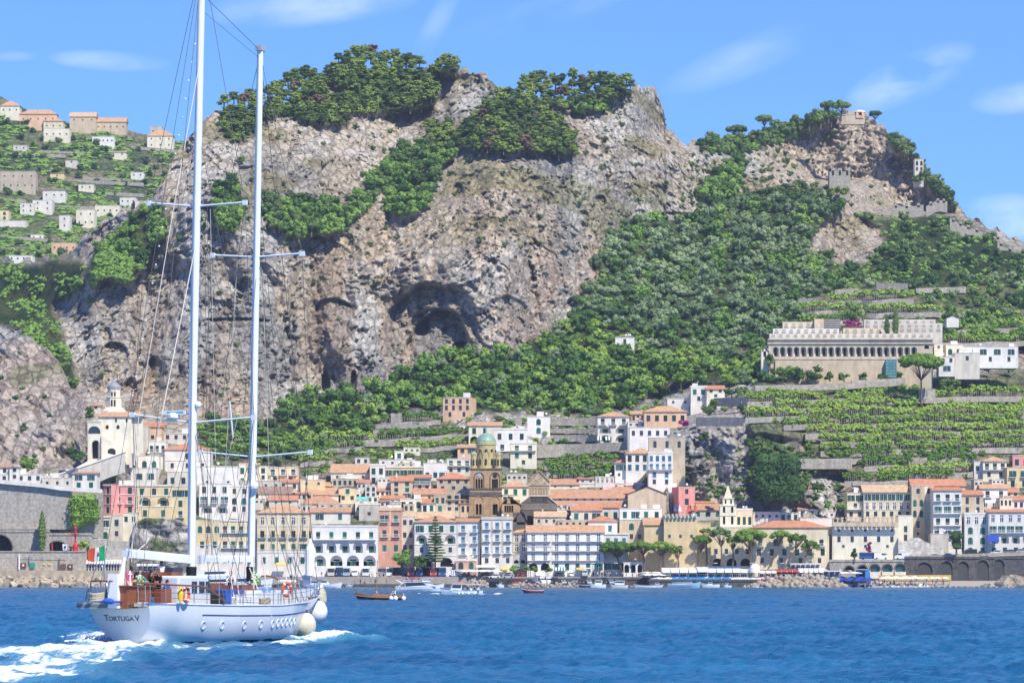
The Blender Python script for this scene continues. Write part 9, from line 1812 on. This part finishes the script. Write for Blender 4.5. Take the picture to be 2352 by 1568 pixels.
def build_sea():
 ys=[100.0]
 while ys[-1]<1432:ys.append(ys[-1]+max(.3,ys[-1]*.0026))
 ys=np.array(ys);u=np.linspace(-1,1,430)
 Yg=np.repeat(ys[:,None],len(u),1);Xg=Yg*.165*u[None]
 z=np.zeros_like(Xg);rng=np.random.RandomState(3)
 gust=.75+.5*fbm(Xg/60,Yg/90,Xg*0,3)
 dx=np.zeros_like(Xg)
 for i in range(56):
  lam=.6*1.049**i*rng.uniform(.9,1.1);k=2*math.pi/lam;th=R(225)+rng.normal(0,.6);a=.0185*lam**.66*rng.uniform(.5,1.1)
  ph=k*(Xg*math.cos(th)+Yg*math.sin(th))+rng.uniform(0,6.28)+1.2*vnoise(Xg/lam/3,Yg/lam/3,Xg*0+i)
  z+=a*(1-1.6*np.abs(np.sin(ph/2))**.9+.02)if i%2 else a*np.sin(ph)
 ca,sa=math.cos(R(35)),math.sin(R(35));U=Xg*ca+Yg*sa;W_=-Xg*sa+Yg*ca
 z=z*gust+.10*ridged(U/3.2,W_/1.7,Xg*0+4,4,.6)*gust;z=z-z.mean()
 cap=smooth(.46,.72,z)*smooth(.12,.4,fbm(Xg/5,Yg/9,Xg*0+3,3)+.06)
 foam=cap*.9;aer=np.zeros_like(z)
 n1=fbm(Xg/1.6,Yg/3.2,Xg*0+5,5,.62);n2=fbm(Xg/5,Yg/9,Xg*0+9,4,.6);rid=1-np.abs(fbm(Xg/1.2+n2*3,Yg/4.5,Xg*0+2,4,.6))*4
 for(px0,py0,px1,py1,w0,w1,f0,f1,lift)in WAKE:
  Y0=F*H/(py0-HY);Y1=F*H/(py1-HY);A=np.array([PX(px0,Y0),Y0]);B=np.array([PX(px1,Y1),Y1])
  d=B-A;L2=(d**2).sum();t=((Xg-A[0])*d[0]+(Yg-A[1])*d[1])/L2;tc=np.clip(t,0,1)
  dist=np.hypot(Xg-A[0]-tc*d[0],Yg-A[1]-tc*d[1]);w=w0+(w1-w0)*tc;f=f0+(f1-f0)*tc
  m=smooth(1.15,.2,dist/w)
  z+=lift*m*(1-.5*tc)*(.8+.7*n1)
  foam=np.maximum(foam,smooth(.0,.75,m*f*1.15+.75*n1+.35*rid-.62)*smooth(0,.35,m));aer=np.maximum(aer,m*f*.8)
 V=np.stack([Xg,Yg,z],-1)
 o=grid_mesh('sea',V,None);me=o.data
 for nm,arr in(('foam',foam),('aer',aer)):
  a=me.attributes.new(nm,'FLOAT','POINT');a.data.foreach_set('value',arr.reshape(-1).astype(np.float32))
 me.polygons.foreach_set('use_smooth',[True]*len(me.polygons))
 m,nt,b=new_mat('sea water');L=nt.links.new
 b.inputs['Roughness'].default_value=.22;b.inputs['IOR'].default_value=1.33
 geo=N(nt,'ShaderNodeNewGeometry');at=N(nt,'ShaderNodeAttribute',attribute_name='foam');a2=N(nt,'ShaderNodeAttribute',attribute_name='aer')
 n=N(nt,'ShaderNodeTexNoise');n.inputs['Scale'].default_value=.05;n.inputs['Detail'].default_value=5;L(geo.outputs['Position'],n.inputs['Vector'])
 c=N(nt,'ShaderNodeValToRGB');c.color_ramp.elements[0].position=.35;c.color_ramp.elements[1].position=.7
 c.color_ramp.elements[0].color=SEA1;c.color_ramp.elements[1].color=SEA2;L(n.outputs['Fac'],c.inputs[0])
 mx=N(nt,'ShaderNodeMix',data_type='RGBA');L(a2.outputs['Fac'],mx.inputs[0]);L(c.outputs[0],mx.inputs[6]);mx.inputs[7].default_value=(.12,.34,.46,1)
 nf=N(nt,'ShaderNodeTexNoise');nf.inputs['Scale'].default_value=3.2;nf.inputs['Detail'].default_value=7;nf.inputs['Roughness'].default_value=.72;fv=N(nt,'ShaderNodeVectorMath',operation='MULTIPLY');fv.inputs[1].default_value=(1,.3,1);L(geo.outputs['Position'],fv.inputs[0]);L(fv.outputs[0],nf.inputs['Vector'])
 ad=N(nt,'ShaderNodeMath',operation='MULTIPLY_ADD');L(nf.outputs['Fac'],ad.inputs[0]);ad.inputs[1].default_value=2.6;ad.inputs[2].default_value=-1.3
 ad2=N(nt,'ShaderNodeMath',operation='ADD');L(at.outputs['Fac'],ad2.inputs[0]);L(ad.outputs[0],ad2.inputs[1])
 mr=N(nt,'ShaderNodeMapRange');mr.inputs[1].default_value=.34;mr.inputs[2].default_value=1.15;L(ad2.outputs[0],mr.inputs[0])
 mul=N(nt,'ShaderNodeMath',operation='MULTIPLY');L(mr.outputs[0],mul.inputs[0]);L(at.outputs['Fac'],mul.inputs[1]);
 mq=N(nt,'ShaderNodeMath',operation='MULTIPLY');L(mul.outputs[0],mq.inputs[0]);mq.inputs[1].default_value=1.3;mq.use_clamp=True
 m3=N(nt,'ShaderNodeMix',data_type='RGBA');L(mq.outputs[0],m3.inputs[0]);L(mx.outputs[2],m3.inputs[6]);m3.inputs[7].default_value=(.86,.9,.92,1)
 L(m3.outputs[2],b.inputs['Base Color'])
 rr=N(nt,'ShaderNodeMapRange');rr.inputs[3].default_value=.22;rr.inputs[4].default_value=.8;L(mq.outputs[0],rr.inputs[0]);L(rr.outputs[0],b.inputs['Roughness'])
 bn=N(nt,'ShaderNodeTexNoise');bn.inputs['Scale'].default_value=1.8;bn.inputs['Detail'].default_value=6;bn.inputs['Roughness'].default_value=.6
 mp=N(nt,'ShaderNodeVectorMath',operation='MULTIPLY');mp.inputs[1].default_value=(1,.7,1);L(geo.outputs['Position'],mp.inputs[0]);L(mp.outputs[0],bn.inputs['Vector'])
 bp=N(nt,'ShaderNodeBump');bp.inputs['Distance'].default_value=.30;bp.inputs['Strength'].default_value=1;L(bn.outputs['Fac'],bp.inputs['Height']);L(bp.outputs[0],b.inputs['Normal'])
 me.materials.append(m);o['kind']='structure';o['label']='choppy deep blue sea'
 q=MB();q.quad((-7000,-3000,-1.2),(7000,-3000,-1.2),(7000,1500,-1.2),(-7000,1500,-1.2));s=q.build('water',m);s['kind']='structure';s['label']='open blue water beyond the bay'
SEA1=(.007,.080,.19,1);SEA2=(.018,.150,.30,1)
build_sea()
g=MB();g.quad((-8000,1500,-2),(8000,1500,-2),(8000,9000,-2),(-8000,9000,-2));o=g.build('ground',mat('dry ground',(.16,.17,.09),.95));o['kind']='structure'
SUN_EL=R(52);SUN_AZ=R(147)
w=bpy.data.worlds.new('World');sc.world=w;w.use_nodes=True;nt=w.node_tree;L=nt.links.new
bg=nt.nodes['Background'];sky=N(nt,'ShaderNodeTexSky',sky_type='NISHITA',sun_disc=False,sun_elevation=SUN_EL,sun_rotation=SUN_AZ,altitude=0,air_density=1.0,dust_density=.0,ozone_density=4.0)
st_=N(nt,'ShaderNodeVectorMath',operation='MULTIPLY');st_.inputs[1].default_value=(.285,.465,.84);L(sky.outputs[0],st_.inputs[0])
tc=N(nt,'ShaderNodeTexCoord');sx=N(nt,'ShaderNodeSeparateXYZ');L(tc.outputs['Generated'],sx.inputs[0])
def mth(op,a,b=None,c=None,cl=False):
 n=N(nt,'ShaderNodeMath',operation=op);n.use_clamp=cl
 for i,v in enumerate((a,b,c)):
  if v is None:continue
  if isinstance(v,(int,float)):n.inputs[i].default_value=v
  else:L(v,n.inputs[i])
 return n.outputs[0]
tx=mth('DIVIDE',sx.outputs[0],sx.outputs[1]);tz=mth('DIVIDE',sx.outputs[2],sx.outputs[1])
fwd=mth('GREATER_THAN',sx.outputs[1],.2)
def cl_noise(sx_,sz_,det,rot,seed):
 ca,sa=math.cos(rot),math.sin(rot)
 a=mth('ADD',mth('MULTIPLY',tx,ca*sx_),mth('MULTIPLY',tz,sa*sx_));b=mth('ADD',mth('MULTIPLY',tx,-sa*sz_),mth('MULTIPLY',tz,ca*sz_))
 cm=N(nt,'ShaderNodeCombineXYZ');L(a,cm.inputs[0]);L(b,cm.inputs[1]);cm.inputs[2].default_value=seed
 n=N(nt,'ShaderNodeTexNoise');n.inputs['Scale'].default_value=1;n.inputs['Detail'].default_value=det;n.inputs['Roughness'].default_value=.55;L(cm.outputs[0],n.inputs['Vector']);return n.outputs['Fac']
nz=cl_noise(22,70,7,R(10),3.1);nz2=cl_noise(60,90,6,R(25),8.7)
tot=None
for(cx,cy,a,b,rot,st)in[(720,10,260,55,-5,1.0),(250,140,150,26,3,.8),(2090,180,170,58,-24,1.25),(1720,130,230,50,-22,.55),(2330,225,110,40,-8,.9),(2320,500,160,60,0,1.1),(1250,30,220,40,-15,.35),(1000,60,120,30,-60,.4),(30,130,60,14,0,.4)]:
 X0=(cx-CX)/F;Z0=(HY-cy)/F;ca,sa=math.cos(R(-rot)),math.sin(R(-rot))
 dx=mth('SUBTRACT',tx,X0);dz=mth('SUBTRACT',tz,Z0)
 u=mth('ADD',mth('MULTIPLY',dx,ca*F/a),mth('MULTIPLY',dz,sa*F/a));v=mth('ADD',mth('MULTIPLY',dx,-sa*F/b),mth('MULTIPLY',dz,ca*F/b))
 r2=mth('ADD',mth('MULTIPLY',u,u),mth('MULTIPLY',v,v));e=mth('MULTIPLY',mth('SUBTRACT',1,r2,None,True),st)
 tot=e if tot is None else mth('ADD',tot,e)
cm=mth('MULTIPLY',mth('MULTIPLY',mth('MULTIPLY_ADD',mth('ADD',nz,mth('MULTIPLY',nz2,.5)),3.0,-1.75,True),tot,None),fwd,None,True)
cm=mth('MULTIPLY',cm,.42)
tint=N(nt,'ShaderNodeMix',data_type='RGBA');L(cm,tint.inputs[0]);L(st_.outputs[0],tint.inputs[6]);tint.inputs[7].default_value=(5.8,6.4,7.6,1)
L(tint.outputs[2],bg.inputs[0]);bg.inputs[1].default_value=.145
sun=bpy.data.lights.new('sun','SUN');sun.energy=4.2;sun.angle=R(.5);sun.color=(1,.935,.79);so=bpy.data.objects.new('sun',sun);COL.objects.link(so)
sd=Vector((math.sin(SUN_AZ)*math.cos(SUN_EL),math.cos(SUN_AZ)*math.cos(SUN_EL),math.sin(SUN_EL)))
so.rotation_euler=sd.to_track_quat('Z','Y').to_euler();so.location=(0,0,800)
if HAZE:
 hz=MB();hz.box(-1500,1500,-60,3500,-3,760);ho=hz.build('haze',[]);ho['kind']='stuff';ho['label']='thin bluish sea haze'
 m=bpy.data.materials.new('haze');m.use_nodes=True;nt=m.node_tree;nt.nodes.clear();o_=N(nt,'ShaderNodeOutputMaterial');pv=N(nt,'ShaderNodeVolumePrincipled')
 pv.inputs['Color'].default_value=(.80,.88,1,1);pv.inputs['Density'].default_value=HAZE;pv.inputs['Anisotropy'].default_value=.3;nt.links.new(pv.outputs[0],o_.inputs['Volume']);ho.data.materials.append(m)
cam=bpy.data.cameras.new('camera');co=bpy.data.objects.new('camera',cam);COL.objects.link(co);sc.camera=co
co.location=(0,0,H);co.rotation_euler=(R(90),0,0);cam.sensor_width=36;cam.lens=36*F/2352;cam.shift_y=(HY-784)/2352;cam.clip_start=1;cam.clip_end=12000
sc.view_settings.view_transform='Standard';sc.view_settings.look='None';sc.view_settings.exposure=EXPOSURE;sc.view_settings.gamma=1
sc.cycles.max_bounces=5;sc.cycles.diffuse_bounces=3;sc.cycles.glossy_bounces=2;sc.cycles.transmission_bounces=2;sc.cycles.volume_bounces=0;sc.cycles.transparent_max_bounces=4
sc.cycles.caustics_reflective=False;sc.cycles.caustics_refractive=False
